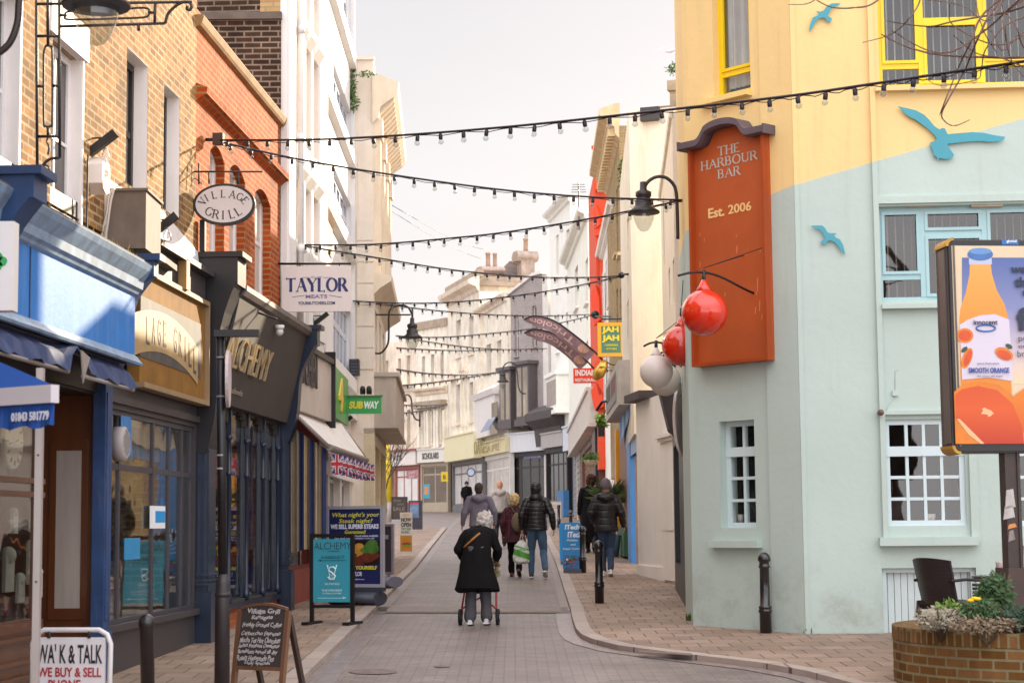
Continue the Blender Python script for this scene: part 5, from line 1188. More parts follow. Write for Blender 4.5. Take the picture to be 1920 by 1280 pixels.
# ------------------------------------------------------------ orange hanging sign board
OB = paint('#ae4f1e', .55, .14, 1.5, bump=.06, dirt=.12, dirtc='#8a4526'); ob = thing('sign_board', 'tall burnt orange painted sign board with curved dark top on the mint corner', 'sign', WAf.at(.5, 4, .1))
r = WAf.rect(1299, 1441, 262, 682, .1); u0, u1, z0, z1 = r
bt = .1
uc_ = (u0 + u1) / 2; W_ = u1 - u0
def topz(t):   # ogee: flat shoulders and a round hump, t 0..1 across
    x = abs(t - .5) * 2
    if x > .62: return 0
    if x > .45: k = (.62 - x) / .17; return .09 * k * k
    return .09 + .10 * math.sqrt(max(0, 1 - (x / .45) ** 2)) ** 1 
n = 40; s = WAf.mb(); top = [(u1 - W_ * i / n, z1 - .02 + topz(1 - i / n)) for i in range(n + 1)]
s.prism([(u0, z0), (u1, z0)] + top, -.08, -.0); pnl = s.build('board', OB, ob)
s = WAf.mb(); s.box(u0, u0 + .035, -.16, -.08, z0, z1); s.box(u1 - .035, u1, -.16, -.08, z0, z1); s.box(u0 + .035, u1 - .035, -.16, -.08, z0, z0 + .035); s.build('frame', paint('#a04316', .4, .1), ob)
s = WAf.mb(); ov = .07
T2 = [(u0 - ov + (W_ + 2 * ov) * i / n, z1 - .02 + topz(i / n)) for i in range(n + 1)]
for i in range(n):
    (a, za), (b, zb2) = T2[i], T2[i + 1]
    s.add([(a, -.24, za), (b, -.24, zb2), (b, -.24, zb2 + .075), (a, -.24, za + .075), (a, 0, za), (b, 0, zb2), (b, 0, zb2 + .075), (a, 0, za + .075), (a, -.19, za - .02), (b, -.19, zb2 - .02)], [(0, 1, 2, 3), (3, 2, 6, 7), (0, 4, 5, 1), (8, 9, 5, 4), (0, 1, 9, 8)])
s.box(T2[0][0] - .02, T2[0][0], -.25, 0, z1 - .04, z1 + .07); s.box(T2[-1][0], T2[-1][0] + .02, -.25, 0, z1 - .04, z1 + .07); s.build('crest', paint('#5c5058', .55, .15, 4), ob)
# scratched paint
s = WAf.mb()
for x, y, l in ((1381, 460, 16), (1420, 520, 26), (1424, 562, 22), (1428, 588, 12), (1312, 436, 8), (1418, 545, 8), (1320, 446, 8), (1312, 490, 12), (1425, 465, 10), (1380, 440, 6), (1359, 548, 8), (1416, 575, 14)):
    q = WAf.rect(x, x + 1.6, y, y + l, .08); s.prism([(q[0] - .002, q[2]), (q[0] + .006, q[2] + .01), (q[1], q[3]), (q[0] + .004, q[3] - .01)], -.082, -.08)
s.build('paint_scratch', paint('#d98a66', .6, .1), pnl)
# incised roman capitals, drawn as strokes with serifs
SER = {'T': ([(.5, 0, .5, 1, 1), (.02, 1, .98, 1, 0)], .95), 'H': ([(.15, 0, .15, 1, 1), (.85, 0, .85, 1, 1), (.15, .5, .85, .5, 0)], 1.05), 'E': ([(.15, 0, .15, 1, 1), (.15, 1, .85, 1, 0), (.15, .52, .7, .52, 0), (.15, 0, .9, 0, 0)], .8),
 'A': ([(.5, 1, .08, 0, 0), (.5, 1, .92, 0, 1), (.25, .36, .75, .36, 0)], 1.05), 'R': ([(.15, 0, .15, 1, 1), ('arc', .45, .75, .32, .25, -90, 90), (.15, 1, .45, 1, 0), (.15, .5, .45, .5, 0), (.5, .5, .95, 0, 1)], .95),
 'B': ([(.15, 0, .15, 1, 1), ('arc', .45, .76, .3, .24, -90, 90), ('arc', .5, .27, .34, .27, -90, 90), (.15, 1, .45, 1, 0), (.15, .52, .5, .52, 0), (.15, 0, .5, 0, 0)], .9), 'O': ([('arc', .5, .5, .45, .5, 0, 360)], 1.1),
 'U': ([(.15, .35, .15, 1, 1), (.85, .35, .85, 1, 0), ('arc', .5, .35, .35, .35, 180, 360)], 1.05), 'V': ([(.08, 1, .5, 0, 1), (.92, 1, .5, 0, 0)], 1.0), 'I': ([(.2, 0, .2, 1, 1)], .4), 'L': ([(.15, 0, .15, 1, 1), (.15, 0, .85, 0, 0)], .8),
 'G': ([('arc', .5, .5, .45, .5, 40, 320), (.82, .1, .82, .45, 1)], 1.1), 'Y': ([(.08, 1, .5, .5, 1), (.92, 1, .5, .5, 0), (.5, 0, .5, .5, 1)], 1.0), 'S': ([('arc', .45, .75, .32, .25, 30, 270), ('arc', .45, .25, .35, .25, -150, 90)], .75), 'M': ([(.1, 0, .15, 1, 0), (.9, 0, .85, 1, 1), (.15, 1, .5, .1, 1), (.85, 1, .5, .1, 0)], 1.2)}
def serif_letter(mb, ch, x, z, h, y, wk=.8, tk=.15, tn=.06, th=.004, rot=0, xs=1):
    """one letter drawn with its lower left at x,z; returns its advance"""
    st, adv = SER[ch]; wd = h * wk * adv
    def T(px_, pz): X, Z = px_ * wd, pz * h; return (x + X * math.cos(rot) - Z * math.sin(rot), z + X * math.sin(rot) + Z * math.cos(rot))
    def bar_(a, b, t):
        a = T(*a); b = T(*b); d = Vector((b[0] - a[0], b[1] - a[1])); 
        if d.length < 1e-6: return
        n_ = Vector((-d.y, d.x)).normalized() * t * h / 2
        mb.prism([(a[0] - n_.x, a[1] - n_.y), (b[0] - n_.x, b[1] - n_.y), (b[0] + n_.x, b[1] + n_.y), (a[0] + n_.x, a[1] + n_.y)], y - th, y)
    for s_ in st:
        if s_[0] == 'arc':
            _, cx, cy, rx, ry, a0, a1 = s_; k = max(6, int(abs(a1 - a0) / 18)); 
            for i in range(k):
                aa, ab = R(a0 + (a1 - a0) * i / k), R(a0 + (a1 - a0) * (i + 1) / k); am = (aa + ab) / 2
                bar_((cx + rx * math.cos(aa) * 1.0, cy + ry * math.sin(aa)), (cx + rx * math.cos(ab), cy + ry * math.sin(ab)), tn + (tk - tn) * abs(math.cos(am)))
        else:
            x0_, y0_, x1_, y1_, w_ = s_; bar_((x0_, y0_), (x1_, y1_), tk if w_ else tn)
            for (q, v) in ((x0_, y0_), (x1_, y1_)):
                if v in (0, 1) and y0_ != y1_: bar_((q - .16 / max(adv, .5), v), (q + .16 / max(adv, .5), v), tn)
                elif y0_ == y1_ and (q in (.98, .02, .85, .9)) and v in (0, 1): bar_((q, v - .09), (q, v + .09), tn)
    return wd
def serif_line(mb, txt, u0, u1, z, h, y, tk=.15, tn=.06, th=.004, gap=.12):
    tot = sum(SER[c][1] if c != ' ' else .5 for c in txt) + gap * (len(txt) - 1)
    wk = (u1 - u0) / (tot * h); x = u0
    for c in txt:
        if c == ' ': x += .5 * h * wk; continue
        serif_letter(mb, c, x, z, h, y, wk, tk, tn, th); x += (SER[c][1] + gap) * h * wk
s = WAf.mb()
for txt, xl, xr, yt, yb in (('THE', 1345, 1386, 272, 288), ('HARBOUR', 1313, 1419, 293, 309), ('BAR', 1345, 1387, 315, 331)):
    q = WAf.rect(xl, xr, yt, yb, .09); serif_line(s, txt, q[0], q[1], q[2], q[3] - q[2], -.081, .17, .08)
s.build('lettering', paint('#b3b7ad', .4, .05), pnl)
s = WAf.mb(); q = WAf.rect(1327, 1408, 384, 403, .09); 
x = q[0]; h = (q[3] - q[2])
s.glyphs('Est.', (q[0], q[0] + (q[1] - q[0]) * .38, q[2], q[3]), -.081, .004, bold=.03); s.glyphs('2006', (q[0] + (q[1] - q[0]) * .47, q[1], q[2] + h * .08, q[3]), -.081, .004, bold=.02); s.build('lettering', paint('#e2bb7e', .4, .05), pnl)
# ------------------------------------------------------------ buoys on curved iron brackets
RED = paint('#d32a0c', .16, .12, 5, coat=.6); BWH = paint('#d9cfc8', .35, .05, 2, coat=.2)
def buoy(W, px, py, d, rad, mat, lab, blab, cat='buoy', arm=None):
    c = D(px, py, d); t = thing('buoy', lab, cat, c, 'buoys hung on brackets at the bar corner')
    s = MB(); s.ball(c, rad, 28, 18); s.lathe([(rad * .42, rad * .86), (rad * .25, rad * 1.12), (rad * .1, rad * 1.42), (.004, rad * 1.45)], c, 16); s.build('float', mat, t)
    s = MB(); s.tube([c + Vector((0, 0, rad * 1.2)), c + Vector((0, 0, rad * 1.85))], .022, 8); s.build('shackle', BLACK, t)
    top = c + Vector((0, 0, rad * 1.75))
    # bracket fixed to the wall
    w_ = W.at(W_u(W, top) + (arm or .0), top.z - rad * .75, 0); out_ = top - W.n * .0
    b = thing('wall_bracket', blab, 'bracket', w_, 'iron brackets holding the buoys')
    pts = []; 
    away = (top - w_); away.z = 0; 
    for i in range(15):
        t_ = i / 14; q_ = w_ + away * (t_ * 1.45); q_.z = w_.z + (top.z - w_.z) * math.sin(min(1, t_ * 1.45) * math.pi / 2) ** 1.6 if t_ * 1.45 < 1 else top.z - ((t_ * 1.45 - 1) ** 2) * rad * 1.2
        pts.append(q_)
    s = MB(); s.tube(pts, .014, 6); s.build('arm', BLACK, b)
    s = MB(); s.tube([w_ - W.n * .0, w_ + W.n * .03], .045, 8); s.build('wall_plate', BLACK, b)
    s = MB(); s.tube([top + Vector((0, 0, .05)), W.at(W_u(W, top) + (arm or 0) + .22, top.z + rad * 1.35, .01)], .005, 5); s.tube([top + Vector((0, 0, .05)), W.at(W_u(W, top) - .05, top.z + rad * 1.1, .01)], .005, 5); s.build('stay_wire', BLACK, b)
def W_u(W, p): return (Vector((p.x, p.y, 0)) - W.p0).dot(W.u)
buoy(WAf, 1321, 586, 20.35, .262, RED, 'large glossy red round buoy in front of the orange sign board', 'black iron bracket holding the large red buoy on the orange sign', arm=.1)
buoy(WSd, 1279, 648, 22.9, .26, RED, 'glossy red round buoy half hidden behind the bar corner', 'black iron bracket holding the half hidden red buoy')
buoy(WSd, 1231, 696, 23.2, .215, BWH, 'white round buoy hanging out over the pavement left of the bar', 'black iron bracket holding the nearer white buoy')
buoy(WSd, 1247, 712, 24.3, .215, BWH, 'second white round buoy tucked just behind the first white one', 'black iron bracket holding the farther white buoy')
# grass and weeds along the wall foot
GRS = paint('#4f6b2c', .8, .4, 9)
def grass(lab, W, xl, xr, y, hmax, n, off=.05):
    s = MB(); c = None
    for i in range(n):
        x = rnd.uniform(xl, xr); g = G(x, y + rnd.uniform(-1.5, 1.5)); c = c or g.copy()
        h = hmax * rnd.uniform(.4, 1); a = rnd.uniform(0, 6.28); l = h * rnd.uniform(.1, .6); dx, dy = math.cos(a), math.sin(a); w_ = .006
        p1 = g + Vector((dx * l * .4, dy * l * .4, h * .6)); p2 = g + Vector((dx * l, dy * l, h))
        s.add([g + Vector((-dy * w_, dx * w_, 0)), g + Vector((dy * w_, -dx * w_, 0)), p1 + Vector((dy * w_, -dx * w_, 0)), p1 + Vector((-dy * w_, dx * w_, 0)), p2], [(0, 1, 2, 3), (3, 2, 4)])
    t = thing('grass_tuft', lab, 'plant', c, 'weeds along the foot of the bar wall'); s.build('blades', GRS, t)
grass('longest tuft of green grass at foot of the mint wall', WM, 1562, 1636, 1184, .13, 330)
grass('small tuft of grass at the base of the mint pilaster', WM, 1507, 1522, 1186, .07, 60)
grass('tiny tuft of grass between two tufts below the mint wall', WM, 1530, 1544, 1185, .05, 40)
grass('low weed in the paving at the left corner of the bar', WAf, 1287, 1300, 1162, .1, 70)
# ------------------------------------------------------------ festoon lights
CAB = paint('#231b26', .5, .1); 
def bulb_proto():
    t = MB(); t.lathe([(.012, 0), (.02, -.012), (.02, -.055), (.016, -.06)], (0, 0, 0), 8)
    h = t.build('lamp_holder', CAB); g_ = MB(); g_.ball((0, 0, -.082), .028, 10, 8); b = g_.build('bulb', GL)
    return h, b
_bp = bulb_proto()
def catline(pts, n):
    """smooth curve through pixel points (Catmull-Rom)"""
    out_ = []
    P_ = [pts[0]] + list(pts) + [pts[-1]]
    for i in range(1, len(P_) - 2):
        for k in range(n):
            t = k / n; p0, p1, p2, p3 = P_[i - 1], P_[i], P_[i + 1], P_[i + 2]
            out_.append(tuple(.5 * (2 * p1[j] + (p2[j] - p0[j]) * t + (2 * p0[j] - 5 * p1[j] + 4 * p2[j] - p3[j]) * t * t + (3 * p1[j] - p0[j] - 3 * p2[j] + p3[j]) * t ** 3) for j in (0, 1)))
    out_.append(pts[-1]); return out_
def festoon(lab, pts, d0, d1, sp_px, r=.012):
    c = catline(pts, 14); xs, xe = pts[0][0], pts[-1][0]
    W_ = []
    for x, y in c:
        t = (x - xs) / (xe - xs); d = 1 / ((1 - t) / d0 + t / d1); W_.append(D(x, y, d))
    t_ = thing('string_lights', lab, 'string lights', W_[0], 'festoon lights strung across the street')
    s = MB(); s.tube(W_, r, 6)
    s.tube([p + Vector((0, 0, -.022 - .012 * math.sin(i * 1.7))) for i, p in enumerate(W_)], r * .35, 4); s.build('cable', CAB, t_)
    # bulbs at even pixel spacing interpolated from d0 to d1
    x = xs + sp_px[0] * .5; k = 0
    while x < xe and k < 60:
        for i in range(len(c) - 1):
            if c[i][0] <= x <= c[i + 1][0]:
                f = (x - c[i][0]) / max(c[i + 1][0] - c[i][0], 1e-6); p = W_[i].lerp(W_[i + 1], f); break
        else: p = W_[-1]
        o = (_bp[1] if False else _bp[1].copy()); o.name = 'bulb'; COL.objects.link(o); o.parent = t_; o.location = p - W_[0] + Vector((0, 0, -r)); o.rotation_euler = (rnd.uniform(-.15, .15), rnd.uniform(-.15, .15), 0)
        h = _bp[0].copy(); h.name = 'lamp_holder'; COL.objects.link(h); h.parent = o
        OFF[o.name] = Vector((0, 0, 0)); k += 1
        x += sp_px[0] + (sp_px[1] - sp_px[0]) * (x - xs) / (xe - xs)
    return t_
festoon('nearest string of bulbs, rising rightward over the mural to the tree', [(408, 263), (640, 260), (940, 239), (1280, 203), (1480, 180), (1640, 157), (1800, 133), (1990, 104), (2330, 40)], 20.3, 11.9, (37, 66))
festoon('string of bulbs sagging from the red brick wall to the bar corner lamp', [(412, 266), (600, 306), (900, 351), (1100, 369), (1280, 375)], 20.3, 22.6, (39, 36))
festoon('string of bulbs climbing from the white pilastered building to the bar corner', [(558, 459), (700, 458), (850, 446), (950, 435), (1100, 411), (1278, 376)], 26.3, 22.8, (28, 34))
festoon('string of bulbs drooping above the butcher sign towards the cream gable', [(558, 459), (700, 482), (850, 506), (1000, 519), (1100, 520), (1163, 517)], 26.3, 37, (24, 20))
festoon('string of bulbs level above the far grey building, from the cream side wall', [(662, 564), (744, 568), (833, 567), (937, 558), (1060, 540), (1163, 518)], 34.7, 37, (21, 20))
festoon('string of bulbs running from the cream side wall out to the orange house', [(662, 564), (765, 576), (818, 582), (907, 589), (1010, 592), (1115, 589)], 34.7, 58, (21, 13))
festoon('faint string of bulbs rising behind the hanging street lantern', [(742, 629), (788, 632), (848, 631), (937, 623), (996, 616), (1060, 603), (1115, 590)], 42, 58, (14, 12))
festoon('string of bulbs from the lantern to the grey building, below the others', [(746, 630), (788, 638), (848, 647), (907, 653), (960, 655), (1025, 653)], 42, 60, (13, 10))
festoon('string of bulbs crossing the cream terraces at first floor height', [(744, 652), (818, 656), (880, 657), (940, 655)], 42, 90, (14, 10), .016)
festoon('far string of bulbs sagging to the distant curved lamp', [(744, 692), (803, 700), (877, 703), (943, 696)], 42, 92, (14, 9), .018)
festoon('far string of bulbs rising to the distant curved lamp', [(745, 723), (800, 718), (848, 712), (937, 698)], 42, 92, (13, 9), .018)
festoon('lowest far string of bulbs in front of the tall pedimented windows', [(757, 759), (800, 760), (839, 757)], 60, 104, (10, 7), .02)
festoon('short far string of bulbs under the mossy window hood', [(757, 774), (800, 768), (838, 758)], 60, 104, (10, 7), .02)
bpy.data.objects.remove(_bp[0]); bpy.data.objects.remove(_bp[1])
# black fixing box on the wall where the two nearest strings start
t = thing('wall_fixing', 'dark fixing box with arm where the two nearest light strings start', 'bracket', D(385, 262, 20.3)); s = MB()
c = D(411, 262, 20.3); s.box(c.x - .07, c.x + .05, c.y - .05, c.y + .05, c.z - .06, c.z + .07); s.build('box', paint('#3b2418', .5, .2), t); s = MB(); s.tube([D(372, 262, 20.3), c], .02, 6); s.build('arm', BLACK, t)
t = thing('wall_fixing', 'small dark anchor on the cream gable where two light strings end', 'bracket', D(1165, 518, 37)); s = MB(); s.ball(D(1165, 516, 37), .07, 8, 6); s.build('clamp', BLACK, t); s = MB(); s.tube([D(1165, 514, 37), D(1178, 514, 36)], .02, 6); s.build('arm', BLACK, t)
t = thing('wall_fixing', 'dark anchor on the orange house holding the farther light strings', 'bracket', D(1116, 590, 58)); s = MB(); s.ball(D(1116, 590, 58), .14, 8, 6); s.build('clamp', BLACK, t); s = MB(); s.tube([D(1116, 593, 57.5), D(1173, 593, 47)], .025, 6); s.build('arm', BLACK, t)
# thin telephone wires
for k, (a, b) in enumerate((((655, 345, 35), (920, 490, 100)), ((735, 385, 42), (925, 470, 100)))):
    s = MB(); p, q = D(*a), D(*b); s.tube([p.lerp(q, i / 10) + Vector((0, 0, -.25 * math.sin(math.pi * i / 10))) for i in range(11)], .008, 4)
    tag(s.build('overhead_wire', BLACK), ('upper' if k else 'lower') + ' thin telephone wire crossing the sky to the far chimneys', 'cable')
# ------------------------------------------------------------ street lanterns on swan necks
BOWL = newmat('lantern_bowl')
BOWL[2].inputs['Base Color'].default_value = (.93, .9, .88, 1); BOWL[2].inputs['Roughness'].default_value = .12; BOWL[2].inputs['Transmission Weight'].default_value = .85; BOWL[2].inputs['IOR'].default_value = 1.08; BOWL = BOWL[0]
def lantern(lab, px, py, d, arm_px, k=1.0):
    """cap bottom rim at px,py; arm_px: pixel points of the pipe at depth d"""
    c = D(px, py, d); t = thing('street_lantern', lab, 'lamp', c, 'old style street lanterns on swan neck arms')
    s = MB(); s.lathe([(.20 * k, 0), (.205 * k, .02 * k), (.13 * k, .07 * k), (.11 * k, .10 * k), (.115 * k, .16 * k), (.09 * k, .17 * k), (.085 * k, .2 * k), (.10 * k, .22 * k), (.10 * k, .27 * k), (.045 * k, .3 * k), (.04 * k, .4 * k)], c, 20); s.build('cap', IRON, t)
    s = MB(); s.lathe([(.005, -.235 * k), (.05 * k, -.22 * k), (.09 * k, -.17 * k), (.125 * k, -.08 * k), (.14 * k, 0), (.13 * k, .01)], c, 18); s.build('glass_bowl', GL, t)
    s = MB(); s.tube([D(x, y, d) for x, y in catline(arm_px, 6)], .022 * k, 8); s.build('swan_neck', IRON, t)
lantern('street lantern hanging at the left corner of the orange sign', 1207, 400, 22.6, [(1207, 375), (1207, 358), (1214, 342), (1230, 332), (1248, 333), (1262, 345), (1268, 362), (1270, 400), (1271, 448)])
lantern('street lantern hanging beyond the butcher sign on the cream building', 773, 634, 35.5, [(773, 618), (773, 590), (772, 586)], 1.0)
t = bpy.data.objects['street_lantern.001']
s = MB()
for a in ([(702, 558), (702, 678)], [(705, 590), (770, 590)], [(773, 600), (773, 578)]): s.tube([D(x, y, 35.5) for x, y in a], .016, 6)
s.tube([D(x, y, 35.5) for x, y in catline([(703, 662), (715, 661), (727, 645), (729, 620), (729, 590), (734, 578), (750, 572), (765, 576), (773, 590)], 5)], .02, 6); s.build('bracket', IRON, t)
lantern('distant street lantern arching from the grey painted building', 943, 716, 93, [(943, 700), (943, 690), (948, 682), (957, 679), (966, 684), (970, 700), (972, 725), (978, 736), (986, 738)], 1.5)
lantern('large street lantern cut by the top edge at far left', 180, 14, 11.8, [(180, 0), (180, -60), (150, -110), (90, -110), (45, -60), (36, 0), (32, 45), (15, 85), (-20, 110)], 1.12)
t = thing('lamp_bracket', 'thin empty curved lamp arm on the farthest cream terrace', 'bracket', D(786, 790, 112)); s = MB(); s.tube([D(x, y, 112) for x, y in catline([(757, 742), (765, 740), (771, 748), (773, 770), (778, 784), (786, 788)], 5)], .05, 6); s.tube([D(787, 770, 112), D(787, 800, 112)], .06, 6); s.build('arm', IRON, t)
# ornamental iron bracket on the first building
t = thing('iron_bracket', 'ornamental wrought iron sign bracket with scrolls on yellow brick', 'bracket', D(68, 330, 13.7)); s = MB()
def pl(pts, r=.011, sm=True, d=13.7): s.tube([D(x, y, d) for x, y in (catline(pts, 4) if sm else pts)], r, 6)
for a in ([(68, -40), (70, 335)], [(111, -40), (112, 296)], [(69, 8), (360, 4)], [(112, 50), (310, 44)], [(70, 68), (111, 68)], [(70, 162), (82, 162)], [(98, 161), (111, 161)], [(70, 256), (112, 256)], [(291, 6), (290, 45)], [(90, -40), (90, 86)], [(90, 238), (90, 256)], [(111, 29), (125, 29)], [(279, 24), (290, 24)], [(260, 46), (260, 58)]): pl(a, .012, False)
pl([(82, 100), (82, 225), (85, 236), (90, 238), (95, 236), (98, 225), (98, 100), (95, 88), (90, 86), (85, 88), (82, 100)], .009)
pl([(230, 35), (130, 37), (124, 30), (130, 22), (200, 20), (270, 15), (279, 24), (270, 33), (210, 35)], .009)
pl([(310, 44), (316, 25), (335, 8), (352, 4), (359, 12), (356, 19), (350, 17), (352, 12)], .012)
pl([(112, 296), (95, 298), (82, 308), (72, 330)], .012); pl([(74, 318), (84, 310), (92, 314), (90, 320), (84, 317)], .008); pl([(74, 342), (84, 330), (93, 334), (92, 343), (84, 342), (85, 336)], .008); pl([(90, 256), (88, 266), (92, 276), (90, 290)], .008)
s.build('ironwork', IRON, t)
# ------------------------------------------------------------ wall clutter
def floodlight(lab, x, y, d, k=1.0, fl=1):
    c = D(x, y, d); t = thing('floodlight', lab, 'lamp', c, 'slim black floodlights on the left fronts'); s = MB(Matrix.Translation(c) @ Matrix.Rotation(R(-38), 4, 'Y'))
    s.box(-.16 * k, .16 * k, -.04 * k, .04 * k, -.035 * k, .035 * k); s.build('housing', BLACK, t)
    s = MB(); s.tube([c + Vector((-.1 * k, 0, -.08 * k)), c + Vector((-.14 * k, .05, .06 * k)), c + Vector((0, .02, .06 * k))], .01, 5); s.build('arm', BLACK, t)
    if fl: s = MB(); s.lathe([(.015, .0), (.035, -.06), (.04, -.11), (.01, -.13)], c + Vector((.04, 0, -.04)), 10); s.build('lens', BOWL, t)
floodlight('black floodlight high on the yellow brick beside the alarm box', 190, 270, 15.8)
floodlight('black floodlight by the air conditioning box', 307, 422, 17.6)
floodlight('black floodlight on the red brick above the Alchemy fascia', 445, 512, 22, .9, 0)
floodlight('small black floodlight above the kitchen sign', 594, 690, 28, .9, 0)
floodlight('small floodlight over the green shop sign', 648, 790, 32, .9, 0)
floodlight('topmost of the floodlights over the butcher shop', 601, 598, 27.5, .9, 0)
al = thing('alarm_box', 'hexagonal white and red alarm box on the yellow brick wall', 'alarm', WA.at(WA.px(175, 330)[0], WA.px(175, 330)[1], .05)); a, z = WA.px(172, 330); s = WA.mb()
hx = [(a - .0 + .14 * math.cos(R(60 * k + 30)), z + .17 * math.sin(R(60 * k + 30))) for k in range(6)]; s.prism(hx, -.13, 0); s.build('case', paint('#e7ddd6', .4, .05), al); s = WA.mb(); s.prism([(a - .1, z - .13), (a + .0, z - .17), (a + .1, z - .14), (a + .12, z - .06), (a - .12, z - .06)], -.133, -.13); s.glyphs('ADT', (a - .06, a + .06, z - .02, z + .06), -.131, .004); s.build('red_band', paint('#c04534', .4), al)
# air-conditioning cabinet over the Village Grill
ac = thing('air_conditioner', 'weathered grey boxed air conditioning unit over the shop cornice', 'air conditioner', D(236, 460, 17.4)); s = MB(); a, b = D(201, 466, 16.3), D(274, 358, 16.3)
s.box(a.x, b.x, 16.3, 17.0, a.z, b.z); s.box(a.x - .02, b.x + .02, 16.28, 17.02, b.z, b.z + .025); s.build('cabinet', paint('#6e6054', .75, .25, 4, dirt=.4), ac)
s = MB(); s.tube([D(x, y, 16.2) for x, y in catline([(212, 352), (204, 370), (200, 400), (190, 440), (186, 460)], 5)], .012, 5); s.tube([D(x, y, 16.2) for x, y in catline([(214, 353), (207, 380), (200, 430), (192, 462)], 5)], .012, 5); s.build('hose', paint('#c9c0b6', .6), ac)
s = MB(); q0 = D(196, 462, 17.3); q1 = D(300, 452, 17.3); s.box(q0.x, q1.x, 17.2, 18.2, q0.z - .12, q0.z - .06); s.build('ledge', paint('#4a423e', .7, .3), ac)
# wires draped on the fronts
s = MB(); s.tube([D(x, y, 17.6) for x, y in catline([(200, 20), (206, 60), (215, 180), (226, 280), (233, 350)], 4)], .008, 4); s.tube([D(x, y, 15.5) for x, y in catline([(165, 290), (163, 400), (163, 430)], 4)], .009, 4); s.tube([D(x, y, 19.3) for x, y in catline([(293, 40), (296, 75), (320, 100), (340, 125), (343, 200), (340, 300)], 4)], .008, 4)
tag(s.build('wall_cable', BLACK), 'thin dark cables drooping down the yellow brick front', 'cable')
s = MB(); s.tube([D(x, y, 21.5) for x, y in catline([(410, 545), (430, 552), (450, 575), (480, 585), (520, 598)], 4)], .012, 4); s.tube([D(x, y, 21.3) for x, y in catline([(414, 520), (425, 540), (437, 566), (430, 560), (418, 552)], 4)], .009, 4)
tag(s.build('wall_cable', BLACK), 'tangled cables lying along the Alchemy cornice', 'cable')
dc = thing('dome_camera', 'small white dome camera under the Alchemy cornice', 'camera', D(524, 622, 23)); s = MB(); s.ball(D(524, 622, 22.6), .05, 12, 8); s.build('dome', paint('#cfc8c4', .3), dc); s = MB(); c = D(524, 617, 22.6); s.lathe([(.05, 0), (.06, .02), (.06, .05)], c, 12); s.build('mount', WHITE, dc)
dc = thing('bullet_camera', 'white bullet camera above the striped awning', 'camera', D(640, 806, 31)); s = MB(); s.tube([D(633, 803, 31), D(644, 806, 30.6)], .05, 10); s.build('case', WHITE, dc)
bx = thing('speaker_box', 'black box speaker on the cream side wall over the sandwich sign', 'speaker', D(664, 688, 34.8)); s = MB(); a, b = D(655, 703, 34.6), D(673, 673, 34.6); s.box(a.x, b.x, 34.55, 34.85, a.z, b.z); s.build('case', paint('#2a2a31', .5, .2), bx); s = MB(); 
for i in range(5): z = a.z + (b.z - a.z) * (i + .5) / 5; s.box(a.x + .03, b.x - .03, 34.54, 34.55, z - .012, z + .012)
s.build('grille', paint('#4b4c55', .5), bx)
for x, lab in ((680, 'left of two dark cowls standing on the green sandwich sign bracket'), (692, 'right of two dark cowls standing on the green sandwich sign bracket')):
    c = thing('siren', lab, 'alarm', D(x, 738, 33.4)); s = MB(); s.lathe([(.05, 0), (.052, .1), (.04, .14), (.02, .155)], D(x, 739, 33.4), 12); s.build('cowl', BLACK, c)
# moss and dry grass on the blue cornice
s = MB()
for i in range(900):
    t_ = rnd.random(); u = 3.6 + t_ * (ub - 3.6); y_ = rnd.uniform(.05, .35) ; p = WA.at(u, zf1 + .30, y_); h = rnd.uniform(.02, .10) * (1.6 if rnd.random() < .15 else 1)
    a = rnd.uniform(0, 6.28); w_ = .006; s.add([p + Vector((w_ * math.cos(a), w_ * math.sin(a), 0)), p - Vector((w_ * math.cos(a), w_ * math.sin(a), 0)), p + Vector((rnd.uniform(-.04, .04), rnd.uniform(-.04, .04), h))], [(0, 1, 2)])
t = thing('ledge_grass', 'dry pale grass and moss growing along the blue cornice', 'plant', WA.at(8, zf1 + .30, .2)); s.build('blades', paint('#b09a5c', .9, .4, 8), t)
# ------------------------------------------------------------ projecting signs
def flat_sign(name, lab, cat, xl, xr, yt, yb, d, board, frame=None, fw=.03, th=.05, group=None):
    W = mkwall(xl, d, xr, d); r = W.rect(xl, xr, yt, yb); t = thing(name, lab, cat, W.at((r[0] + r[1]) / 2, r[2]), group)
    s = W.mb(); s.box(r[0], r[1], 0, th, r[2], r[3]); b = s.build('board', board, t)
    if frame:
        s = W.mb(); e = .004
        s.box(r[0] - e, r[0] + fw, -.012, th + .01, r[2] - e, r[3] + e); s.box(r[1] - fw, r[1] + e, -.012, th + .01, r[2] - e, r[3] + e); s.box(r[0] + fw, r[1] - fw, -.012, th + .01, r[2] - e, r[2] + fw); s.box(r[0] + fw, r[1] - fw, -.012, th + .01, r[3] - fw, r[3] + e); s.build('frame', frame, t)
    return W, r, t, b
def words(W, par, L, mat, name='lettering', y=-.002, th=.003):
    """L: (text, xl, xr, yt, yb[, bold[, shear]])"""
    s = W.mb()
    for l in L:
        q = W.rect(*l[1:5]); s.glyphs(l[0], q, y, th, 0, l[6] if len(l) > 6 else 0, l[5] if len(l) > 5 else 0)
    return s.build(name, mat, par)
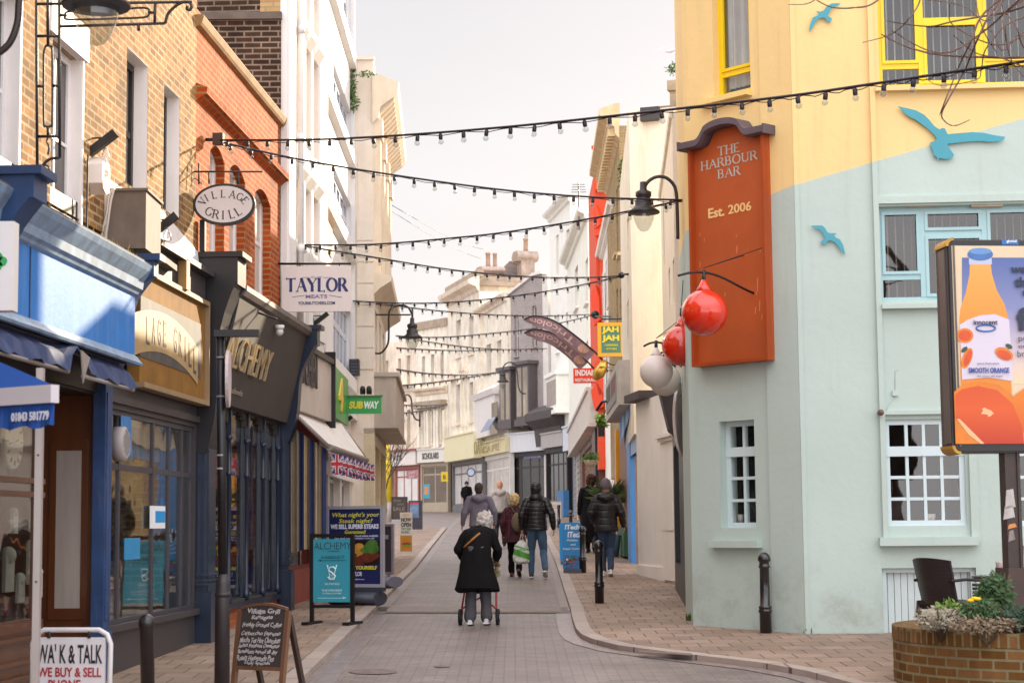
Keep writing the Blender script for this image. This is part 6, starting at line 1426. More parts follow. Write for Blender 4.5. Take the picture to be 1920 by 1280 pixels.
# Taylor Meats
CRW = paint('#d9d1cd', .5, .04, 1, dirt=.06); NAVT = paint('#232d6b', .5, .05); MAUV = paint('#8d7aa0', .5)
W, r, t, b = flat_sign('hanging_sign', 'white rectangular butcher sign with navy lettering hung from a bar', 'sign', 528, 658, 499, 584, 24.75, CRW, None, .02)
s = W.mb(); x = 0
q = W.rect(537, 651, 522, 546); serif_line(s, 'TAYLOR', q[0], q[1], q[2], q[3] - q[2], -.002, .22, .06); s.build('lettering', NAVT, b)
words(W, b, [('YOURBUTCHERS.COM', 559, 628, 565, 571, .02)], NAVT); words(W, b, [('MEATS', 573, 614, 552, 559, .03), ('EST. 1987', 583, 604, 518, 521)], MAUV)
s = W.mb()
for l in ((565, 580, 520, 520.6), (606, 622, 520, 520.6)): q = W.rect(*l); s.box(q[0], q[1], -.004, 0, q[2], q[3])
for p_, q_ in (((548, 557), (571, 553.5)), ((617, 553.5), (641, 557))):
    a, b2_ = W.px(*p_), W.px(*q_); s.prism([(a[0], a[1]), (b2_[0], b2_[1] - .006), (b2_[0], b2_[1]), (a[0], a[1] + .006)], -.004, 0)
s.build('ornament', NAVT, b)
s = W.mb(); a = W.px(526, 494); c = W.px(658, 494); s.tube([(a[0] - .1, .02, a[1]), (c[0], .02, c[1])], .016, 6)
for x in (562, 636): q = W.px(x, 496); s.tube([(q[0], .02, q[1]), (q[0], .02, q[1] - .05)], .008, 5)
s.build('hanging_bar', BLACK, t)
# Village Grill oval
W = mkwall(362, 19.7, 479, 19.7); cx, cz_ = W.px(420, 383); rx = W.rect(362, 479, 344, 422); RX = (rx[1] - rx[0]) / 2; RZ = (rx[3] - rx[2]) / 2
t = thing('hanging_sign', 'oval white pub style sign with black rim hanging from iron bracket', 'sign', W.at(cx, cz_))
def ell(rx_, rz_, n=48): return [(cx + rx_ * math.cos(2 * math.pi * k / n), cz_ + rz_ * math.sin(2 * math.pi * k / n)) for k in range(n)]
s = W.mb(); s.prism(ell(RX, RZ), 0, .07); s.build('rim', BLACK, t); s = W.mb(); s.prism(ell(RX * .91, RZ * .88), -.006, 0); b = s.build('board', paint('#c6bcbb', .35, .06, 2), t)
s = W.mb()
def arctext(txt, a0, a1, kx, kz, h, flip):
    n = len(txt)
    for i, ch in enumerate(txt):
        a = R(a0 + (a1 - a0) * i / (n - 1)); x = cx + RX * kx * math.cos(a); z = cz_ + RZ * kz * math.sin(a)
        tx, tz = -RX * kx * math.sin(a), RZ * kz * math.cos(a); rot = math.atan2(tz, tx) + (math.pi if not flip else 0)
        if flip: pass
        wd = h * .85 * SER[ch][1]; ox = -wd / 2 * math.cos(rot) + h / 2 * math.sin(rot); oz = -wd / 2 * math.sin(rot) - h / 2 * math.cos(rot)
        serif_letter(s, ch, x + ox, z + oz, h, -.006, .85, .15, .07, .003, rot)
arctext('VILLAGE', 163, 20, .72, .5, .078, False)
arctext('GRILL', 222, 318, .62, .52, .09, True)
s.build('lettering', paint('#2b2526', .5), b)
s = W.mb()
for pts in ([(350, 321), (492, 321)], [(350, 300), (350, 420)], [(391, 323), (391, 344)], [(446, 323), (446, 344)], [(372, 305), (372, 345)]): s.tube([(*[W.px(*p)[0]], .03, W.px(*p)[1]) for p in pts], .01, 6)
s.tube([(W.px(*p)[0], .03, W.px(*p)[1]) for p in catline([(351, 332), (365, 334), (378, 345)], 5)], .007, 5); s.build('bracket', IRON, t)
# tall black box beam under the oval
t = thing('wall_bracket', 'black scroll topped post box between the two shop fascias', 'bracket', D(392, 480, 20.0)); s = MB(); a, b_ = D(374, 470, 19.9), D(384, 412, 19.9); s.box(a.x, b_.x, 19.9, 20, a.z, b_.z); s.build('box', BLACK, t)
# sandwich shop sign
W, r, t, b = flat_sign('hanging_sign', 'bright green projecting sandwich shop sign with yellow and white lettering', 'sign', 648, 715, 744, 775, 31.6, paint('#2f9a4d', .35, .05), None)
words(W, b, [('SUB', 654, 680, 752, 766, .05, .12)], paint('#f0cf2e', .4)); words(W, b, [('WAY', 681, 709, 752, 766, .05, .12)], paint('#f3f1ee', .4), 'lettering')
s = W.mb(); s.box(r[0] - .02, r[1] + .02, -.02, .07, r[3], r[3] + .03)
for z in (r[3] - .06, r[2] + .06): s.tube([(r[0] - .25, .03, z), (r[0], .03, z)], .015, 6)
s.build('bracket', paint('#237a3c', .4), t)
# JAH JAH
W, r, t, b = flat_sign('hanging_sign', 'green board sign with thick amber frame and amber block letters', 'sign', 1121, 1170, 605, 668, 45, paint('#4d8069', .5, .05), paint('#e5a81f', .45, .05), .085, .1)
words(W, b, [('JAH', 1128.5, 1160, 612, 626, .05), ('JAH', 1128.5, 1161, 628, 642, .05), ('CARIBBEAN', 1134, 1158, 645, 649, .02), ('KITCHEN', 1137, 1156, 652, 656, .02)], paint('#e8d13a', .45), y=-.004, th=.01)
s = W.mb(); s.tube([(r[0] + .1, .05, r[3] + .1), (r[1] + .35, .05, r[3] + .1)], .02, 6); s.tube([(r[1], .05, r[2] + .1), (r[1] + .3, .05, r[2] + .1)], .02, 6); s.build('bracket', BLACK, t)
# Indian restaurant
W, r, t, b = flat_sign('hanging_sign', 'small bright red restaurant sign with white capitals', 'sign', 1075, 1119, 690, 718, 54, paint('#e8351c', .45, .03), None)
words(W, b, [('INDIAN', 1078.5, 1121, 693, 704, .04), ('RESTAURANT', 1078.5, 1124, 709, 715, .03)][:0] + [('INDIAN', 1078.5, 1117, 693, 704, .04), ('RESTAURAN', 1078.5, 1117, 709, 715, .03)], paint('#efe2dc', .5))
s = W.mb(); s.tube([(r[1], .03, r[3] - .1), (r[1] + 1.2, .03, r[3] - .1)], .02, 6); s.build('bracket', BLACK, t)
# feather flags
FLG = paint('#8b7078', .8, .25, 3, stretch=(2, 2, .6)); 
def feather(lab, tip, base, wdt, d):
    c = catline([tip[0], tip[1], tip[2], tip[3], base], 8); t = thing('feather_flag', lab, 'flag', D(*base, d), 'brown feather flags slanting from a pole')
    s = MB(); P_ = [D(x, y, d) for x, y in c]; n = len(P_); Q = []
    for i, p in enumerate(P_):
        tt = i / (n - 1); w_ = wdt * min(1, (tt * 3.2) ** .6); dr = (P_[min(i + 1, n - 1)] - P_[max(i - 1, 0)]).normalized(); nn = Vector((dr.z, 0, -dr.x)); 
        if nn.z > 0: nn = -nn
        Q.append(p + nn * w_ + Vector((0, .05 * math.sin(tt * 9), 0)))
    for i in range(n - 1): s.quad(P_[i], P_[i + 1], Q[i + 1], Q[i])
    f = s.build('banner', FLG, t); s = MB(); s.tube(P_ + [D(base[0] + 22, base[1] + 24, d)], .022, 6); s.build('pole', BLACK, t)
    return P_, Q, f
def flagtext(P_, Q, par, txt, t0, t1, mat, lo, hi):
    vs, fs, (a0, a1, b0, b1) = text_mesh(txt, .02); n = len(P_) - 1; s = MB(); out_ = []
    for x, z, q in vs:
        tt = t1 + (t0 - t1) * (x - a0) / (a1 - a0); k = tt * n; i = min(int(k), n - 1); f = k - i; A = P_[i].lerp(P_[i + 1], f); B = Q[i].lerp(Q[i + 1], f)
        v = lo + (hi - lo) * (z - b0) / (b1 - b0); out_.append(B.lerp(A, 1 - v) + Vector((0, -.012 if q > 0 else -.008, 0)))
    s.add(out_, fs); s.build('lettering', mat, par)
for lab, dy, dx in (('upper brown feather flag with pale lettering slanting over the street', 0, 0), ('lower brown feather flag overlapping beneath the first', 25, 1)):
    P_, Q, f = feather(lab, [(982 + dx, 599 + dy), (1002 + dx, 592 + dy), (1038 + dx, 601 + dy), (1076 + dx, 627 + dy)], (1116 + dx - (14 if dy else 0), 660 + dy - (6 if dy else 0)), .31, 48 + dy * .02)
    flagtext(P_, Q, f, 'Tricolore', .14, .8, paint('#c9a7a0', .6), .25, .8)
    s = MB(); A, B = P_[-5], Q[-5]; s.ball(A.lerp(B, .5) + Vector((.05, -.015, 0)), .13, 12, 8, sc=(1.3, .05, 1)); s.build('printed_pizza', paint('#c79a86', .6, .5, 5), f)
# gilded trumpet shaped sign and scroll beneath the amber sign
t = thing('hanging_ornament', 'gold scroll shaped ornament hanging below the amber framed sign', 'decoration', D(1125, 700, 45)); s = MB()
s.tube([D(x, y, 45) for x, y in ((1136, 676), (1130, 688), (1122, 700), (1115, 712))], [.06, .13, .16, .05], 12); s.lathe([(.17, 0), (.1, .08), (.05, .2)], D(1130, 690, 45), 12); s.build('body', paint('#c9a24a', .25, .3, 5, metal=.8), t)
s = MB(); s.tube([D(x, y, 45) for x, y in catline([(1136, 678), (1150, 684), (1165, 680), (1170, 676)], 4)], .015, 5); s.tube([D(x, y, 45) for x, y in catline([(1132, 692), (1150, 695), (1168, 690)], 4)], .012, 5); s.build('wire', BLACK, t)
# flower baskets and small lanterns of the restaurant
t = thing('lantern_row', 'row of five small black lanterns on the restaurant sign box', 'lamp', D(1095, 790, 75))
for k, (x, y, d) in enumerate(((1076, 808, 82), (1084, 803, 78), (1092, 799, 75), (1099, 795, 72), (1106, 790, 69))):
    c = D(x, y, d); s = MB(); w_ = .09; 
    for a in (-w_, w_):
        for b_ in (-w_, w_): s.tube([c + Vector((a, b_, -.16)), c + Vector((a * 1.2, b_ * 1.2, .16))], .022, 4)
    s.box(c.x - .13, c.x + .13, c.y - .13, c.y + .13, c.z + .16, c.z + .2); s.box(c.x - .1, c.x + .1, c.y - .1, c.y + .1, c.z - .19, c.z - .15); s.tube([c + Vector((0, 0, .2)), c + Vector((0, 0, .42)), c + Vector((.45, 0, .42))], .02, 4); s.build('lantern', BLACK, t)
def basket(lab, x, y, d, rr, n, mat=LEAF):
    c = D(x, y, d); t = thing('hanging_basket', lab, 'flower basket', c); s = MB(); s.lathe([(.03, -rr), (rr * .7, -rr * .7), (rr, 0)], c, 14); s.build('basket', paint('#8d7f63', .8, .3, 6), t); s = MB(); leaves(s, c + Vector((0, 0, rr * .3)), rr * 1.1, rr * 1.1, rr * .5, n, rr * .5); s.build('foliage', mat, t); s = MB(); s.tube([c, c + Vector((0, 0, rr * 3.2))], .008, 4); s.build('chain', BLACK, t)
basket('hanging basket of green plants outside the restaurant window', 1108, 862, 58, .24, 260)
t = thing('window_box', 'dark square planter with bright green shoots on a sign box', 'plant pot', D(1128, 808, 52)); s = MB(); a, b_ = D(1121, 818, 52), D(1133, 798, 52); s.box(a.x, b_.x, 51.8, 52.2, a.z, b_.z); s.build('box', BLACK, t); s = MB(); leaves(s, D(1127, 788, 52), .13, .13, .2, 160, .16); s.build('foliage', paint('#7fa04a', .8, .3, 9), t)
# blue and white awning folded on the blue fronted shop
t = thing('awning', 'blue and white striped folded awning on the blue fronted shop', 'awning', D(1180, 800, 40)); s = MB(); s2 = MB()
for k in range(7):
    xa, xb = 1162 + k * 3.8, 1162 + (k + 1) * 3.8; da, db = 41.5 - k * .93, 41.5 - (k + 1) * .93; yt = 748 - k * 2.5; yb = 834 - k * 11
    (s if k % 2 == 0 else s2).add([D(xa, yt, da), D(xb, yt - 2.5, db), D(xb, yb - 11, db - .15 * (k % 2)), D(xa, yb, da - .1)], [(0, 1, 2, 3)])
s.build('blue_fabric', paint('#3f86d6', .6, .15, 2), t); s2.build('pale_fabric', paint('#9fc3ea', .6, .15, 2), t)
s = MB(); s.tube([D(1118, 770, 42), D(1130, 752, 42), D(1150, 752, 41)], .03, 6); s.tube([D(1152, 755, 41), D(1165, 742, 41), D(1178, 738, 40)], .04, 6); s.build('frame', IRON, t)
t = thing('shop_canopy', 'plain pale blue lower sign board over the blue shop doorway', 'sign', D(1183, 850, 39.5)); s = MB(); s.add([D(1173, 838, 41.5), D(1196, 818, 34.2), D(1196, 845, 34.2), D(1173, 862, 41.5)], [(0, 1, 2, 3)]); s.add([D(1173, 838, 41.5) + Vector((.1, 0, 0)), D(1196, 818, 34.2) + Vector((.1, 0, 0)), D(1196, 845, 34.2) + Vector((.1, 0, 0)), D(1173, 862, 41.5) + Vector((.1, 0, 0))], [(3, 2, 1, 0)]); s.build('board', paint('#8fb1dd', .5, .08), t)
# oval white board sign seen edge-on by the bar
t = thing('hanging_sign', 'white oval board seen edge on against the mint wall corner', 'sign', D(1282, 790, 24.8)); s = MB(Matrix.Translation(D(1281, 785, 24.9)) @ Matrix.Rotation(R(62), 4, 'Z'))
n = 28; s.prism([(.33 * math.cos(2 * math.pi * k / n), .52 * math.sin(2 * math.pi * k / n)) for k in range(n)], -.02, .02); s.build('board', paint('#ddd3cf', .5, .05), t)
s = MB(); s.tube([D(1270, 740, 24.9), D(1290, 742, 24.6)], .015, 6); s.build('bracket', BLACK, t)
# ------------------------------------------------------------ striped awning of the butcher shop with flags
AWF = paint('#ddd5cf', .7, .12, 3, stretch=(1, 1, 1)); t = thing('awning', 'pale ribbed shop awning with striped side curtain over the butcher shop', 'awning', WA.at(ud(25.3), 3, .3))
zw0, zw1 = WA.px(532, 758)[1], WA.px(622, 800)[1]
A0 = WA.at(ud(25.1), 3.42, .02); A1 = WA.at(ud(30.5), 3.42, .02); B0 = D(617, 838, 25.2); B1 = D(687, 862, 30.6)
s = MB(); n = 26
for i in range(n):
    a0_, a1_ = A0.lerp(A1, i / n), A0.lerp(A1, (i + 1) / n); b0q, b1q = B0.lerp(B1, i / n), B0.lerp(B1, (i + 1) / n); h = Vector((0, 0, .025))
    am, bm = a0_.lerp(a1_, .5) + h, b0q.lerp(b1q, .5) + h; s.add([a0_, b0q, bm, am], [(0, 1, 2, 3)]); s.add([am, bm, b1q, a1_], [(0, 1, 2, 3)])
s.build('canopy', AWF, t)
s = MB(); s.tube([B0, B1], .05, 8); s.tube([A0, B0], .03, 6); s.tube([A1, B1], .03, 6); s.tube([B0 + Vector((0, 0, -.02)), B1 + Vector((0, 0, -.02))], .035, 6); s.build('frame', paint('#8c8079', .5, .1), t)
cols_ = [('#2b3560', 9), ('#8d8072', 6), ('#c2aa84', 4), ('#8d8072', 5), ('#2b3560', 9), ('#c2aa84', 5), ('#8d8072', 5), ('#2b3560', 8), ('#c2aa84', 5), ('#8d8072', 5), ('#c2aa84', 4), ('#2b3560', 9)]
tot = sum(c[1] for c in cols_); acc = 0; x0_, x1_ = 536, 612
mats_ = {}
for i, (h, w_) in enumerate(cols_): mats_.setdefault(h, []).append((acc, acc + w_)); acc += w_
s = MB(); ml = list(mats_)
for mi_, h in enumerate(ml):
    for a, b_ in mats_[h]:
        for k in range(3):
            ta, tb = (a + (b_ - a) * k / 3) / tot, (a + (b_ - a) * (k + 1) / 3) / tot
            xa, xb = x0_ + (x1_ - x0_) * ta, x0_ + (x1_ - x0_) * tb; ya, yb_ = 792 + 50 * ta, 792 + 50 * tb
            da, db = 25.3 + .05 * math.sin(ta * 40), 25.3 + .05 * math.sin(tb * 40)
            s.add([D(xa, ya, da), D(xb, yb_, db), D(xb, 1032 + 3 * math.sin(tb * 9), db), D(xa, 1032 + 3 * math.sin(ta * 9), da)], [(0, 1, 2, 3)], mi_)
s.build('side_curtain', [paint(h, .85, .15, 4) for h in ml], t)
t = thing('flag_bunting', 'string of small red white and blue flags below the awning edge', 'bunting', B0.lerp(B1, .4))
FB, FR, FWh = paint('#2c3c7c', .7), paint('#c23a3f', .7), paint('#d9d2d4', .7)
for k in range(9):
    p = B0.lerp(B1, .02 + k * .108) + Vector((.02, 0, -.1)); w_ = .17; h = .26; a = rnd.uniform(-.5, .5); e = Vector((math.cos(a), math.sin(a), 0)) * w_; up = Vector((0, 0, -h)); N = Vector((0, -.004, 0)); tl = rnd.uniform(-.08, .08)
    up += e * tl * 2
    s = MB(); s.add([p, p + e, p + e + up, p + up], [(0, 3, 2, 1)], 0)
    for a_, b_, w2, m_ in ((0, 1, .05, 2), (1, 0, .05, 2), (0, 1, .02, 1), (1, 0, .02, 1)):
        q0 = p + N * (m_ == 2 and 1 or 2) + (e * a_); q1 = p + N * (m_ == 2 and 1 or 2) + up + (e * b_); s.add([q0 - Vector((0, 0, w2)), q0 + Vector((0, 0, 0)), q1 + Vector((0, 0, w2)), q1], [(0, 1, 2, 3)], m_)
    for w2, m_, z_ in ((.055, 2, 3), (.03, 1, 4)):
        c = p + e * .5 + N * z_; s.add([c - e * w2 * 3, c + e * w2 * 3, c + e * w2 * 3 + up, c - e * w2 * 3 + up], [(0, 3, 2, 1)], m_); c = p + up * .5 + N * z_; s.add([c - Vector((0, 0, w2 * .8)), c + e - Vector((0, 0, w2 * .8)), c + e + Vector((0, 0, w2 * .8)), c + Vector((0, 0, w2 * .8))], [(0, 1, 2, 3)], m_)
    s.build('flag', [FB, FR, FWh], t)
s = MB(); s.tube([B0 + Vector((0, 0, -.07)), B1 + Vector((0, 0, -.07))], .006, 4); s.build('cord', WHITE, t)
# ------------------------------------------------------------ boards on the pavement
def legs_board(W, t, r, zg_, mat, w_=.03): pass
# Alchemy sign in black steel frame
W = mkwall(578, 22.5, 668, 22.3); r = W.rect(579, 667, 1000, 1163); zg_ = W.g(.3); u0, u1, z0, z1 = r; z0 = zg_
t = thing('pavement_sign', 'black steel framed sign with teal panel and salt works monogram', 'sign', W.at((u0 + u1) / 2, z0)); s = W.mb(); f = .045
s.box(u0 + .02, u0 + .02 + f, -.02, .02, z0 + .03, z1); s.box(u1 - f - .02, u1 - .02, -.02, .02, z0 + .03, z1); s.box(u0 + .02 + f, u1 - .02 - f, -.018, .018, z1 - f, z1); zb = W.px(620, 1136)[1]; s.box(u0 + .02 + f, u1 - .02 - f, -.018, .018, zb - .018, zb + .018)
s.build('frame', BLACK, t); 
for a in (u0, u1 - f - .04):
    s = W.mb(); s.box(a, a + .085, -.22, .22, z0, z0 + .035); s.build('foot', BLACK, t)
q = W.rect(586, 662, 1010, 1128); s = W.mb(); s.box(q[0], q[1], -.012, .012, q[2], q[3]); b = s.build('panel', paint('#3a93a8', .3, .12, 1.5), t)
DK = paint('#2e4750', .4); LG = paint('#c3dde2', .4)
words(W, b, [('ALCHEMY', 590, 659, 1016, 1029, -.01), ('10 HARBOUR ST.', 603, 648, 1041, 1047), ('by saltworks', 616, 636, 1031, 1034)], DK, y=-.013)
words(W, b, [('SALTWORKS', 610, 637, 1092, 1096), ('THE SALTWORKS HARBOUR', 604, 642, 1104, 1108), ('OYSTERS & COCKTAILS', 605, 641, 1110, 1113)], LG, y=-.013)
s = W.mb(); q = W.rect(601, 650, 1049.5, 1050.5); s.box(q[0], q[1], -.016, -.012, q[2], q[3]); q2 = W.px(600, 1050); s.prism([(q2[0] - .02, q2[1]), (q2[0] + .02, q2[1] - .015), (q2[0] + .02, q2[1] + .015)], -.016, -.012); s.build('arrow', DK, b)
s = W.mb(); q = W.rect(597, 646, 1120, 1121); s.box(q[0], q[1], -.016, -.012, q[2], q[3]); q2 = W.px(648, 1120); s.prism([(q2[0] - .03, q2[1] - .015), (q2[0] + .02, q2[1]), (q2[0] - .03, q2[1] + .015)], -.016, -.012); s.build('arrow', LG, b)
s = W.mb(); c_ = W.px(623, 1074)
def stroke(pts, w_=.008, y=-.014):
    pts = [(c_[0] + x, c_[1] + z) for x, z in pts]; s.tube([(x, y, z) for x, z in pts], w_, 6)
stroke([(.05, .05), (.02, .075), (-.03, .07), (-.045, .035), (0, .005), (.045, -.03), (.03, -.07), (-.03, -.075), (-.055, -.045)], .011)
stroke([(-.06, .09), (-.035, .0), (-.02, -.09), (0, -.02), (.02, -.09), (.035, .0), (.06, .09)], .006); stroke([(-.07, .1), (-.05, .085)], .006); stroke([(.05, .085), (.07, .1)], .006); stroke([(-.03, -.02), (.03, -.02)], .005); s.build('monogram', LG, b)
# steak board
W = mkwall(613, 26.2, 720, 25.8); t = thing('pavement_sign', 'big navy steak advert board in silver frame on a rounded base', 'sign', W.at(.4, W.g(.4))); q = W.rect(613, 720, 948, 1100)
SIL = paint('#b9b6c0', .35, .08, metal=.3); u0, u1, z0, z1 = q; s = W.mb(); f = .045
s.box(u0, u0 + f, -.03, .03, z0, z1); s.box(u1 - f, u1, -.03, .03, z0, z1); s.box(u0 + f, u1 - f, -.03, .03, z1 - f, z1); s.box(u0 + f, u1 - f, -.03, .03, z0, z0 + f); s.build('frame', SIL, t)
s = W.mb(); s.box(u0 + f, u1 - f, -.015, .015, z0 + f, z1 - f); b = s.build('poster', paint('#20295a', .4, .06), t)
YL = paint('#dcd32f', .5, .03); WW = paint('#dcdcec', .5, .03)
words(W, b, [("What night's your", 622, 711, 960, 971, .01, .25), ('Steak night?', 636, 698, 972, 982, .01, .25), ('Guaranteed!', 647, 686, 993, 1000, .01, .25), ('TREAT YOURSELF', 640, 708, 1060, 1067, .04)], YL, y=-.016)
words(W, b, [('WE SELL SUPERB STEAKS', 621, 711, 982, 991, .04), ('We use local beef and local when available', 622, 710, 1002, 1006), ('Dry aged over Himalayan rock salt', 629, 703, 1007, 1011), ('TAYLOR', 656, 680, 1071, 1079, .02), ('www.yourbutchers.com', 652, 684, 1084, 1087)], WW, y=-.016)
q = W.rect(619, 713, 1013, 1058); s = W.mb(); s.box(q[0], q[1], -.019, -.015, q[2], q[3]); ph = s.build('photo_print', paint('#2a1a18', .4, .8, 9), b)
s = W.mb(); hh = q[3] - q[2]
for k, (fx, fz, rx_, rz_, cc) in enumerate(((.55, .25, .2, .1, 0), (.75, .35, .18, .09, 0), (.45, .5, .16, .07, 1), (.6, .72, .1, .06, 1), (.85, .75, .12, .1, 2), (.7, .6, .06, .04, 2), (.3, .3, .2, .1, 0), (.2, .7, .12, .08, 1))):
    cx_, cz2 = q[0] + (q[1] - q[0]) * fx, q[2] + hh * fz; s.add([(cx_ + rx_ * math.cos(a) * (1 + .2 * math.sin(3 * a + k)), -.0195 - .0004 * k, cz2 + rz_ * math.sin(a)) for a in [2 * math.pi * j / 14 for j in range(14)]], [tuple(range(14))], cc)
s.build('printed_food', [paint('#6b3020', .5, .5, 12), paint('#c98f3c', .5, .4, 12), paint('#4d7a32', .5, .5, 12)], ph)
s = W.mb(); zg_ = W.g(.4); s.tube([(u0 + .12, 0, zg_ + .09), (u1 - .06, 0, zg_ + .09)], [(.1, .2), (.1, .2)], 12, up=(0, 0, 1)); s.box((u0 + u1) / 2 + .1, (u0 + u1) / 2 + .25, -.03, .03, zg_ + .15, z0); s.box(u0 + .02, u1 + .0, -.05, .05, z0 - .06, z0 - .0); s.build('base', paint('#3a3d4a', .5, .15), t)
# menu board behind
W = mkwall(715, 30.2, 738, 30); t = thing('pavement_sign', 'narrow dark menu board in grey frame behind the steak advert', 'sign', W.at(.1, W.g(.1))); q = W.rect(700, 738, 982, 1076); u0, u1, z0, z1 = q; s = W.mb()
s.box(u1 - .04, u1, -.02, .02, z0, z1); s.box(u0, u1 - .04, -.02, .02, z1 - .04, z1); s.box(u0, u1 - .04, -.02, .02, z0, z0 + .04); s.build('frame', paint('#8d8590', .4), t); s = W.mb(); s.box(u0, u1 - .04, -.01, .01, z0 + .04, z1 - .04); b = s.build('poster', paint('#3b3540', .4, .1), t)
s = W.mb(); q2 = W.rect(720, 729, 1002, 1010); s.box(q2[0], q2[1], -.014, -.01, q2[2], q2[3])
for k in range(14): z = z1 - .35 - k * .04; s.box(u0 + .22, u0 + .22 + rnd.uniform(.04, .09), -.014, -.01, z, z + .008)
s.glyphs('2.50', (u0 + .2, u0 + .29, z0 + .1, z0 + .15), -.011, .003); s.build('print', paint('#a99aa2', .5), b)
s = W.mb(); zg_ = W.g(.1); s.tube([(u0, 0, zg_ + .1), (u1 + .04, 0, zg_ + .1)], [(.09, .18), (.09, .18)], 12, up=(0, 0, 1)); s.tube([(u1 - .12, 0, zg_ + .1), (u1 - .12, 0, z0)], .03, 8); s.build('base', paint('#6d6d7b', .45), t)
# now open
W, r, t, b = flat_sign('pavement_sign', 'slim white sign saying now open above a burger picture', 'sign', 750, 773, 960, 1039, 43, paint('#ddd8d0', .5, .04), None, th=.04)
words(W, b, [('NOW', 752, 771, 970, 977.5, .04), ('OPEN', 752, 771, 979, 987.5, .04)], paint('#33312c', .5)); words(W, b, [('TASTY SUBS', 752, 770, 989, 993, .02), ('AND MORE...', 752, 768, 995, 999, .02)], paint('#3f7a45', .5)); words(W, b, [('SUBWAY', 755, 768, 963, 967, .02, .1)], paint('#e3b24a', .5))
s = W.mb(); q = W.rect(750.5, 772.5, 1003, 1033); s.box(q[0], q[1], -.004, 0, q[2], q[3]); ph = s.build('photo_print', paint('#c98c2c', .5, .2, 4), b)
s = W.mb(); c = W.px(762, 1019)
for dz, rx_, rz_, m_ in ((.04, .1, .05, 0), (.0, .115, .03, 1), (-.04, .12, .02, 2), (-.07, .1, .03, 0)): s.add([(c[0] + rx_ * math.cos(a), -.005 - .001 * m_, c[1] + dz + rz_ * math.sin(a)) for a in [2 * math.pi * j / 14 for j in range(14)]], [tuple(range(14))], m_)
s.build('printed_burger', [paint('#c8772a', .5), paint('#8a4a1c', .5), paint('#7a9a3a', .5)], ph)
# chalk SALE board, car poster board, yellow pole, bare tree, far bollards
W, r, t, b = flat_sign('pavement_sign', 'dark chalkboard with faint sale lettering beside the yellow pole', 'sign', 734, 764, 931, 973, 74, paint('#3b322d', .6, .1), paint('#2a2420'), .04)
words(W, b, [('SPECIAL', 738, 752, 936, 940), ('OFFERS', 745, 757, 943, 947), ('SALE', 737, 759, 950, 957)], paint('#857c74', .7))
W, r, t, b = flat_sign('pavement_sign', 'dark poster board with red and blue car picture, at pavement end', 'sign', 766, 792, 938, 992, 66, paint('#2e2e3d', .5, .1), paint('#3a3a46'), .05)
s = W.mb(); q = W.rect(767, 785, 940, 944); s.box(q[0], q[1], -.004, 0, q[2], q[3]); s.build('red_strip', paint('#b23440'), b); s = W.mb(); q = W.rect(767, 785, 944, 970); s.box(q[0], q[1], -.004, 0, q[2], q[3]); s.build('photo_print', paint('#6d86a8', .5, .8, 3), b)
t = thing('signpost', 'yellow painted signpost at the street corner beyond the cream building', 'post', G(730, 976)); g0 = G(730, 976); s = MB(); top = D(726, 832, g0.y); s.tube([g0 + Vector((0, 0, -.2)), Vector((g0.x, g0.y, g0.z + 1.0))], .1, 12); s.build('grey_foot', paint('#a89d95', .6, .1), t); s = MB(); s.tube([Vector((g0.x, g0.y, g0.z + .9)), Vector((top.x, g0.y, top.z))], .12, 12); s.build('post', paint('#e6c81a', .45, .06), t)
s = MB()
for k in range(5): c = D(727.5, 845 + k * 14, g0.y); s.box(c.x - .03, c.x + .05, g0.y - .125, g0.y - .115, c.z - .09, c.z + .09)
s.build('lettering', paint('#a8871c'), t)
# bare street tree beyond
BARK = paint('#5b4d45', .9, .3, 6)
def branch(s, p, d_, L, r, lv, spread=.5, grav=0):
    pts = [p]; q = Vector(p); dd = Vector(d_).normalized(); n = 5
    for i in range(n):
        dd = (dd + Vector((rnd.uniform(-.16, .16), rnd.uniform(-.16, .16), rnd.uniform(-.1, .16) - grav))).normalized(); q = q + dd * L / n; pts.append(q.copy())
        if lv > 0 and i >= 1:
            for k in range(1 if rnd.random() < .75 else 2):
                nd = (dd + Vector((rnd.uniform(-1, 1), rnd.uniform(-1, 1), rnd.uniform(-.5, .7))) * spread).normalized(); branch(s, q, nd, L * rnd.uniform(.5, .75), r * .55, lv - 1, spread, grav)
    s.tube(pts, [r * (1 - .6 * i / n) for i in range(n + 1)], 5)
g0 = gp(721, 82); t = thing('bare_tree', 'thin leafless street tree just left of the yellow signpost', 'tree', g0); s = MB(); s.tube([g0, g0 + Vector((0, 0, 1.6))], [.09, .07], 8); s.build('trunk', BARK, t); s = MB()
for k in range(5): a = k * 1.3; branch(s, g0 + Vector((0, 0, 1.3 + k * .2)), (math.cos(a) * .4, math.sin(a) * .4, 1), 1.5, .045, 3)
s.build('crown', BARK, t)
# phone-repair board (two of them) and white A board
BL = paint('#1c86c8', .4, .05)
def itech(lab, xl, xr, yt, yb, d, full):
    W = mkwall(xl, d, xr, d); q = W.rect(xl, xr, yt, yb); u0, u1, z0, z1 = q; zb = W.g(.2); t = thing('pavement_sign', lab, 'sign', W.at((u0 + u1) / 2, zb)); s = W.mb(); c = .04
    s.prism([(u0 + .02, zb + .07), (u1 - .02, zb + .07), (u1, z1 - c), (u1 - c, z1), (u0 + c, z1), (u0, z1 - c)], 0, .03); b = s.build('panel', BL, t); s = W.mb(); s.box(u0 + .03, u1 - .0, -.15, .15, zb, zb + .07); s.build('base', paint('#4a4f58', .5), t)
    return W, b
W, b = itech('bright blue phone repair sign leaning behind the other at the kerb', 1048, 1068, 980, 1050, 38, 0)
W, b = itech('bright blue phone and computer repair sign standing at the kerb', 1053, 1089, 979, 1073, 34.5, 1)
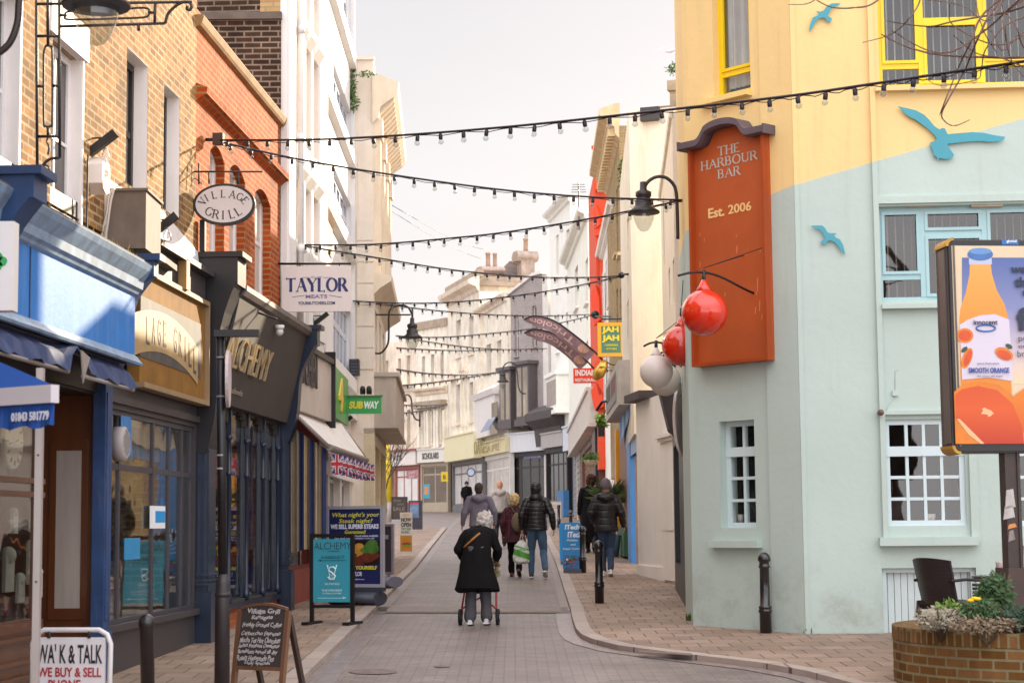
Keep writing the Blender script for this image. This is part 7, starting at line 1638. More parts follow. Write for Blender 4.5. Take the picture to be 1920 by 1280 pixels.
words(W, b, [('ITech', 1059, 1086, 983, 992, .04, .08), ('ITech', 1064, 1090, 996, 1007, .04, .08), ('Mobiles', 1063, 1083, 1010, 1014, .01), ('and', 1070, 1079, 1018, 1022, .01), ('Repair Centre', 1056, 1088, 1026, 1031, .01)], paint('#e4e8ee', .5))
s = W.mb(); q = W.rect(1057, 1085, 1040, 1066); s.box(q[0], q[1], -.004, 0, q[2] + .06, q[3]); s.add([(q[0] + .02, -.005, q[2]), (q[1] - .02, -.005, q[2]), (q[1] - .06, -.005, q[2] + .09), (q[0] + .06, -.005, q[2] + .09)], [(0, 1, 2, 3)]); ph = s.build('printed_laptop', paint('#4a6ea0', .5, .8, 6), b)
s = W.mb(); c = W.px(1071, 1052)
for k in range(14): x, z = c[0] + rnd.uniform(-.09, .09), c[1] + rnd.uniform(-.04, .07); s.box(x - .02, x + .02, -.0065, -.005, z - .015, z + .015, k % 4)
s.build('printed_icons', [paint('#c23a2c'), paint('#3f9a41'), paint('#e8e6e0'), paint('#6a2c7a')], ph)
# white A board far right and black A board
W, r, t, b = flat_sign('pavement_sign', 'white A board with rounded silver frame standing far along the right pavement', 'sign', 1028, 1054, 938, 974, 80, paint('#cfc6be', .5, .08), paint('#8f8a86', .4), .05)
s = W.mb()
for k in range(8): z = r[2] + .15 + k * .07; s.box(r[0] + .12, r[1] - .12 - rnd.uniform(0, .2), -.004, 0, z, z + .02)
s.build('print', paint('#8d847d'), b)
W, r, t, b = flat_sign('pavement_sign', 'black A board with round top and small yellow emblem beside the long coat', 'sign', 1088, 1102, 950, 1000, 44.5, paint('#1f1c1d', .5, .1), paint('#2a2526', .4), .03)
s = W.mb(); c = W.px(1099, 964); s.ball((c[0], -.01, c[1]), .04, 8, 6, sc=(1, .2, 1)); s.build('emblem', paint('#d9b53a'), b)
# Village Grill chalk board
W = mkwall(432, 15.2, 533, 14.9); q = W.rect(434, 531, 1133, 1275); u0, u1, z0, z1 = q; zb = W.g(.2) ; t = thing('chalkboard', 'wooden framed chalkboard with arched top and handwritten cafe menu', 'sign', W.at((u0 + u1) / 2, zb))
lean_ = lambda z: .10 * (z - zb) / (z1 - zb)
n = 14; arch = [(u1 - .035 - (u1 - u0 - .07) * i / n, z1 - .045 + .035 * math.sin(math.pi * i / n)) for i in range(n + 1)]
zbo = W.px(480, 1249)[1]; s = W.mb(); s.prism([(u0 + .03, zbo), (u1 - .03, zbo)] + arch, -.01, .01)
for p in s.v: p.y += lean_(p.z)
b = s.build('board', paint('#3d3634', .7, .15, 3), t)
TW = paint('#6b4a35', .6, .3, 5, stretch=(1, 1, .2))
for nm, a, b_ in (('leg', u0, u0 + .04), ('leg', u1 - .04, u1)):
    s = W.mb(); s.box(a, b_, -.02, .02, zb, z1 - .05); 
    for p in s.v: p.y += lean_(p.z)
    s.build(nm, TW, t)
for a, b_ in ((u0 + .05, u0 + .09), (u1 - .06, u1 - .02)):
    s = W.mb(); s.box(a, b_, -.02, .02, zb, z1 - .08)
    for p in s.v: p.y += .32 - .22 * (p.z - zb) / (z1 - zb)
    s.build('leg', paint('#3a2a24', .6, .2), t)
s = W.mb(); 
for p_, q_ in (((u0 + .03, zbo), (u1 - .03, zbo)),): s.box(p_[0], q_[0], -.016, .016, zbo - .03, zbo)
for i in range(n): (a, za), (b_, zb2) = arch[i], arch[i + 1]; s.prism([(b_, zb2), (a, za), (a, za + .022), (b_, zb2 + .022)], -.018, .018)
for p in s.v: p.y += lean_(p.z)
s.build('rail', TW, t)
s = W.mb()
def chalk(txt, xl, xr, yt, yb, bold=.005):
    q = W.rect(xl, xr, yt, yb); vs0 = len(s.v); s.glyphs(txt, q, 0, .003, 0, .2, bold)
    for p in s.v[vs0:]: p.z += .004 * math.sin(p.x * 55) + .003 * math.sin(p.x * 131); p.y += lean_(p.z) - .012
for l in (('Village Grill', 451, 512, 1141, 1153, .012), ('Ramsgate', 461, 500, 1153, 1163, .01), ('Freshly Ground Coffee', 445, 518, 1167, 1178), ('Cappuccino Espresso', 444, 517, 1183, 1193), ('Mocha Tea Hot Chocolate', 443, 518, 1195, 1205), ('Jacket Potatoes Omelettes', 441, 517, 1206, 1216), ('Breakfasts served all day', 441, 514, 1217, 1227), ('Roasts Homemade Pies', 440, 509, 1228, 1238), ('Daily Specials', 455, 502, 1239, 1247)): chalk(*l)
s.build('chalk_writing', paint('#c6c0bf', .9, .1), b)
# Walk & Talk board, near
W = mkwall(57, 12.1, 209, 12.0); q = W.rect(57, 209, 1180, 1420); u0, u1, z0, z1 = q; zb = W.g(.2); t = thing('pavement_sign', 'white round cornered swing sign with black and red capitals at lower left', 'sign', W.at((u0 + u1) / 2, zb)); s = W.mb()
pts = [(u0 + .02, zb), (u0 + .01, z1 - .09), (u0 + .035, z1 - .03), (u0 + .09, z1), (u1 - .09, z1), (u1 - .035, z1 - .03), (u1 - .01, z1 - .09), (u1 - .02, zb)]
s.tube([(x, 0, z) for x, z in pts], .017, 10); s.build('frame', paint('#cfcbcd', .35, .04), t)
q = W.rect(69, 197, 1194, 1400); s = W.mb(); s.box(q[0], q[1], -.008, .008, q[2], q[3]); b = s.build('panel', paint('#d3cfd3', .4, .03), t)
words(W, b, [("WA' K & TALK", 71, 193, 1206, 1243, .015)], paint('#1c1a24', .5), y=-.009); words(W, b, [('WE BUY & SELL', 72, 191, 1250, 1268, .02), ('PHONE', 92, 152, 1273, 1292, .02)], paint('#a3242c', .5), y=-.009)
s = W.mb()
for x in (93, 168): c = W.px(x, 1190); s.tube([(c[0], 0, z1 + .01), (c[0], -.01, c[1] - .02)], .012, 6)
s.build('hook', IRON, t)
# stall canopy with phone number, and its silver post
W = mkwall(-60, 10.4, 104, 10.0); t = thing('stall_canopy', 'blue market stall canopy with white valance edge and phone number', 'canopy', W.at(W.len, 2.4)); BC = paint('#1f4d9a', .7, .1, 3)
q = W.rect(-60, 102, 758, 803); s = W.mb(); n = 24
for i in range(n): a, b_ = q[0] + (q[1] - q[0]) * i / n, q[0] + (q[1] - q[0]) * (i + 1) / n; s.quad((a, .012 * math.sin(i * 1.3), q[2] + .01 * math.sin(i * .9)), (b_, .012 * math.sin((i + 1) * 1.3), q[2] + .01 * math.sin((i + 1) * .9)), (b_, 0, q[3]), (a, 0, q[3]))
b = s.build('band', BC, t); words(W, b, [('01843 581779', 28, 98, 772, 789, .03)], paint('#d5d6e2', .6), y=-.025)
q = W.rect(-60, 103, 727, 760); s = W.mb(); s.box(q[0], q[1], -.03, .03, q[2], q[3]); s.build('edge_bar', paint('#c9c3c8', .4, .05), t)
a, b_ = W.px(103, 730), W.px(-60, 660); s = W.mb(); s.add([(b_[0], 0, q[3]), (q[1] - .02, 0, q[3]), (q[1] - .4, .35, q[3]), (b_[0], .35, q[3]), (b_[0], .18, q[3] + .2)], [(0, 1, 4), (1, 2, 4), (2, 3, 4)]); s.build('roof_cloth', BC, t)
t = thing('canopy_post', 'slim silver upright post standing behind the stall canopy', 'post', gp(70, 11.6)); s = MB(); c = gp(71, 11.6); zt = D(71, 690, 11.6).z; s.box(c.x - .022, c.x + .022, 11.58, 11.63, c.z, zt); s.build('post', paint('#b5aca9', .35, .1, metal=.4), t); s = MB(); 
for z in (c.z + .3, c.z + 1.1, c.z + 1.9): s.box(c.x - .006, c.x + .006, 11.575, 11.58, z, z + .012)
s.build('screw', IRON, t)
W, r, t, b = flat_sign('hanging_sign', 'white lit box sign with green emblem at the left edge', 'sign', -60, 25, 415, 582, 11.6, paint('#ded9d6', .4, .03), None, th=.12)
s = W.mb(); c = W.px(-4, 490)
for a in (0, 90, 180, 270): s.add([(c[0] + .03 * math.cos(R(a)) + .032 * math.cos(k * .6), -.003, c[1] + .03 * math.sin(R(a)) + .032 * math.sin(k * .6)) for k in range(10)], [tuple(range(10))])
s.build('emblem', paint('#2fa356', .4), b)
# speaker grille on the grill front: grey round vent
t = thing('wall_vent', 'round grey plastic vent with honeycomb grille on the shop front', 'vent', WA.at(WA.px(218, 832)[0], WA.px(218, 832)[1], .05)); a, z = WA.px(216, 832, .0); s = WA.mb(); s.tube([(a, .0, z), (a, -.1, z)], .26, 24, sc if False else 0) if False else s.tube([(a, 0, z), (a, -.09, z), (a, -.11, z)], [.16, .16, .13], 24); s.build('housing', paint('#a39a9a', .5, .08), t); s = WA.mb()
for i in range(-3, 4):
    for j in range(-3, 4):
        if i * i + j * j < 11: s.box(a + i * .034 - .009, a + i * .034 + .009, -.1115, -.1095, z + j * .034 + (i % 2) * .017 - .009, z + j * .034 + (i % 2) * .017 + .009)
s.build('grille', paint('#3c3638', .6), t)
# ------------------------------------------------------------ posts and bollards
t = thing('street_pole', 'black street pole with short top arm and round sign seen edge on', 'post', gp(414, 14.4)); c = gp(418, 14.4); top = D(413, 627, 14.4)
s = MB(); zk_ = D(416, 1090, 14.4).z; s.tube([(c.x, 14.4, c.z - .1), (c.x, 14.4, zk_ - .02), (c.x, 14.4, zk_ + .06)], [.062, .056, .035], 14); s.lathe([(.058, 0), (.064, .02), (.058, .04)], (c.x, 14.4, zk_ - .12), 14); s.build('base', IRON, t)
s = MB(); s.tube([(c.x, 14.4, zk_), (top.x, 14.4, top.z)], .034, 12); s.build('shaft', BLACK, t); e = D(486, 630, 14.4); s = MB(); s.box(top.x - .045, e.x, 14.36, 14.44, top.z - .02, top.z + .035); s.build('arm', BLACK, t)
s = MB(Matrix.Translation(D(428, 710, 14.4)) @ Matrix.Rotation(R(95.5), 4, 'Z')); n = 28; s.prism([(.23 * math.cos(2 * math.pi * k / n), .23 * math.sin(2 * math.pi * k / n)) for k in range(n)], -.012, .012); s.build('round_sign', paint('#b8a9aa', .4, .05), t)
s = MB()
for y in (672, 745, 855, 880): p_ = D(414, y, 14.4); s.lathe([(.037, 0), (.037, .015)], (p_.x, 14.4, p_.z), 12)
s.build('clamp_band', paint('#8b8384', .4), t)
def bollard_proto(h=.88, r=.062):
    s = MB(); s.lathe([(r * 1.05, -.1), (r * 1.05, .22), (r * 1.22, .225), (r * 1.22, .25), (r * 1.0, .262), (r * 1.18, .27), (r * 1.18, .29), (r * .9, .3), (r * .86, h * .80), (r * 1.02, h * .81), (r * 1.02, h * .83), (r * .9, h * .84), (r * .9, h * .88), (r * 1.12, h * .89), (r * 1.15, h * .92), (r * 1.02, h * .95), (r * .7, h * .985), (r * .2, h)], (0, 0, 0), 20)
    return s.build('bollard', paint('#19171a', .3, .3, 8, coat=.4))
bp_ = bollard_proto(); first = True
for x, y, lab, k in ((1124, 1130, 'black iron bollard alone on the right pavement, nearest the beanie woman', 1), (1436, 1186, 'black iron bollard standing against the mint corner of the bar', 1.02), (1093, 1073, 'black iron bollard touching the blue repair sign', 1), (1048, 989, 'far black bollard in front of the white A board', 1), (1071, 1012, 'black bollard mostly hidden behind the blue repair sign', 1)):
    g0 = G(x, y); o = bp_ if first else bp_.copy()
    if not first: COL.objects.link(o)
    first = False; o.location = g0; o.scale = (k, k, k); tag(o, lab, 'bollard', 'black cast iron bollards')
s = MB(); s.lathe([(.055, -.1), (.055, .6), (.062, .61), (.064, .66), (.05, .69), (.02, .71)], (0, 0, 0), 18); o = s.build('bollard', paint('#241f20', .35, .3, 8, coat=.3)); o.location = gp(281, 14.3); o.rotation_euler = (0, R(-1.5), 0); tag(o, 'short plain dark bollard beside the white swing sign', 'bollard')
# ------------------------------------------------------------ advertising panel on a post in the planter
cpx, dB = 1900, 15.3
W0 = Wall(P(1764, 15.2), P(2050, 15.33)); t = thing('advert_panel', 'lit style street advert panel with orange juice bottle poster on a brown post', 'billboard', W0.at(W0.len / 2, 1))
q = W0.rect(1780, 2040, 450, 848); u0, u1, z0, z1 = q; c = .06; dp = .27
def rr(a, b_, c0, d0_, k, n=5):
    o = []
    for cx_, cz2, s0 in ((b_ - k, d0_ - k, 0), (a + k, d0_ - k, 90), (a + k, c0 + k, 180), (b_ - k, c0 + k, 270)):
        for i in range(n + 1): an = R(s0 + 90 * i / n); o.append((cx_ + k * math.cos(an), cz2 + k * math.sin(an)))
    return o[::-1][::-1]
s = W0.mb(); s.prism(rr(u0, u1, z0, z1, .07), 0, dp); cs = s.build('casing', paint('#4c4340', .5, .25, 6, dirt=.2, dirtc='#8a7f76'), t)
s = W0.mb(); s.prism(rr(u0 + .012, u1 - .012, z0 + .012, z1 - .012, .06), -.03, 0); s.build('black_frame', paint('#1d1a1d', .3, .1), t)
s = W0.mb(); s.box(u0 + .045, u0 + .06, -.042, -.03, z0 + .05, z1 - .05); s.box(u0 - .012, u0, .03, .17, z0 + .08, z1 - .08); s.build('edge_trim', paint('#5d534f', .4, .2), t)
AMB = paint('#b98a2e', .5, .3, 8)
for a, zc_, sg in ((u0 + .06, z1 - .06, 1), (u0 + .06, z0 + .06, -1)):
    s = W0.mb()
    for i in range(5):
        a1_, a2_ = R(90 + 18 * i), R(90 + 18 * (i + 1)); p1 = (a + .075 * math.cos(a1_), zc_ + sg * .075 * math.sin(a1_)); p2 = (a + .075 * math.cos(a2_), zc_ + sg * .075 * math.sin(a2_)); p3 = (a + .05 * math.cos(a2_), zc_ + sg * .05 * math.sin(a2_)); p4 = (a + .05 * math.cos(a1_), zc_ + sg * .05 * math.sin(a1_))
        s.prism([p1, p2, p3, p4] if sg > 0 else [p4, p3, p2, p1], -.034, dp + .004)
    s.build('corner_guard', AMB, t)
# poster
x0p = W0.px(1788, 650)[0]; zt_, zb_p = W0.px(1850, 462)[1], W0.px(1850, 832)[1]; x1p = u1 - .07
s = W0.mb(); s.box(x0p, x1p, -.034, -.03, zb_p, zt_); po = s.build('poster', paint('#d9c3a4', .35, .04), t)
YP = -.0345; lay = [0]
def pp(x, y): return W0.px(x, y)
def shape(pts, mat, nm='printed_shape', par=None):
    lay[0] += 1; y = YP - .0009 * lay[0]; s = W0.mb(); P_ = [pp(*p) for p in pts]; s.add([(a, y, z) for a, z in P_], [tuple(range(len(P_)))]); return s.build(nm, mat, par or po)
def ellp(cx_, cy_, rx_, ry_, rot=0, n=28, a0=0, a1=360):
    o = []
    for k in range(n + (a1 - a0 < 360)):
        a = R(a0 + (a1 - a0) * k / n); x = rx_ * math.cos(a); y = ry_ * math.sin(a); o.append((cx_ + x * math.cos(R(rot)) - y * math.sin(R(rot)), cy_ + x * math.sin(R(rot)) + y * math.cos(R(rot))))
    return o
def gradm(name, stops, z0_, z1_):
    mt, n_, b_ = newmat(name); ge = n_.nodes.new('ShaderNodeNewGeometry'); sp_ = n_.nodes.new('ShaderNodeSeparateXYZ'); n_.links.new(ge.outputs['Position'], sp_.inputs[0]); m1 = n_.nodes.new('ShaderNodeMapRange'); m1.inputs[1].default_value = z0_; m1.inputs[2].default_value = z1_; n_.links.new(sp_.outputs[2], m1.inputs[0]); r_ = n_.nodes.new('ShaderNodeValToRGB')
    while len(r_.color_ramp.elements) < len(stops): r_.color_ramp.elements.new(.5)
    for e, (p_, c_2) in zip(r_.color_ramp.elements, stops): e.position = p_; e.color = lin(c_2)
    n_.links.new(m1.outputs[0], r_.inputs[0]); n_.links.new(r_.outputs[0], b_.inputs['Base Color']); b_.inputs['Roughness'].default_value = .35; return mt
shape([(1801, 484), (2030, 484), (2030, 720), (1801, 720)], gradm('printed_sky', [(0, '#e6c9a0'), (.25, '#c9b9c4'), (.6, '#7d84b0'), (1, '#4e63a0')], pp(1850, 720)[1], pp(1850, 484)[1]), 'printed_sky')
bot = [(1816, 492), (1854, 492), (1857, 515), (1866, 545), (1880, 570), (1887, 595), (1889, 640), (1892, 700), (1896, 760), (1800, 760), (1798, 700), (1796, 600), (1798, 580), (1808, 550), (1815, 515)]
shape(bot, gradm('printed_bottle', [(0, '#d98328'), (.5, '#e08a2a'), (1, '#e3a24e')], pp(1850, 760)[1], pp(1850, 492)[1]), 'printed_bottle')
shape([(1814, 484), (1856, 484), (1857, 497), (1814, 497)], paint('#b9bed6', .3, .1), 'printed_neck')
shape(ellp(1835, 478, 24, 12), paint('#3f6fae', .3, .25, 9), 'printed_cap'); shape(ellp(1835, 472, 21, 6), paint('#5f8cc4', .3, .1), 'printed_cap_top')
shape([(1796, 610), (1812, 600), (1835, 592), (1862, 590), (1889, 600), (1896, 715), (1850, 708), (1801, 712)], paint('#cfc6d6', .3, .04), 'printed_label')
OR1, OR2, OR3 = paint('#d97a18', .3, .2, 6), paint('#cf4a14', .3, .25, 5), paint('#e8b487', .4)
shape(ellp(1806, 630, 16, 14), OR1, 'printed_slice'); shape(ellp(1806, 630, 12, 10), OR2, 'printed_slice')
shape(ellp(1810, 672, 9, 20, 20), OR1, 'printed_slice'); shape(ellp(1811, 672, 6, 16, 20), OR2, 'printed_slice'); shape(ellp(1805, 656, 7, 4, -40), paint('#2f4a3a', .4), 'printed_leaf')
shape(ellp(1879, 664, 18, 11, 25), OR1, 'printed_slice'); shape(ellp(1879, 666, 14, 8, 25), OR2, 'printed_slice'); shape(ellp(1888, 650, 7, 4, 30), paint('#2f4a3a', .4), 'printed_leaf')
BLU2 = paint('#2f4c9c', .4); s = W0.mb()
for k in range(24):
    a, b_ = R(15 * k), R(15 * k + 15); p1, p2 = pp(1845 + 18 * math.cos(a), 616 + 6 * math.sin(a)), pp(1845 + 18 * math.cos(b_), 616 + 6 * math.sin(b_)); s.tube([(p1[0], -.046, p1[1]), (p2[0], -.046, p2[1])], .007, 4)
s.build('halo_emblem', paint('#4f7fc4', .4), po)
shape([(1785, 735), (1800, 722), (1830, 715), (1870, 722), (1905, 750), (1925, 800), (1928, 832), (1788, 832)], OR1, 'printed_orange'); shape([(1950, 720), (1925, 722), (1900, 740), (1890, 760), (1925, 832), (2030, 832), (2030, 730)], gradm('printed_orange_skin', [(0, '#c24a0e'), (1, '#e0801c')], pp(1850, 832)[1], pp(1850, 722)[1]), 'printed_orange')
shape([(1788, 740), (1800, 730), (1830, 724), (1866, 732), (1895, 758), (1912, 800), (1916, 832), (1838, 832), (1815, 815), (1795, 790), (1788, 785)], gradm('printed_flesh', [(0, '#b8320c'), (.6, '#d4561a'), (1, '#cc4c16')], pp(1850, 832)[1], pp(1850, 724)[1]), 'printed_flesh')
shape([(1790, 785), (1796, 786), (1818, 808), (1842, 832), (1835, 832), (1812, 815)], OR3, 'printed_rind')
shape([(x + rnd.uniform(-3, 3), y + rnd.uniform(-2, 2)) for x, y in ellp(1847, 773, 12, 7, 20, 16)], OR3, 'printed_core')
words(W0, po, [('SMOOTH ORANGE', 1812, 1888, 690, 700, .03), ], BLU2, y=-.055); words(W0, po, [('innocent', 1821, 1866, 601, 610, .02)], paint('#2c2a3c'), y=-.055); words(W0, po, [('pure fruit juice', 1829, 1869, 680, 685), ('we never add sugar', 1828, 1876, 704, 708)], paint('#6a6684'), y=-.055)
words(W0, po, [('we put', 1891, 1960, 500, 518, .03), ('the extra', 1898, 1990, 521, 540, .03), ('"', 1914, 1922, 546, 556, .03), ('fruit', 1902, 1990, 578, 622, .05)], paint('#2e3448'), y=-.055)
words(W0, po, [('put an', 1905, 1950, 632, 644), ('orange in', 1905, 1960, 646, 656), ('breakfast', 1903, 1960, 658, 670)], paint('#4b4650'), y=-.055)
s = W0.mb(); q = W0.rect(1878, 1909, 449, 459, .03); s.box(q[0], q[1], -.036, -.03, q[2], q[3]); gb = s.build('maker_plate', paint('#1f6fb8', .4), t); words(W0, gb, [('global', 1884, 1903, 451, 457, .03)], paint('#e8eaf0'), y=-.0365)
s = W0.mb(); uu = W0.px(1902, 900)[0]; zpt = z0 + .05; s.box(uu - .065, uu + .065, .03, .17, .3, zpt); s.box(uu + .035, uu + .05, .015, .03, .3, zpt); s.build('post', paint('#3c2f2b', .45, .25, 6), t)
q = W0.rect(1888, 1990, 1064, 1180); s = W0.mb(); s.box(q[0], q[1], -.06, .25, q[2] - .3, q[3]); s.build('utility_box', paint('#4d3c35', .6, .25, 4), t)
s = W0.mb()
for x, y, w_, h, m_ in ((1896, 935, .09, .17, 0), (1894, 960, .1, .12, 0), (1900, 986, .08, .05, 1), (1899, 1004, .06, .1, 2)):
    a, z = W0.px(x, y); s.prism([(a - w_ / 2, z - h / 2), (a + w_ / 2, z - h / 2 + .02), (a + w_ / 2 - .015, z + h / 2), (a - w_ / 3, z + h / 2 - .01)], .024, .03, m_)
s.build('torn_sticker', [paint('#b9b2ae', .7, .3, 9), paint('#cf8a4a', .6), paint('#8b7f7c', .7, .4, 9)], t)
# ------------------------------------------------------------ brick planter
pc = Vector((4.62, 15.4, 0)); RRp = 1.42; zp0 = gz(15.2) - .25; zp1 = .83
PBR = brick('planter_brick', '#7f5a38', '#64431f', '#82775a', .22, .078, .01, var=.35, vscale=3, stain='#6c6335', stainpos=(.5, .72), bump=.7)
pl_ = thing('brick_planter', 'round brown brick planter full of shrubs at lower right', 'planter', Vector((pc.x, pc.y, gz(pc.y)))); s = MB(); n = 72
off_ = Vector((pc.x, pc.y, gz(pc.y)))
def ring(name, r0, r1, za, zb_, mat, bond):
    me = bpy.data.meshes.new(name); vs = []; fs = []; uvs = []
    for k in range(n + 1):
        a = 2 * math.pi * k / n
        for r_, z in ((r0, za), (r0, zb_), (r1, zb_), (r1, za)): vs.append(Vector((pc.x + r_ * math.cos(a), pc.y + r_ * math.sin(a), z)) - off_)
    for k in range(n):
        for j in range(3):
            i0 = k * 4 + j; i1 = (k + 1) * 4 + j; fs.append((i0, i1, i1 + 1, i0 + 1)); ua_, ub_ = RRp * 2 * math.pi * k / n, RRp * 2 * math.pi * (k + 1) / n
            h = (za, zb_, zb_ + (r0 - r1), zb_ + (r0 - r1) + .5); 
            if bond: uvs += [(h[j] - zb_ + .2301, ua_), (h[j] - zb_ + .2301, ub_), (h[j + 1] - zb_ + .2301, ub_), (h[j + 1] - zb_ + .2301, ua_)]
            else: uvs += [(ua_, h[j]), (ub_, h[j]), (ub_, h[j + 1]), (ua_, h[j + 1])]
    me.from_pydata([tuple(v) for v in vs], [], fs); me.materials.append(mat); u = me.uv_layers.new(name='UVMap'); u.data.foreach_set('uv', [c for p in uvs for c in p]); o = bpy.data.objects.new(name, me); COL.objects.link(o); o.parent = pl_; OFF[o.name] = off_; return o
ring('wall', RRp, RRp - .22, zp0, zp1 - .112, PBR, False); ring('coping_course', RRp + .006, RRp - .22, zp1 - .112, zp1, PBR, True)
s = MB(); s.lathe([(RRp - .21, zp1 - .2), (RRp - .21, zp1 - .08)], (pc.x, pc.y, 0), 40); s.build('soil', paint('#3b3027', .95, .4, 9, bump=.5), pl_)
def shrub(lab, c, rx_, ry_, rz_, n_, sz, mat, stems=8, nm='shrub'):
    t = thing(nm, lab, 'plant', (c[0], c[1], zp1 - .08)); s = MB(); leaves(s, c, rx_, ry_, rz_, n_, sz)
    o = s.build('foliage', mat, t); s = MB()
    for k in range(stems):
        a = rnd.uniform(0, 6.28); s.tube([(c[0], c[1], zp1 - .09), (c[0] + rx_ * .5 * math.cos(a), c[1] + ry_ * .5 * math.sin(a), c[2]), (c[0] + rx_ * .9 * math.cos(a), c[1] + ry_ * .9 * math.sin(a), c[2] + rz_ * rnd.uniform(.2, 1))], .006, 4)
    s.build('stems', paint('#5a4a36', .9), t); return t
GY = paint('#9a9180', .9, .3, 9); G1 = paint('#3f5c33', .7, .4, 9); G2 = paint('#6f8f3a', .7, .4, 9); G3 = paint('#27412c', .7, .4, 9)
def pd(px, py, d): return D(px, py, d)
shrub('dry grey green lavender clump at the left of the planter', pd(1762, 1160, 14.6), .2, .3, .09, 1000, .04, GY, 16)
shrub('bright lime green leafy plant in the middle of the planter', pd(1780, 1143, 15.0), .1, .12, .07, 420, .05, G2)
shrub('dark green ferny bush below the round table', pd(1838, 1148, 14.5), .16, .2, .11, 900, .05, G1)
shrub('tall feathery green plant leaning against the brown post', pd(1866, 1115, 14.8), .13, .2, .17, 1300, .06, G1)
shrub('low dark green shrub at the right end of the planter', pd(1925, 1165, 14.4), .26, .2, .12, 1300, .05, G3)
shrub('withered brown stalks along the front of the planter', pd(1850, 1172, 14.25), .3, .08, .06, 500, .04, paint('#8a7660', .9, .3, 9), 10)
t = thing('flower', 'yellow flower heads on the dark ferny bush', 'flower', pd(1833, 1121, 14.3)); s = MB()
for x, y in ((1833, 1122), (1827, 1121), (1820, 1125)):
    s.ball(pd(x, y, 14.28), .02, 8, 5, sc=(1.5, 1, .7))
s.build('petals', paint('#e6bf1a', .5), t)
# ------------------------------------------------------------ rattan chair, round table, cup
RAT = brick('rattan', '#2f2526', '#3a2d2d', '#1a1415', .03, .014, .003, .45, .2, 3, bump=.8)
cc = G(1786, 1203); t = thing('rattan_chair', 'dark brown rattan armchair by the cellar hatch', 'chair', cc)
M_ = Matrix.Translation(cc) @ Matrix.Rotation(R(-62), 4, 'Z')
def cm(): return MB(M_)
s = cm(); n = 12      # backrest: curved shell; chair faces +Y local
W_b = .27
for i in range(n):
    a0_, a1_ = -1 + 2 * i / n, -1 + 2 * (i + 1) / n
    f = lambda a, z: (W_b * a * (1 + .06 * (z > .7)), -.24 + .10 * a * a - .10 * (z - .42) / .45, z)
    for z0_, z1_ in ((.40, .62), (.62, .88 - 0)):
        zt0, zt1 = (z1_ - .03 * a0_ * a0_ if z1_ > .8 else z1_), (z1_ - .03 * a1_ * a1_ if z1_ > .8 else z1_)
        s.quad(f(a0_, z0_), f(a1_, z0_), f(a1_, zt1), f(a0_, zt0)); g_2 = lambda p: (p[0], p[1] - .025, p[2]); s.quad(g_2(f(a1_, z0_)), g_2(f(a0_, z0_)), g_2(f(a0_, zt0)), g_2(f(a1_, zt1)))
        if z1_ > .8: s.quad(f(a0_, zt0), f(a1_, zt1), g_2(f(a1_, zt1)), g_2(f(a0_, zt0)))
for sg in (-1, 1): p_ = [f(sg, z) for z in (.40, .62, .85)]; s.quad(p_[0], g_2(p_[0]), g_2(p_[2]), p_[2])
s.build('backrest', RAT, t)
s = cm(); s.box(-.26, .26, -.24, .24, .385, .43); s.box(-.25, .25, -.22, .245, .34, .385); s.build('seat', RAT, t)
for sx in (-1, 1):
    for sy in (-1, 1):
        s = cm(); s.tube([(sx * .25, sy * .21, .42), (sx * .27, sy * .25, 0)], [(.03, .035), (.022, .025)], 8); s.build('leg', RAT, t)
    s = cm(); s.tube([(sx * .27, -.24, .64), (sx * .29, -.05, .655), (sx * .29, .16, .64), (sx * .285, .23, .58), (sx * .26, .23, .42)], [(.016, .03)] * 5, 8, up=(0, 0, 1)); s.build('armrest', RAT, t)
tc_ = gp(1880, 17.9); t = thing('bistro_table', 'round dark bistro table behind the planter', 'table', tc_); zt = D(1880, 1078, 17.9).z
s = MB(); s.lathe([(.30, -.03), (.315, -.02), (.315, -.005), (.30, 0)], (tc_.x, tc_.y, zt), 32); s.build('tabletop', paint('#37343d', .2, .1), t); s = MB(); s.lathe([(.03, 0), (.03, zt - tc_.z - .03)], tc_, 10); s.lathe([(.2, 0), (.2, .02), (.04, .05)], tc_, 16); s.build('pedestal', BLACK, t)
s = MB(); s.box(tc_.x - .2, tc_.x - .03, tc_.y - .15, tc_.y - .05, zt + .001, zt + .006); tag(s.build('menu_card', paint('#c4c4ce')), 'white printed card lying on the round table', 'card')
s = MB(); c = D(1875, 1076, 18.1); s.lathe([(.03, 0), (.042, .12), (.042, .125)], (c.x, 18.1, zt + .003), 12); o = s.build('cup', paint('#c9b2ad', .4, .1)); o['label'] = 'tall pale pink cup standing on the round table'; o['category'] = 'cup'
t2 = thing('rattan_stool', 'dark slatted stool partly hidden between chair and table', 'stool', gp(1845, 18.2)); b0q = gp(1848, 18.2)
for k in range(4):
    s = MB(); zz_ = D(1845, 1096 + k * 7, 18.2).z; s.box(b0q.x - .13, b0q.x + .16, 18.1, 18.3, zz_ - .012, zz_ + .012); s.build('slat', BLACK, t2)
s = MB(); s.box(b0q.x - .1, b0q.x + .12, 18.12, 18.28, b0q.z, D(1845, 1118, 18.2).z); s.build('body', BLACK, t2)
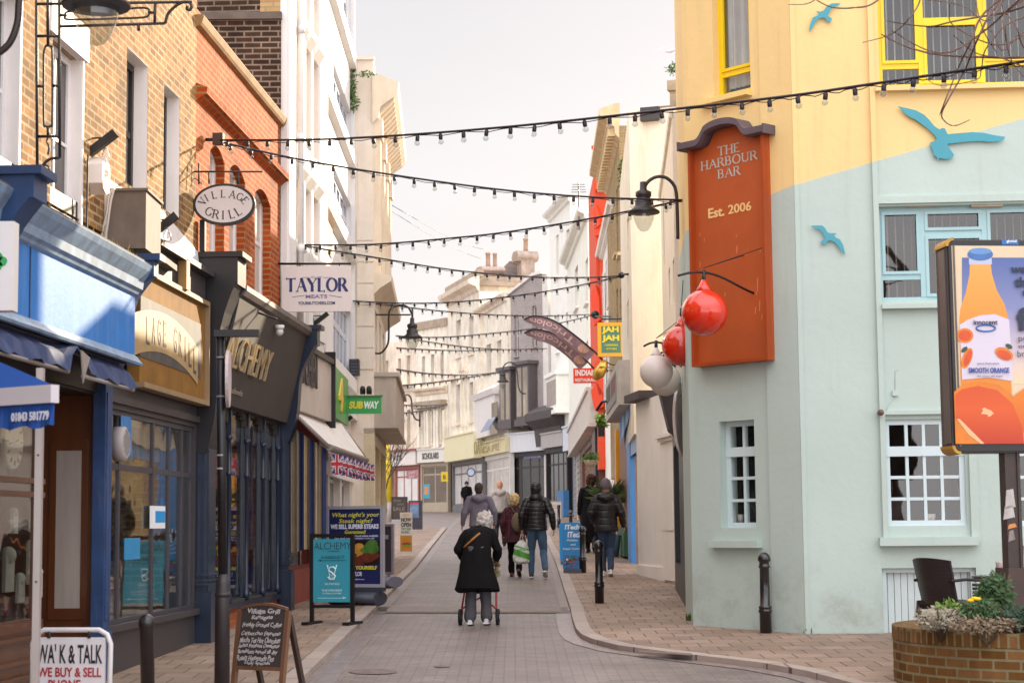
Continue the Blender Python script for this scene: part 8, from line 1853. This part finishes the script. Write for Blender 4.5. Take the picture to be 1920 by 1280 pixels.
# ------------------------------------------------------------ bare tree whose twigs enter at the top right
tb = gp(2345, 11.9); t = thing('bare_tree', 'leafless tree whose thin twigs droop in at the top right', 'tree', tb); TWG = paint('#6a4f45', .8, .3, 6); s = MB(); s.tube([tb, tb + Vector((0, 0, 3)), tb + Vector((-.1, 0, 6.5))], [.16, .13, .09], 12); s.build('trunk', TWG, t)
s = MB()
def tw(pts, d, r): c = catline(pts, 5); n_ = len(c); s.tube([D(x, y, d + .3 * math.sin(i * .5)) for i, (x, y) in enumerate(c)], [r * (1 - .65 * i / n_) for i in range(n_)], 5)
for pts, r in (([(2250, 40), (2080, 60), (1960, 10), (1880, 25), (1790, 40), (1740, 50), (1663, 40)], .02), ([(2250, 40), (2050, 100), (1920, 108), (1850, 108), (1760, 103), (1700, 88), (1653, 65)], .022), ([(2250, 40), (2060, 10), (1960, -30), (1850, 55), (1790, 95), (1740, 95), (1672, 58)], .018),
    ([(1960, -60), (1850, 20), (1820, 80), (1800, 120), (1780, 170), (1768, 200), (1762, 216)], .016), ([(1960, -60), (1870, 10), (1835, 70), (1810, 130), (1785, 175), (1766, 212), (1772, 228), (1790, 236), (1818, 225)], .016), ([(1720, -60), (1725, 0), (1700, 40), (1670, 65), (1618, 80)], .013), ([(1700, -50), (1640, 5), (1600, 15), (1560, 14), (1530, 0), (1510, -15)], .013), ([(1560, -30), (1520, 5), (1478, 9)], .01), ([(2000, 150), (1930, 130), (1880, 110), (1830, 100), (1786, 65)], .014), ([(2000, 20), (1900, 40), (1850, 90), (1840, 130), (1830, 150), (1760, 160), (1730, 140)], .011),
    ([(1990, -40), (1890, 20), (1885, 60), (1895, 110), (1920, 145)], .014), ([(2050, 60), (1940, 60), (1870, 85), (1790, 50), (1780, 20), (1785, -20)], .012), ([(1840, -60), (1830, 0), (1845, 60), (1870, 100)], .012), ([(1920, -60), (1880, 0), (1850, 40), (1800, 10), (1700, -5)], .012), ([(2010, 40), (1920, 60), (1880, 95), (1860, 60), (1840, 55)], .01), ([(1960, 130), (1920, 90), (1905, 50), (1880, 15), (1870, -30)], .012)): tw(pts, 13.2, r * .62)
s.tube([tb + Vector((-.1, 0, 6.0)), D(2250, 40, 13.2)], [.06, .03], 6); s.tube([tb + Vector((-.1, 0, 6.4)), D(1960, -60, 13.2)], [.05, .02], 6); s.tube([tb + Vector((-.1, 0, 6.4)), D(1700, -50, 13.2)], [.04, .012], 6); s.tube([D(1960, -60, 13.2), D(1840, -60, 13.2), D(1560, -30, 13.2)], [.02, .012, .008], 6); s.build('twigs', TWG, t)
# seagull in the sky
c = D(1257, 96, 60); s = MB(); s.tube([c + Vector((-.18, 0, -.03)), c, c + Vector((.2, 0, .05))], [.02, .07, .02], 8)
s.add([c + Vector((-.02, 0, .03)), c + Vector((-.2, .1, .16)), c + Vector((-.55, .15, .02)), c + Vector((-.2, -.02, .12))], [(0, 1, 2, 3)]); s.add([c + Vector((.02, 0, .03)), c + Vector((.2, .1, .2)), c + Vector((.5, .15, .14)), c + Vector((.2, -.02, .15))], [(0, 1, 2, 3)])
tag(s.build('seagull', paint('#cfcad0', .6)), 'pale gull flying in the sky left of the yellow wall', 'bird')
tuft('weed growing from the brick front high beside the cream gable', D(1168, 330, 43.5), .1, .2, .5, 160, .12)
tuft('low green weeds on the roof edge of the old chimney by the yellow wall', D(1262, 130, 33), .12, .12, .12, 110, .07)
for x, y, d, lab in ((968, 500, 110, 'thin television aerial on the far chimney roof'), (1085, 365, 70, 'thin television aerial on the white stucco roof')):
    c = D(x, y, d); s = MB(); s.tube([c + Vector((0, 0, -1.4)), c + Vector((0, 0, .5))], .025, 5)
    for k in range(4): s.tube([c + Vector((-.3 + .02 * k, 0, .1 + .1 * k)), c + Vector((.3 - .02 * k, 0, .1 + .1 * k))], .012, 4)
    tag(s.build('aerial', BLACK), lab, 'aerial')
# thing: far clutter
t = thing('round_sign', 'round blue rimmed white sign projecting from the far cream shops', 'sign', D(883, 885, 100)); W = mkwall(876, 100, 890, 100); c_ = W.px(883, 885); s = W.mb(); s.tube([(c_[0], 0, c_[1]), (c_[0], .1, c_[1])], .24, 20); s.build('rim', paint('#2c3a66'), t); s = W.mb(); s.tube([(c_[0], -.01, c_[1]), (c_[0], .0, c_[1])], .18, 20); s.build('face', paint('#b9bfd0'), t)
W, r, t, b = flat_sign('wall_sign', 'yellow square sign in the passage of the far cream row', 'sign', 827, 840, 884, 902, 106, paint('#d9b91f', .5, .1), None); words(W, b, [('B', 831, 836, 890, 898, .02)], BLACK)
W, r, t, b = flat_sign('wall_sign', 'blue and orange poster on the far wall beyond the bend', 'poster', 793, 806, 907, 934, 108, paint('#3f9ab8', .5, .1), None); s = W.mb(); q = W.rect(796, 803, 912, 927); s.box(q[0], q[1], -.01, 0, q[2], q[3]); s.build('orange_panel', paint('#d98a4a'), b)
W, r, t, b = flat_sign('wall_sign', 'dusky pink takeaway sign on the far left shop', 'sign', 762, 782, 882, 897, 109, paint('#a0727a', .5, .1), None); words(W, b, [('JUST', 766, 778, 884, 889, .02), ('EAT', 767, 777, 891, 896, .02)], paint('#d9b8b8'))
# palm plant and crates by the yellow doorway
c = gp(1146, 41.5); t = thing('potted_palm', 'spiky green palm in a pot outside the yellow doorway', 'plant', c); s = MB()
for k in range(130):
    a = rnd.uniform(0, 6.28); e = rnd.uniform(.3, 1.3); L = rnd.uniform(.5, .85); p0_ = c + Vector((0, 0, 1.15)); p1_ = p0_ + Vector((math.cos(a) * L * .5 * math.cos(e), math.sin(a) * L * .5 * math.cos(e), L * .5 * math.sin(e) + .1)); p2_ = p0_ + Vector((math.cos(a) * L * math.cos(e), math.sin(a) * L * math.cos(e), L * math.sin(e) - .05)); n_ = Vector((-math.sin(a), math.cos(a), 0)) * .009
    s.add([p0_ - n_ * .5, p0_ + n_ * .5, p1_ + n_, p2_, p1_ - n_], [(0, 1, 2, 3, 4)])
s.build('fronds', paint('#55663a', .7, .4, 6), t); s = MB(); s.lathe([(.16, 0), (.22, .5)], c, 14); s.build('pot', paint('#5a6d7a', .5), t); s = MB(); s.tube([c + Vector((0, 0, .4)), c + Vector((0, 0, 1.2))], .04, 6); s.build('stem', BARK, t)
for k, (x, y, col_, lab) in enumerate(((1160, 1036, '#5d8ea0', 'pale blue barrel standing by the yellow doorway'),)):
    c = G(x, y); s = MB(); s.lathe([(.15, 0), (.17, .2), (.15, .45), (.14, .46)], c, 16); tag(s.build('barrel', paint(col_, .5)), lab, 'barrel')
# ------------------------------------------------------------ people
def fused(name, mb, voxel, mat, parent=None, fn=None, smooth=3):
    """fuse overlapping closed tubes into one continuous skin"""
    me = bpy.data.meshes.new('tmp'); me.from_pydata([tuple(v) for v in mb.v], [], mb.f); o = bpy.data.objects.new('tmp', me); COL.objects.link(o)
    r = o.modifiers.new('r', 'REMESH'); r.mode = 'VOXEL'; r.voxel_size = voxel; s_ = o.modifiers.new('s', 'SMOOTH'); s_.iterations = smooth; s_.factor = .5
    dg = bpy.context.evaluated_depsgraph_get(); nm = bpy.data.meshes.new_from_object(o.evaluated_get(dg)); bpy.data.objects.remove(o); bpy.data.meshes.remove(me)
    if fn:
        ns = [v.normal.copy() for v in nm.vertices]
        for v, n_ in zip(nm.vertices, ns): v.co += n_ * fn(v.co)
    nm.polygons.foreach_set('use_smooth', [True] * len(nm.polygons)); nm.materials.clear(); nm.materials.append(mat); nm.name = name
    p = bpy.data.objects.new(name, nm); COL.objects.link(p)
    if parent: p.parent = parent
    OFF[p.name] = Vector((0, 0, 0)); return p
def folds(a=.010, f=7, st=(1, 1, .6)):
    return lambda c: a * (noise.noise(Vector((c.x * f * st[0], c.y * f * st[1], c.z * f * st[2]))) + .5 * noise.noise(Vector((c.x * 2.3 * f, c.y * 2.3 * f, c.z * f))))
def quilt(p=.085, a=.012):
    g_ = folds(.008, 6); return lambda c: g_(c) - a * max(0, 1 - abs(math.sin(math.pi * (c.z + .02 * noise.noise(c * 5)) / p)) * 3)
SKIN = paint('#c08a70', .55, .08, 8)
def lerp3(a, b, t): return tuple(a[i] + (b[i] - a[i]) * t for i in range(3))
def limb(s, pts, rad, seg=12):
    s.tube(pts, rad, seg)
    for p, r in zip(pts, rad):
        r = max(r) if isinstance(r, tuple) else r; s.ball(p, r * .97, 10, 7)
def person(lab, loc, yaw, H, J, top, trs, shoe, hair, group=None):
    """J: joints in a 1.72 m frame facing +Y; top/trs/shoe/hair: clothing specs"""
    D0 = dict(pel=(0, 0, .93), wai=(0, .0, 1.08), che=(0, .01, 1.28), nek=(0, -.01, 1.44), hed=(0, .015, 1.60),
              sL=(-.165, 0, 1.385), eL=(-.25, -.03, 1.12), wL=(-.26, .04, .87), sR=(.165, 0, 1.385), eR=(.25, -.03, 1.12), wR=(.26, .04, .87),
              kL=(-.10, .03, .50), aL=(-.10, 0, .09), kR=(.10, .03, .50), aR=(.10, 0, .09), fL=0, fR=0); D0.update(J); J = D0
    s = MB(); pel, wai, che, nek, hed = (Vector(J[k]) for k in ('pel', 'wai', 'che', 'nek', 'hed'))
    s.tube([pel, wai, che, che.lerp(nek, .6), nek], [(.10, .14), (.09, .125), (.10, .15), (.08, .13), (.055, .055)], 14, up=(0, 1, 0))
    up = (hed - nek).normalized(); limb(s, [nek - up * .03, nek + up * .07], [.055, .052])
    s.ball(hed, 1, 16, 12, sc=(.083, .101, .123)); fw = Vector((0, 1, 0)); 
    s.ball(hed + Vector((0, .03, -.06)), 1, 12, 8, sc=(.052, .058, .055))                       # jaw
    s.tube([hed + Vector((0, .085, .02)), hed + Vector((0, .108, -.022)), hed + Vector((0, .09, -.03))], [.009, .015, .012], 8)    # nose
    s.tube([hed + Vector((-.025, .085, -.062)), hed + Vector((0, .093, -.062)), hed + Vector((.025, .085, -.062))], [.006, .009, .006], 6)
    s.tube([hed + Vector((-.045, .075, .03)), hed + Vector((0, .088, .032)), hed + Vector((.045, .075, .03))], [.01, .011, .01], 6)    # brow
    for sg in (-1, 1): s.ball(hed + Vector((sg * .076, -.005, -.01)), 1, 8, 6, sc=(.012, .02, .03))
    for sd_, sg in (('L', -1), ('R', 1)):
        sh, el, wr_ = (Vector(J[k + sd_]) for k in 'sew'); limb(s, [sh, el, wr_], [.052, .042, .028])
        d_ = (wr_ - el).normalized(); side = Vector((0, 1, 0)) if abs(d_.y) < .7 else Vector((0, 0, 1)); side = (side - d_ * side.dot(d_)).normalized(); inw = d_.cross(side)
        if inw.dot(Vector((sg, 0, 0))) > 0: inw = -inw
        pm = wr_ + d_ * .085; s.tube([wr_, wr_ + d_ * .04, pm], [(.026, .02), (.038, .02), (.040, .018)], 10, up=side)
        for k, (L, o_) in enumerate(((.068, .028), (.078, .010), (.072, -.009), (.055, -.027))):
            b0 = pm + side * o_; b1_ = b0 + d_ * L * .5 + inw * .012; b2_ = b0 + d_ * L * .8 + inw * .038; s.tube([b0 - d_ * .01, b1_, b2_], [.0095, .009, .0075], 7)
        tb_ = wr_ + d_ * .03 + side * .03; s.tube([tb_ - side * .01, tb_ + side * .02 + d_ * .03 + inw * .01, tb_ + side * .02 + d_ * .058 + inw * .02], [.012, .011, .009], 7)
        hp = pel + Vector((sg * .09, 0, -.03)); kn, an = Vector(J['k' + sd_]), Vector(J['a' + sd_]); limb(s, [hp, kn, an], [.085, .055, .04])
        f = Vector((0, 1, -.25 if J['f' + sd_] else 0)).normalized(); s.tube([an, an + f * .1 - Vector((0, 0, .04)), an + f * .17 - Vector((0, 0, .055))], [.04, .035, .025], 8)
    body = fused('person', s, .0085, SKIN, None, None, 2); body['label'] = lab; body['category'] = 'person'
    if group: body['group'] = group
    # trousers
    s = MB(); s.tube([pel + Vector((0, 0, .12)), pel + Vector((0, 0, .02)), pel + Vector((0, 0, -.08))], [(.12, .155), (.135, .175), (.12, .16)], 14, up=(0, 1, 0)); wl = trs.get('w', 1)
    for sd_, sg in (('L', -1), ('R', 1)):
        hp = pel + Vector((sg * .085, 0, -.06)); kn, an = Vector(J['k' + sd_]), Vector(J['a' + sd_]); limb(s, [hp, hp.lerp(kn, .5), kn, kn.lerp(an, .5), an + Vector((0, 0, .01))], [.098, .09 * wl, .07 * wl, .064 * wl, .056 * wl * trs.get('cuff', 1)])
    fused('trousers', s, .012, trs['m'], body, folds(.011, 9, (1, 1, .8)))
    # shoes
    for sd_ in 'LR':
        an = Vector(J['a' + sd_]); h_ = J['f' + sd_]; f = Vector((0, math.cos(h_), -math.sin(h_))); u_ = Vector((0, math.sin(h_), math.cos(h_)))
        s = MB(); b0 = an - u_ * .045; s.tube([b0 - f * .075, b0 - f * .05, b0 + f * .03, b0 + f * .12, b0 + f * .17, b0 + f * .185], [(.03, .022), (.045, .036), (.042, .04), (.03, .045), (.022, .036), (.01, .02)], 12, up=u_); s.tube([an + u_ * .03, an - u_ * .03], [.044, .045], 10)
        sh = fused('shoe', s, .008, shoe[0], body, None, 2); s = MB(); s.tube([b0 - f * .085 - u_ * .03, b0 + f * .02 - u_ * .03, b0 + f * .13 - u_ * .03, b0 + f * .19 - u_ * .026], [(.012, .04), (.012, .042), (.012, .047), (.010, .025)], 12, up=u_); s.build('sole', shoe[1], sh)
    # jacket or coat
    s = MB(); hem = top['hem']; k = top.get('k', 1); tw_ = top.get('flare', 1); axis = [pel, wai, che, che.lerp(nek, .65)]
    bot = Vector((pel.x, pel.y - top.get('back', 0), hem)); 
    P_ = [bot, bot.lerp(pel, .5), pel, wai, che, che.lerp(nek, .55), nek + Vector((0, 0, -.01))]; q_ = [(.14 * k * tw_, .19 * k * tw_), (.14 * k * (1 + tw_) / 2, .185 * k * (1 + tw_) / 2), (.135 * k, .18 * k), (.125 * k, .165 * k), (.13 * k, .175 * k), (.10 * k, .13 * k), (.07, .08)]
    if hem > pel.z: P_ = [bot] + P_[3:]; q_ = [(.13 * k, .17 * k)] + q_[3:]
    s.tube(P_, q_, 18, up=(0, 1, 0))
    for sd_, sg in (('L', -1), ('R', 1)):
        sh, el, wr_ = (Vector(J[kk + sd_]) for kk in 'sew'); limb(s, [sh + Vector((-sg * .06, 0, .01)), sh, sh.lerp(el, .3), el, el.lerp(wr_, .5), wr_.lerp(el, .04)], [.062 * k, .066 * k, .07 * k, .062 * k, .057 * k, .048 * k]); limb(s, [nek + Vector((-sg * -.02, 0, -.015)), sh.lerp(nek, .5) + Vector((0, 0, .002)), sh], [.055, .056, .06])
    if top.get('hood') == 'down': s.tube([nek + Vector((-.12, -.02, .0)), nek + Vector((-.09, -.09, -.02)), nek + Vector((0, -.12, -.06)), nek + Vector((.09, -.09, -.02)), nek + Vector((.12, -.02, .0))], [.045, .06, .075, .06, .045], 10); s.tube([nek + Vector((0, -.02, -.02)), nek + Vector((0, -.01, .055))], [.095, .082], 12)
    elif top.get('hood') == 'up': s.ball(hed + Vector((0, -.02, .0)), 1, 16, 12, sc=(.108, .118, .14)); s.tube([nek + Vector((0, -.02, -.04)), hed + Vector((0, -.02, -.06))], [.12, .095], 14)
    else: s.tube([nek + Vector((0, -.01, -.03)), nek + Vector((0, 0, .05 if not top.get('lowc') else .02))], [.085, .075], 12)
    ct = fused(top.get('name', 'jacket'), s, .0125, top['m'], body, top['fn'])
    if 'hemm' in top:
        s = MB(); s.tube([bot + Vector((0, 0, -.03)), bot + Vector((0, 0, .03))], [(.128 * k, .165 * k)] * 2, 18, up=(0, 1, 0)); s.build('waistband', top['hemm'], ct)
    # hair or hat
    if hair:
        s = MB(); kind = hair['k']; c = hed + Vector((0, -.012, .018))
        if kind == 'beanie': s.ball(hed + Vector((0, -.008, .03)), 1, 18, 12, sc=(.099, .116, .124)); s.tube([hed + Vector((0, -.008, -.02)), hed + Vector((0, -.008, .03))], [(.108, .092)] * 2, 16, up=(0, 1, 0)); fused('beanie', s, .009, hair['m'], body, lambda v: .004 * math.sin(v.z * 260) + .003 * math.sin(math.atan2(v.y, v.x) * 30))
        else:
            r_ = hair.get('r', .0); a_ = hair.get('a', .008); s.ball(c, 1, 18, 14, sc=(.091 + r_, .107 + r_, .117 + r_)); 
            if hair.get('nape', 1): s.ball(c + Vector((0, -.03, -.06)), 1, 14, 10, sc=(.074 + r_, .062 + r_, .07 + r_))
            cut = hair.get('front', .02)
            o = fused('hair', s, .008, hair['m'], body, lambda v: (a_ * 2 * noise.noise(v * hair.get('f', 26)) + a_ * noise.noise(v * 60)) - max(0, (v.y - hed.y - cut)) * (1.1 if v.z < hed.z + .05 else .3))
    body.location = loc; body.rotation_euler = (0, 0, yaw); k = H / 1.72; body.scale = (k, k, k)
    return body
def gr(px, py, h=0): return G(px, py, h)
BLK = paint('#0d0b0d', .9, .3, 5, spec=.2); NVY = paint('#1d1c24', .6, .2, 6); JEAN = paint('#3c5570', .8, .25, 5, stretch=(2, 2, .6)); DJEAN = paint('#2a3d58', .8, .2, 5); DTR = paint('#1c1a20', .8, .2, 5)
SHW = (paint('#c9c4c8', .5, .1), paint('#d9d4d2', .5)); SHB = (paint('#1d1a1b', .45, .1), paint('#cfcac4', .5)); SHR = (paint('#6b2420', .5), paint('#2a2020', .5)); SHK = (paint('#181617', .5), paint('#111111', .5))
# 1 elderly woman bent over her walker
L1 = gr(896, 1172, RH)
person('elderly woman with white hair in a long black coat, bent over her wheeled walker', L1, R(-6), 1.60,
    dict(pel=(0, -.02, .93), wai=(-.0, .03, 1.07), che=(0, .14, 1.19), nek=(.02, .24, 1.28), hed=(.06, .33, 1.355), sL=(-.15, .17, 1.21), eL=(-.26, .10, 1.00), wL=(-.22, .36, .86), sR=(.17, .17, 1.22), eR=(.27, .12, 1.00), wR=(.22, .36, .86), kL=(-.09, .04, .50), aL=(-.10, -.02, .10), kR=(.09, .10, .50), aR=(.11, .06, .10), fL=.1, fR=.1),
    dict(name='coat', m=BLK, hem=.46, k=1.1, flare=1.5, back=.08, fn=folds(.02, 5, (1.4, 1.4, .25)), lowc=1), dict(m=paint('#4b494e', .8, .15, 6), w=1.15, cuff=1.3), SHW, dict(k='hair', m=paint('#b3aba4', .9, .3, 18), r=.022, a=.014, f=22, front=.05))
CT_ = [o for o in bpy.data.objects if o.name.startswith('coat')][0]
s = MB(); M1 = Matrix.Translation(L1) @ Matrix.Rotation(R(-6), 4, 'Z'); s.M = M1; k_ = .93
sp_ = []
for i in range(12):
    x, z = -.19 + .021 * i, 1.02 + .0185 * i; h_, p_, n_, _ = CT_.ray_cast(Vector((x, -1.5, z)), Vector((0, 1, 0)))
    if h_: sp_.append(p_ * (1.60 / 1.72) + Vector((0, -.006, 0)))
s.tube(sp_, [(.005, .014)] * len(sp_), 6, up=(0, 1, 0))
tag(s.build('bag_strap', paint('#a0672c', .6)), 'thin tan bag strap crossing the back of the black coat', 'strap')
wk = thing('walker', 'three wheeled red framed walker pushed by the woman in the black coat', 'walker', L1); REDF = paint('#8c1f24', .3, .1, coat=.4)
def wheel(x, y, par):
    s = MB(M1); r_ = .10; s.tube([(x - .018, y, r_), (x + .018, y, r_)], [r_, r_], 22); s.tube([(x - .022, y, r_), (x + .022, y, r_)], [r_ * .6] * 2, 18); o = s.build('wheel', paint('#17161a', .7, .1), par); s = MB(M1); s.tube([(x - .026, y, r_), (x + .026, y, r_)], [r_ * .35] * 2, 14); s.build('hub', paint('#8d8a8e', .4), o)
wheel(-.235, .12, wk); wheel(.235, .12, wk); wheel(.03, .62, wk)
for sg in (-1, 1):
    s = MB(M1); s.tube([(sg * .215, .30, .80), (sg * .22, .36, .78), (sg * .18, .40, .70), (sg * .2, .30, .42), (sg * .215, .16, .24), (sg * .215, .12, .10)], .013, 8); s.tube([(sg * .215, .12, .2), (0, .40, .34)], .011, 8); s.tube([(sg * .19, .36, .55), (0, .5, .42)], .011, 8); s.build('side_frame', REDF, wk)
    s = MB(M1); s.tube([(sg * .205, .26, .815), (sg * .215, .38, .80)], .02, 10); s.build('grip', BLACK, wk)
s = MB(M1); s.tube([(0, .40, .55), (.01, .52, .42), (.03, .62, .12)], .014, 8); s.build('front_fork', REDF, wk)
s = MB(M1); s.prism([(-.13, .42), (.13, .42), (.15, .66), (-.15, .66)], .38, .56); sh = s.build('basket', paint('#2b2a2e', .8, .2), wk)
fl = thing('shopping', 'pale flowers and leaves poking from the walker basket', 'flowers', M1 @ Vector((.16, .4, .66))); s = MB(); leaves(s, M1 @ Vector((.17, .38, .70)), .06, .06, .13, 260, .05); s.build('foliage', paint('#8d8a68', .8, .5, 12), fl); s = MB()
for k in range(10): s.ball(M1 @ Vector((.17 + rnd.uniform(-.06, .06), .36 + rnd.uniform(-.05, .05), .72 + rnd.uniform(-.22, .12))), .018, 8, 5)
s.build('bloom', paint('#b9a79a', .8, .3, 9), fl)
WALK1 = dict(kL=(-.10, .14, .52), aL=(-.10, .20, .10), kR=(.10, .02, .50), aR=(.11, -.20, .16), fL=-.1, fR=.5)
WALK2 = dict(kR=(.10, .14, .52), aR=(.10, .20, .10), kL=(-.10, .02, .50), aL=(-.11, -.20, .16), fR=-.1, fL=.5)
# 2 man in slate hoodie
person('broad man in slate grey hoodie with short dark hair, arms held away from his sides', gr(899, 1068, RH), R(2), 1.76, dict(sL=(-.19, 0, 1.40), eL=(-.29, -.04, 1.13), wL=(-.33, .05, .90), sR=(.19, 0, 1.40), eR=(.31, -.04, 1.15), wR=(.30, .05, .90), **WALK1), dict(m=paint('#6f6a78', .9, .12, 6), hem=.86, k=1.1, fn=folds(.016, 6), hood='down', hemm=paint('#625d6a', .9)), dict(m=DTR), SHK, dict(k='hair', m=paint('#3f342e', .9, .3, 20), r=-.004, a=.004, front=.03))
# 3 bald man in pale hoodie
person('bald man in pale grey hooded sweatshirt and black trousers, farther up the road', gr(938, 1026, RH), R(-1), 1.82, dict(hed=(0, .03, 1.61), eL=(-.25, .05, 1.14), wL=(-.18, .22, 1.05), eR=(.25, .05, 1.14), wR=(.18, .22, 1.02), **WALK2), dict(m=paint('#a8a19c', .9, .12, 6), hem=.92, k=1.16, fn=folds(.016, 6), hood='down', hemm=paint('#928b86', .9)), dict(m=DTR, w=1.05), SHB, None)
# 4 elderly woman in burgundy coat
L4 = gr(966, 1081, RH)
person('short woman with blond curly hair in a burgundy checked quilted coat', L4, R(-8), 1.54, dict(eL=(-.26, -.02, 1.12), wL=(-.24, .08, .88), eR=(.26, 0, 1.13), wR=(.24, .10, .90), **WALK1), dict(name='coat', m=brick('burgundy_check', '#5c2430', '#4d1c28', '#2d1620', .07, .05, .008, .8, .2, 4, bump=.2, coord='Object'), hem=.72, k=1.16, flare=1.1, fn=quilt(.11, .008)), dict(m=BLK, cuff=1.2), SHR, dict(k='hair', m=paint('#c4a878', .9, .25, 18), r=.014, a=.012, f=24, front=.05))
M4 = Matrix.Translation(L4) @ Matrix.Rotation(R(-8), 4, 'Z') @ Matrix.Scale(1.54 / 1.72, 4)
bpk = thing('backpack', 'olive brown oval backpack worn on the burgundy coat', 'backpack', M4 @ Vector((.08, -.25, 1.15))); s = MB(M4); s.ball((.09, -.235, 1.14), 1, 16, 12, sc=(.125, .075, .20)); s.build('bag', paint('#6e6048', .8, .2, 8), bpk); s = MB(M4); s.tube([(.03, -.17, 1.3), (-.02, -.17, 1.42), (-.08, -.06, 1.50)], .014, 6); s.tube([(.14, -.17, 1.3), (.14, -.15, 1.42), (.11, -.05, 1.49)], .014, 6); s.build('strap', paint('#5c4e3a', .8), bpk)
# 5 hooded puffer jacket
L5 = gr(1007, 1084, RH)
person('person in black puffer jacket with hood up and blue jeans, mid stride', L5, R(-5), 1.76, dict(sL=(-.17, 0, 1.39), eL=(-.27, -.06, 1.13), wL=(-.27, .02, .90), sR=(.17, 0, 1.39), eR=(.29, -.08, 1.14), wR=(.31, -.02, .90), kL=(-.10, .10, .51), aL=(-.11, .08, .10), kR=(.12, .03, .50), aR=(.16, -.20, .17), fL=0, fR=.45), dict(m=paint('#131115', .4, .25, 5), hem=.86, k=1.12, fn=quilt(.075, .016), hood='up'), dict(m=JEAN, w=.98), SHB, None)
# carrier bag held between them
M5 = Matrix.Translation(L5) @ Matrix.Rotation(R(-5), 4, 'Z'); b_ = M5 @ Vector((-.29, .05, .46)); cb = thing('carrier_bag', 'white and green plastic carrier bag hanging between two walkers', 'bag', b_); s = MB()
s.tube([b_ + Vector((0, 0, -.19)), b_ + Vector((0, 0, -.15)), b_ + Vector((.01, 0, .02)), b_ + Vector((0, 0, .15)), b_ + Vector((0, 0, .24))], [(.05, .09), (.10, .155), (.10, .15), (.07, .12), (.02, .05)], 18, up=(0, 1, 0)); o = fused('bag', s, .011, paint('#c9ccc4', .4, .15, 6), None, folds(.016, 14)); o.location = (0, 0, 0); o.parent = cb
for v in o.data.vertices: v.co -= b_
gm = paint('#4f9a3a', .45, .15, 5); mb_ = o.data; mb_.materials.append(gm)
for p in mb_.polygons:
    c = p.center; 
    if (-.07 < c.z + .35 * c.x < .04) or (.09 < c.z + .3 * c.x < .12): p.material_index = 1
s = MB(); s.tube([b_ + Vector((-.03, 0, .22)), b_ + Vector((-.01, 0, .32)), b_ + Vector((.0, 0, .36)), b_ + Vector((.02, 0, .32)), b_ + Vector((.04, 0, .22))], .008, 5); s.build('handle', paint('#d9d9d4', .4), cb)
s = MB(); s.glyphs('ASDA', (b_.x - .08, b_.x + .08, b_.z + .045, b_.z + .085), b_.y - .112, .004, bold=.04, shear=-.1); s.build('lettering', paint('#3f8a34', .5), cb)
# 6 far man facing us
person('man in dark cap and open black coat walking towards the camera, far up the street', gr(875, 966), R(176), 1.80, dict(sL=(-.19, 0, 1.40), wL=(-.2, .1, .92), wR=(.2, .1, .92), **WALK1), dict(name='coat', m=BLK, hem=.80, k=1.1, fn=folds(.012, 6)), dict(m=DTR), SHK, dict(k='beanie', m=paint('#2a2a33', .8)))
# 7 curly haired in long black coat, arm out
person('curly haired person in long black coat, reaching one arm out to the doorway', gr(1108, 1036), R(-12), 1.86, dict(sR=(.19, 0, 1.40), eR=(.42, .05, 1.36), wR=(.64, .10, 1.37), eL=(-.23, -.02, 1.12), hed=(.02, .03, 1.60), **WALK1), dict(name='coat', m=paint('#131115', .9, .2, 5, spec=.2), hem=.22, k=1.1, flare=1.15, fn=folds(.016, 5, (1.3, 1.3, .3))), dict(m=DTR), SHK, dict(k='hair', m=paint('#4a2f20', .9, .35, 20), r=.018, a=.018, f=28, front=.05, nape=0))
# 8 woman in beanie and puffer
person('woman in grey knitted beanie, black puffer jacket and dark blue jeans', gr(1138, 1080), R(-4), 1.74, dict(eL=(-.27, -.03, 1.13), wL=(-.22, .12, .95), eR=(.28, -.05, 1.13), wR=(.31, .04, .90), kL=(-.07, .10, .51), aL=(-.06, .10, .10), kR=(.08, .06, .50), aR=(.07, -.10, .12), fR=.25), dict(m=paint('#141012', .45, .25, 5), hem=.80, k=1.18, fn=quilt(.13, .013), hood='down'), dict(m=DJEAN, w=.98), (paint('#c9c2c0', .6), paint('#d9d4d0', .5)), dict(k='beanie', m=paint('#6a6068', .9, .2, 14)))
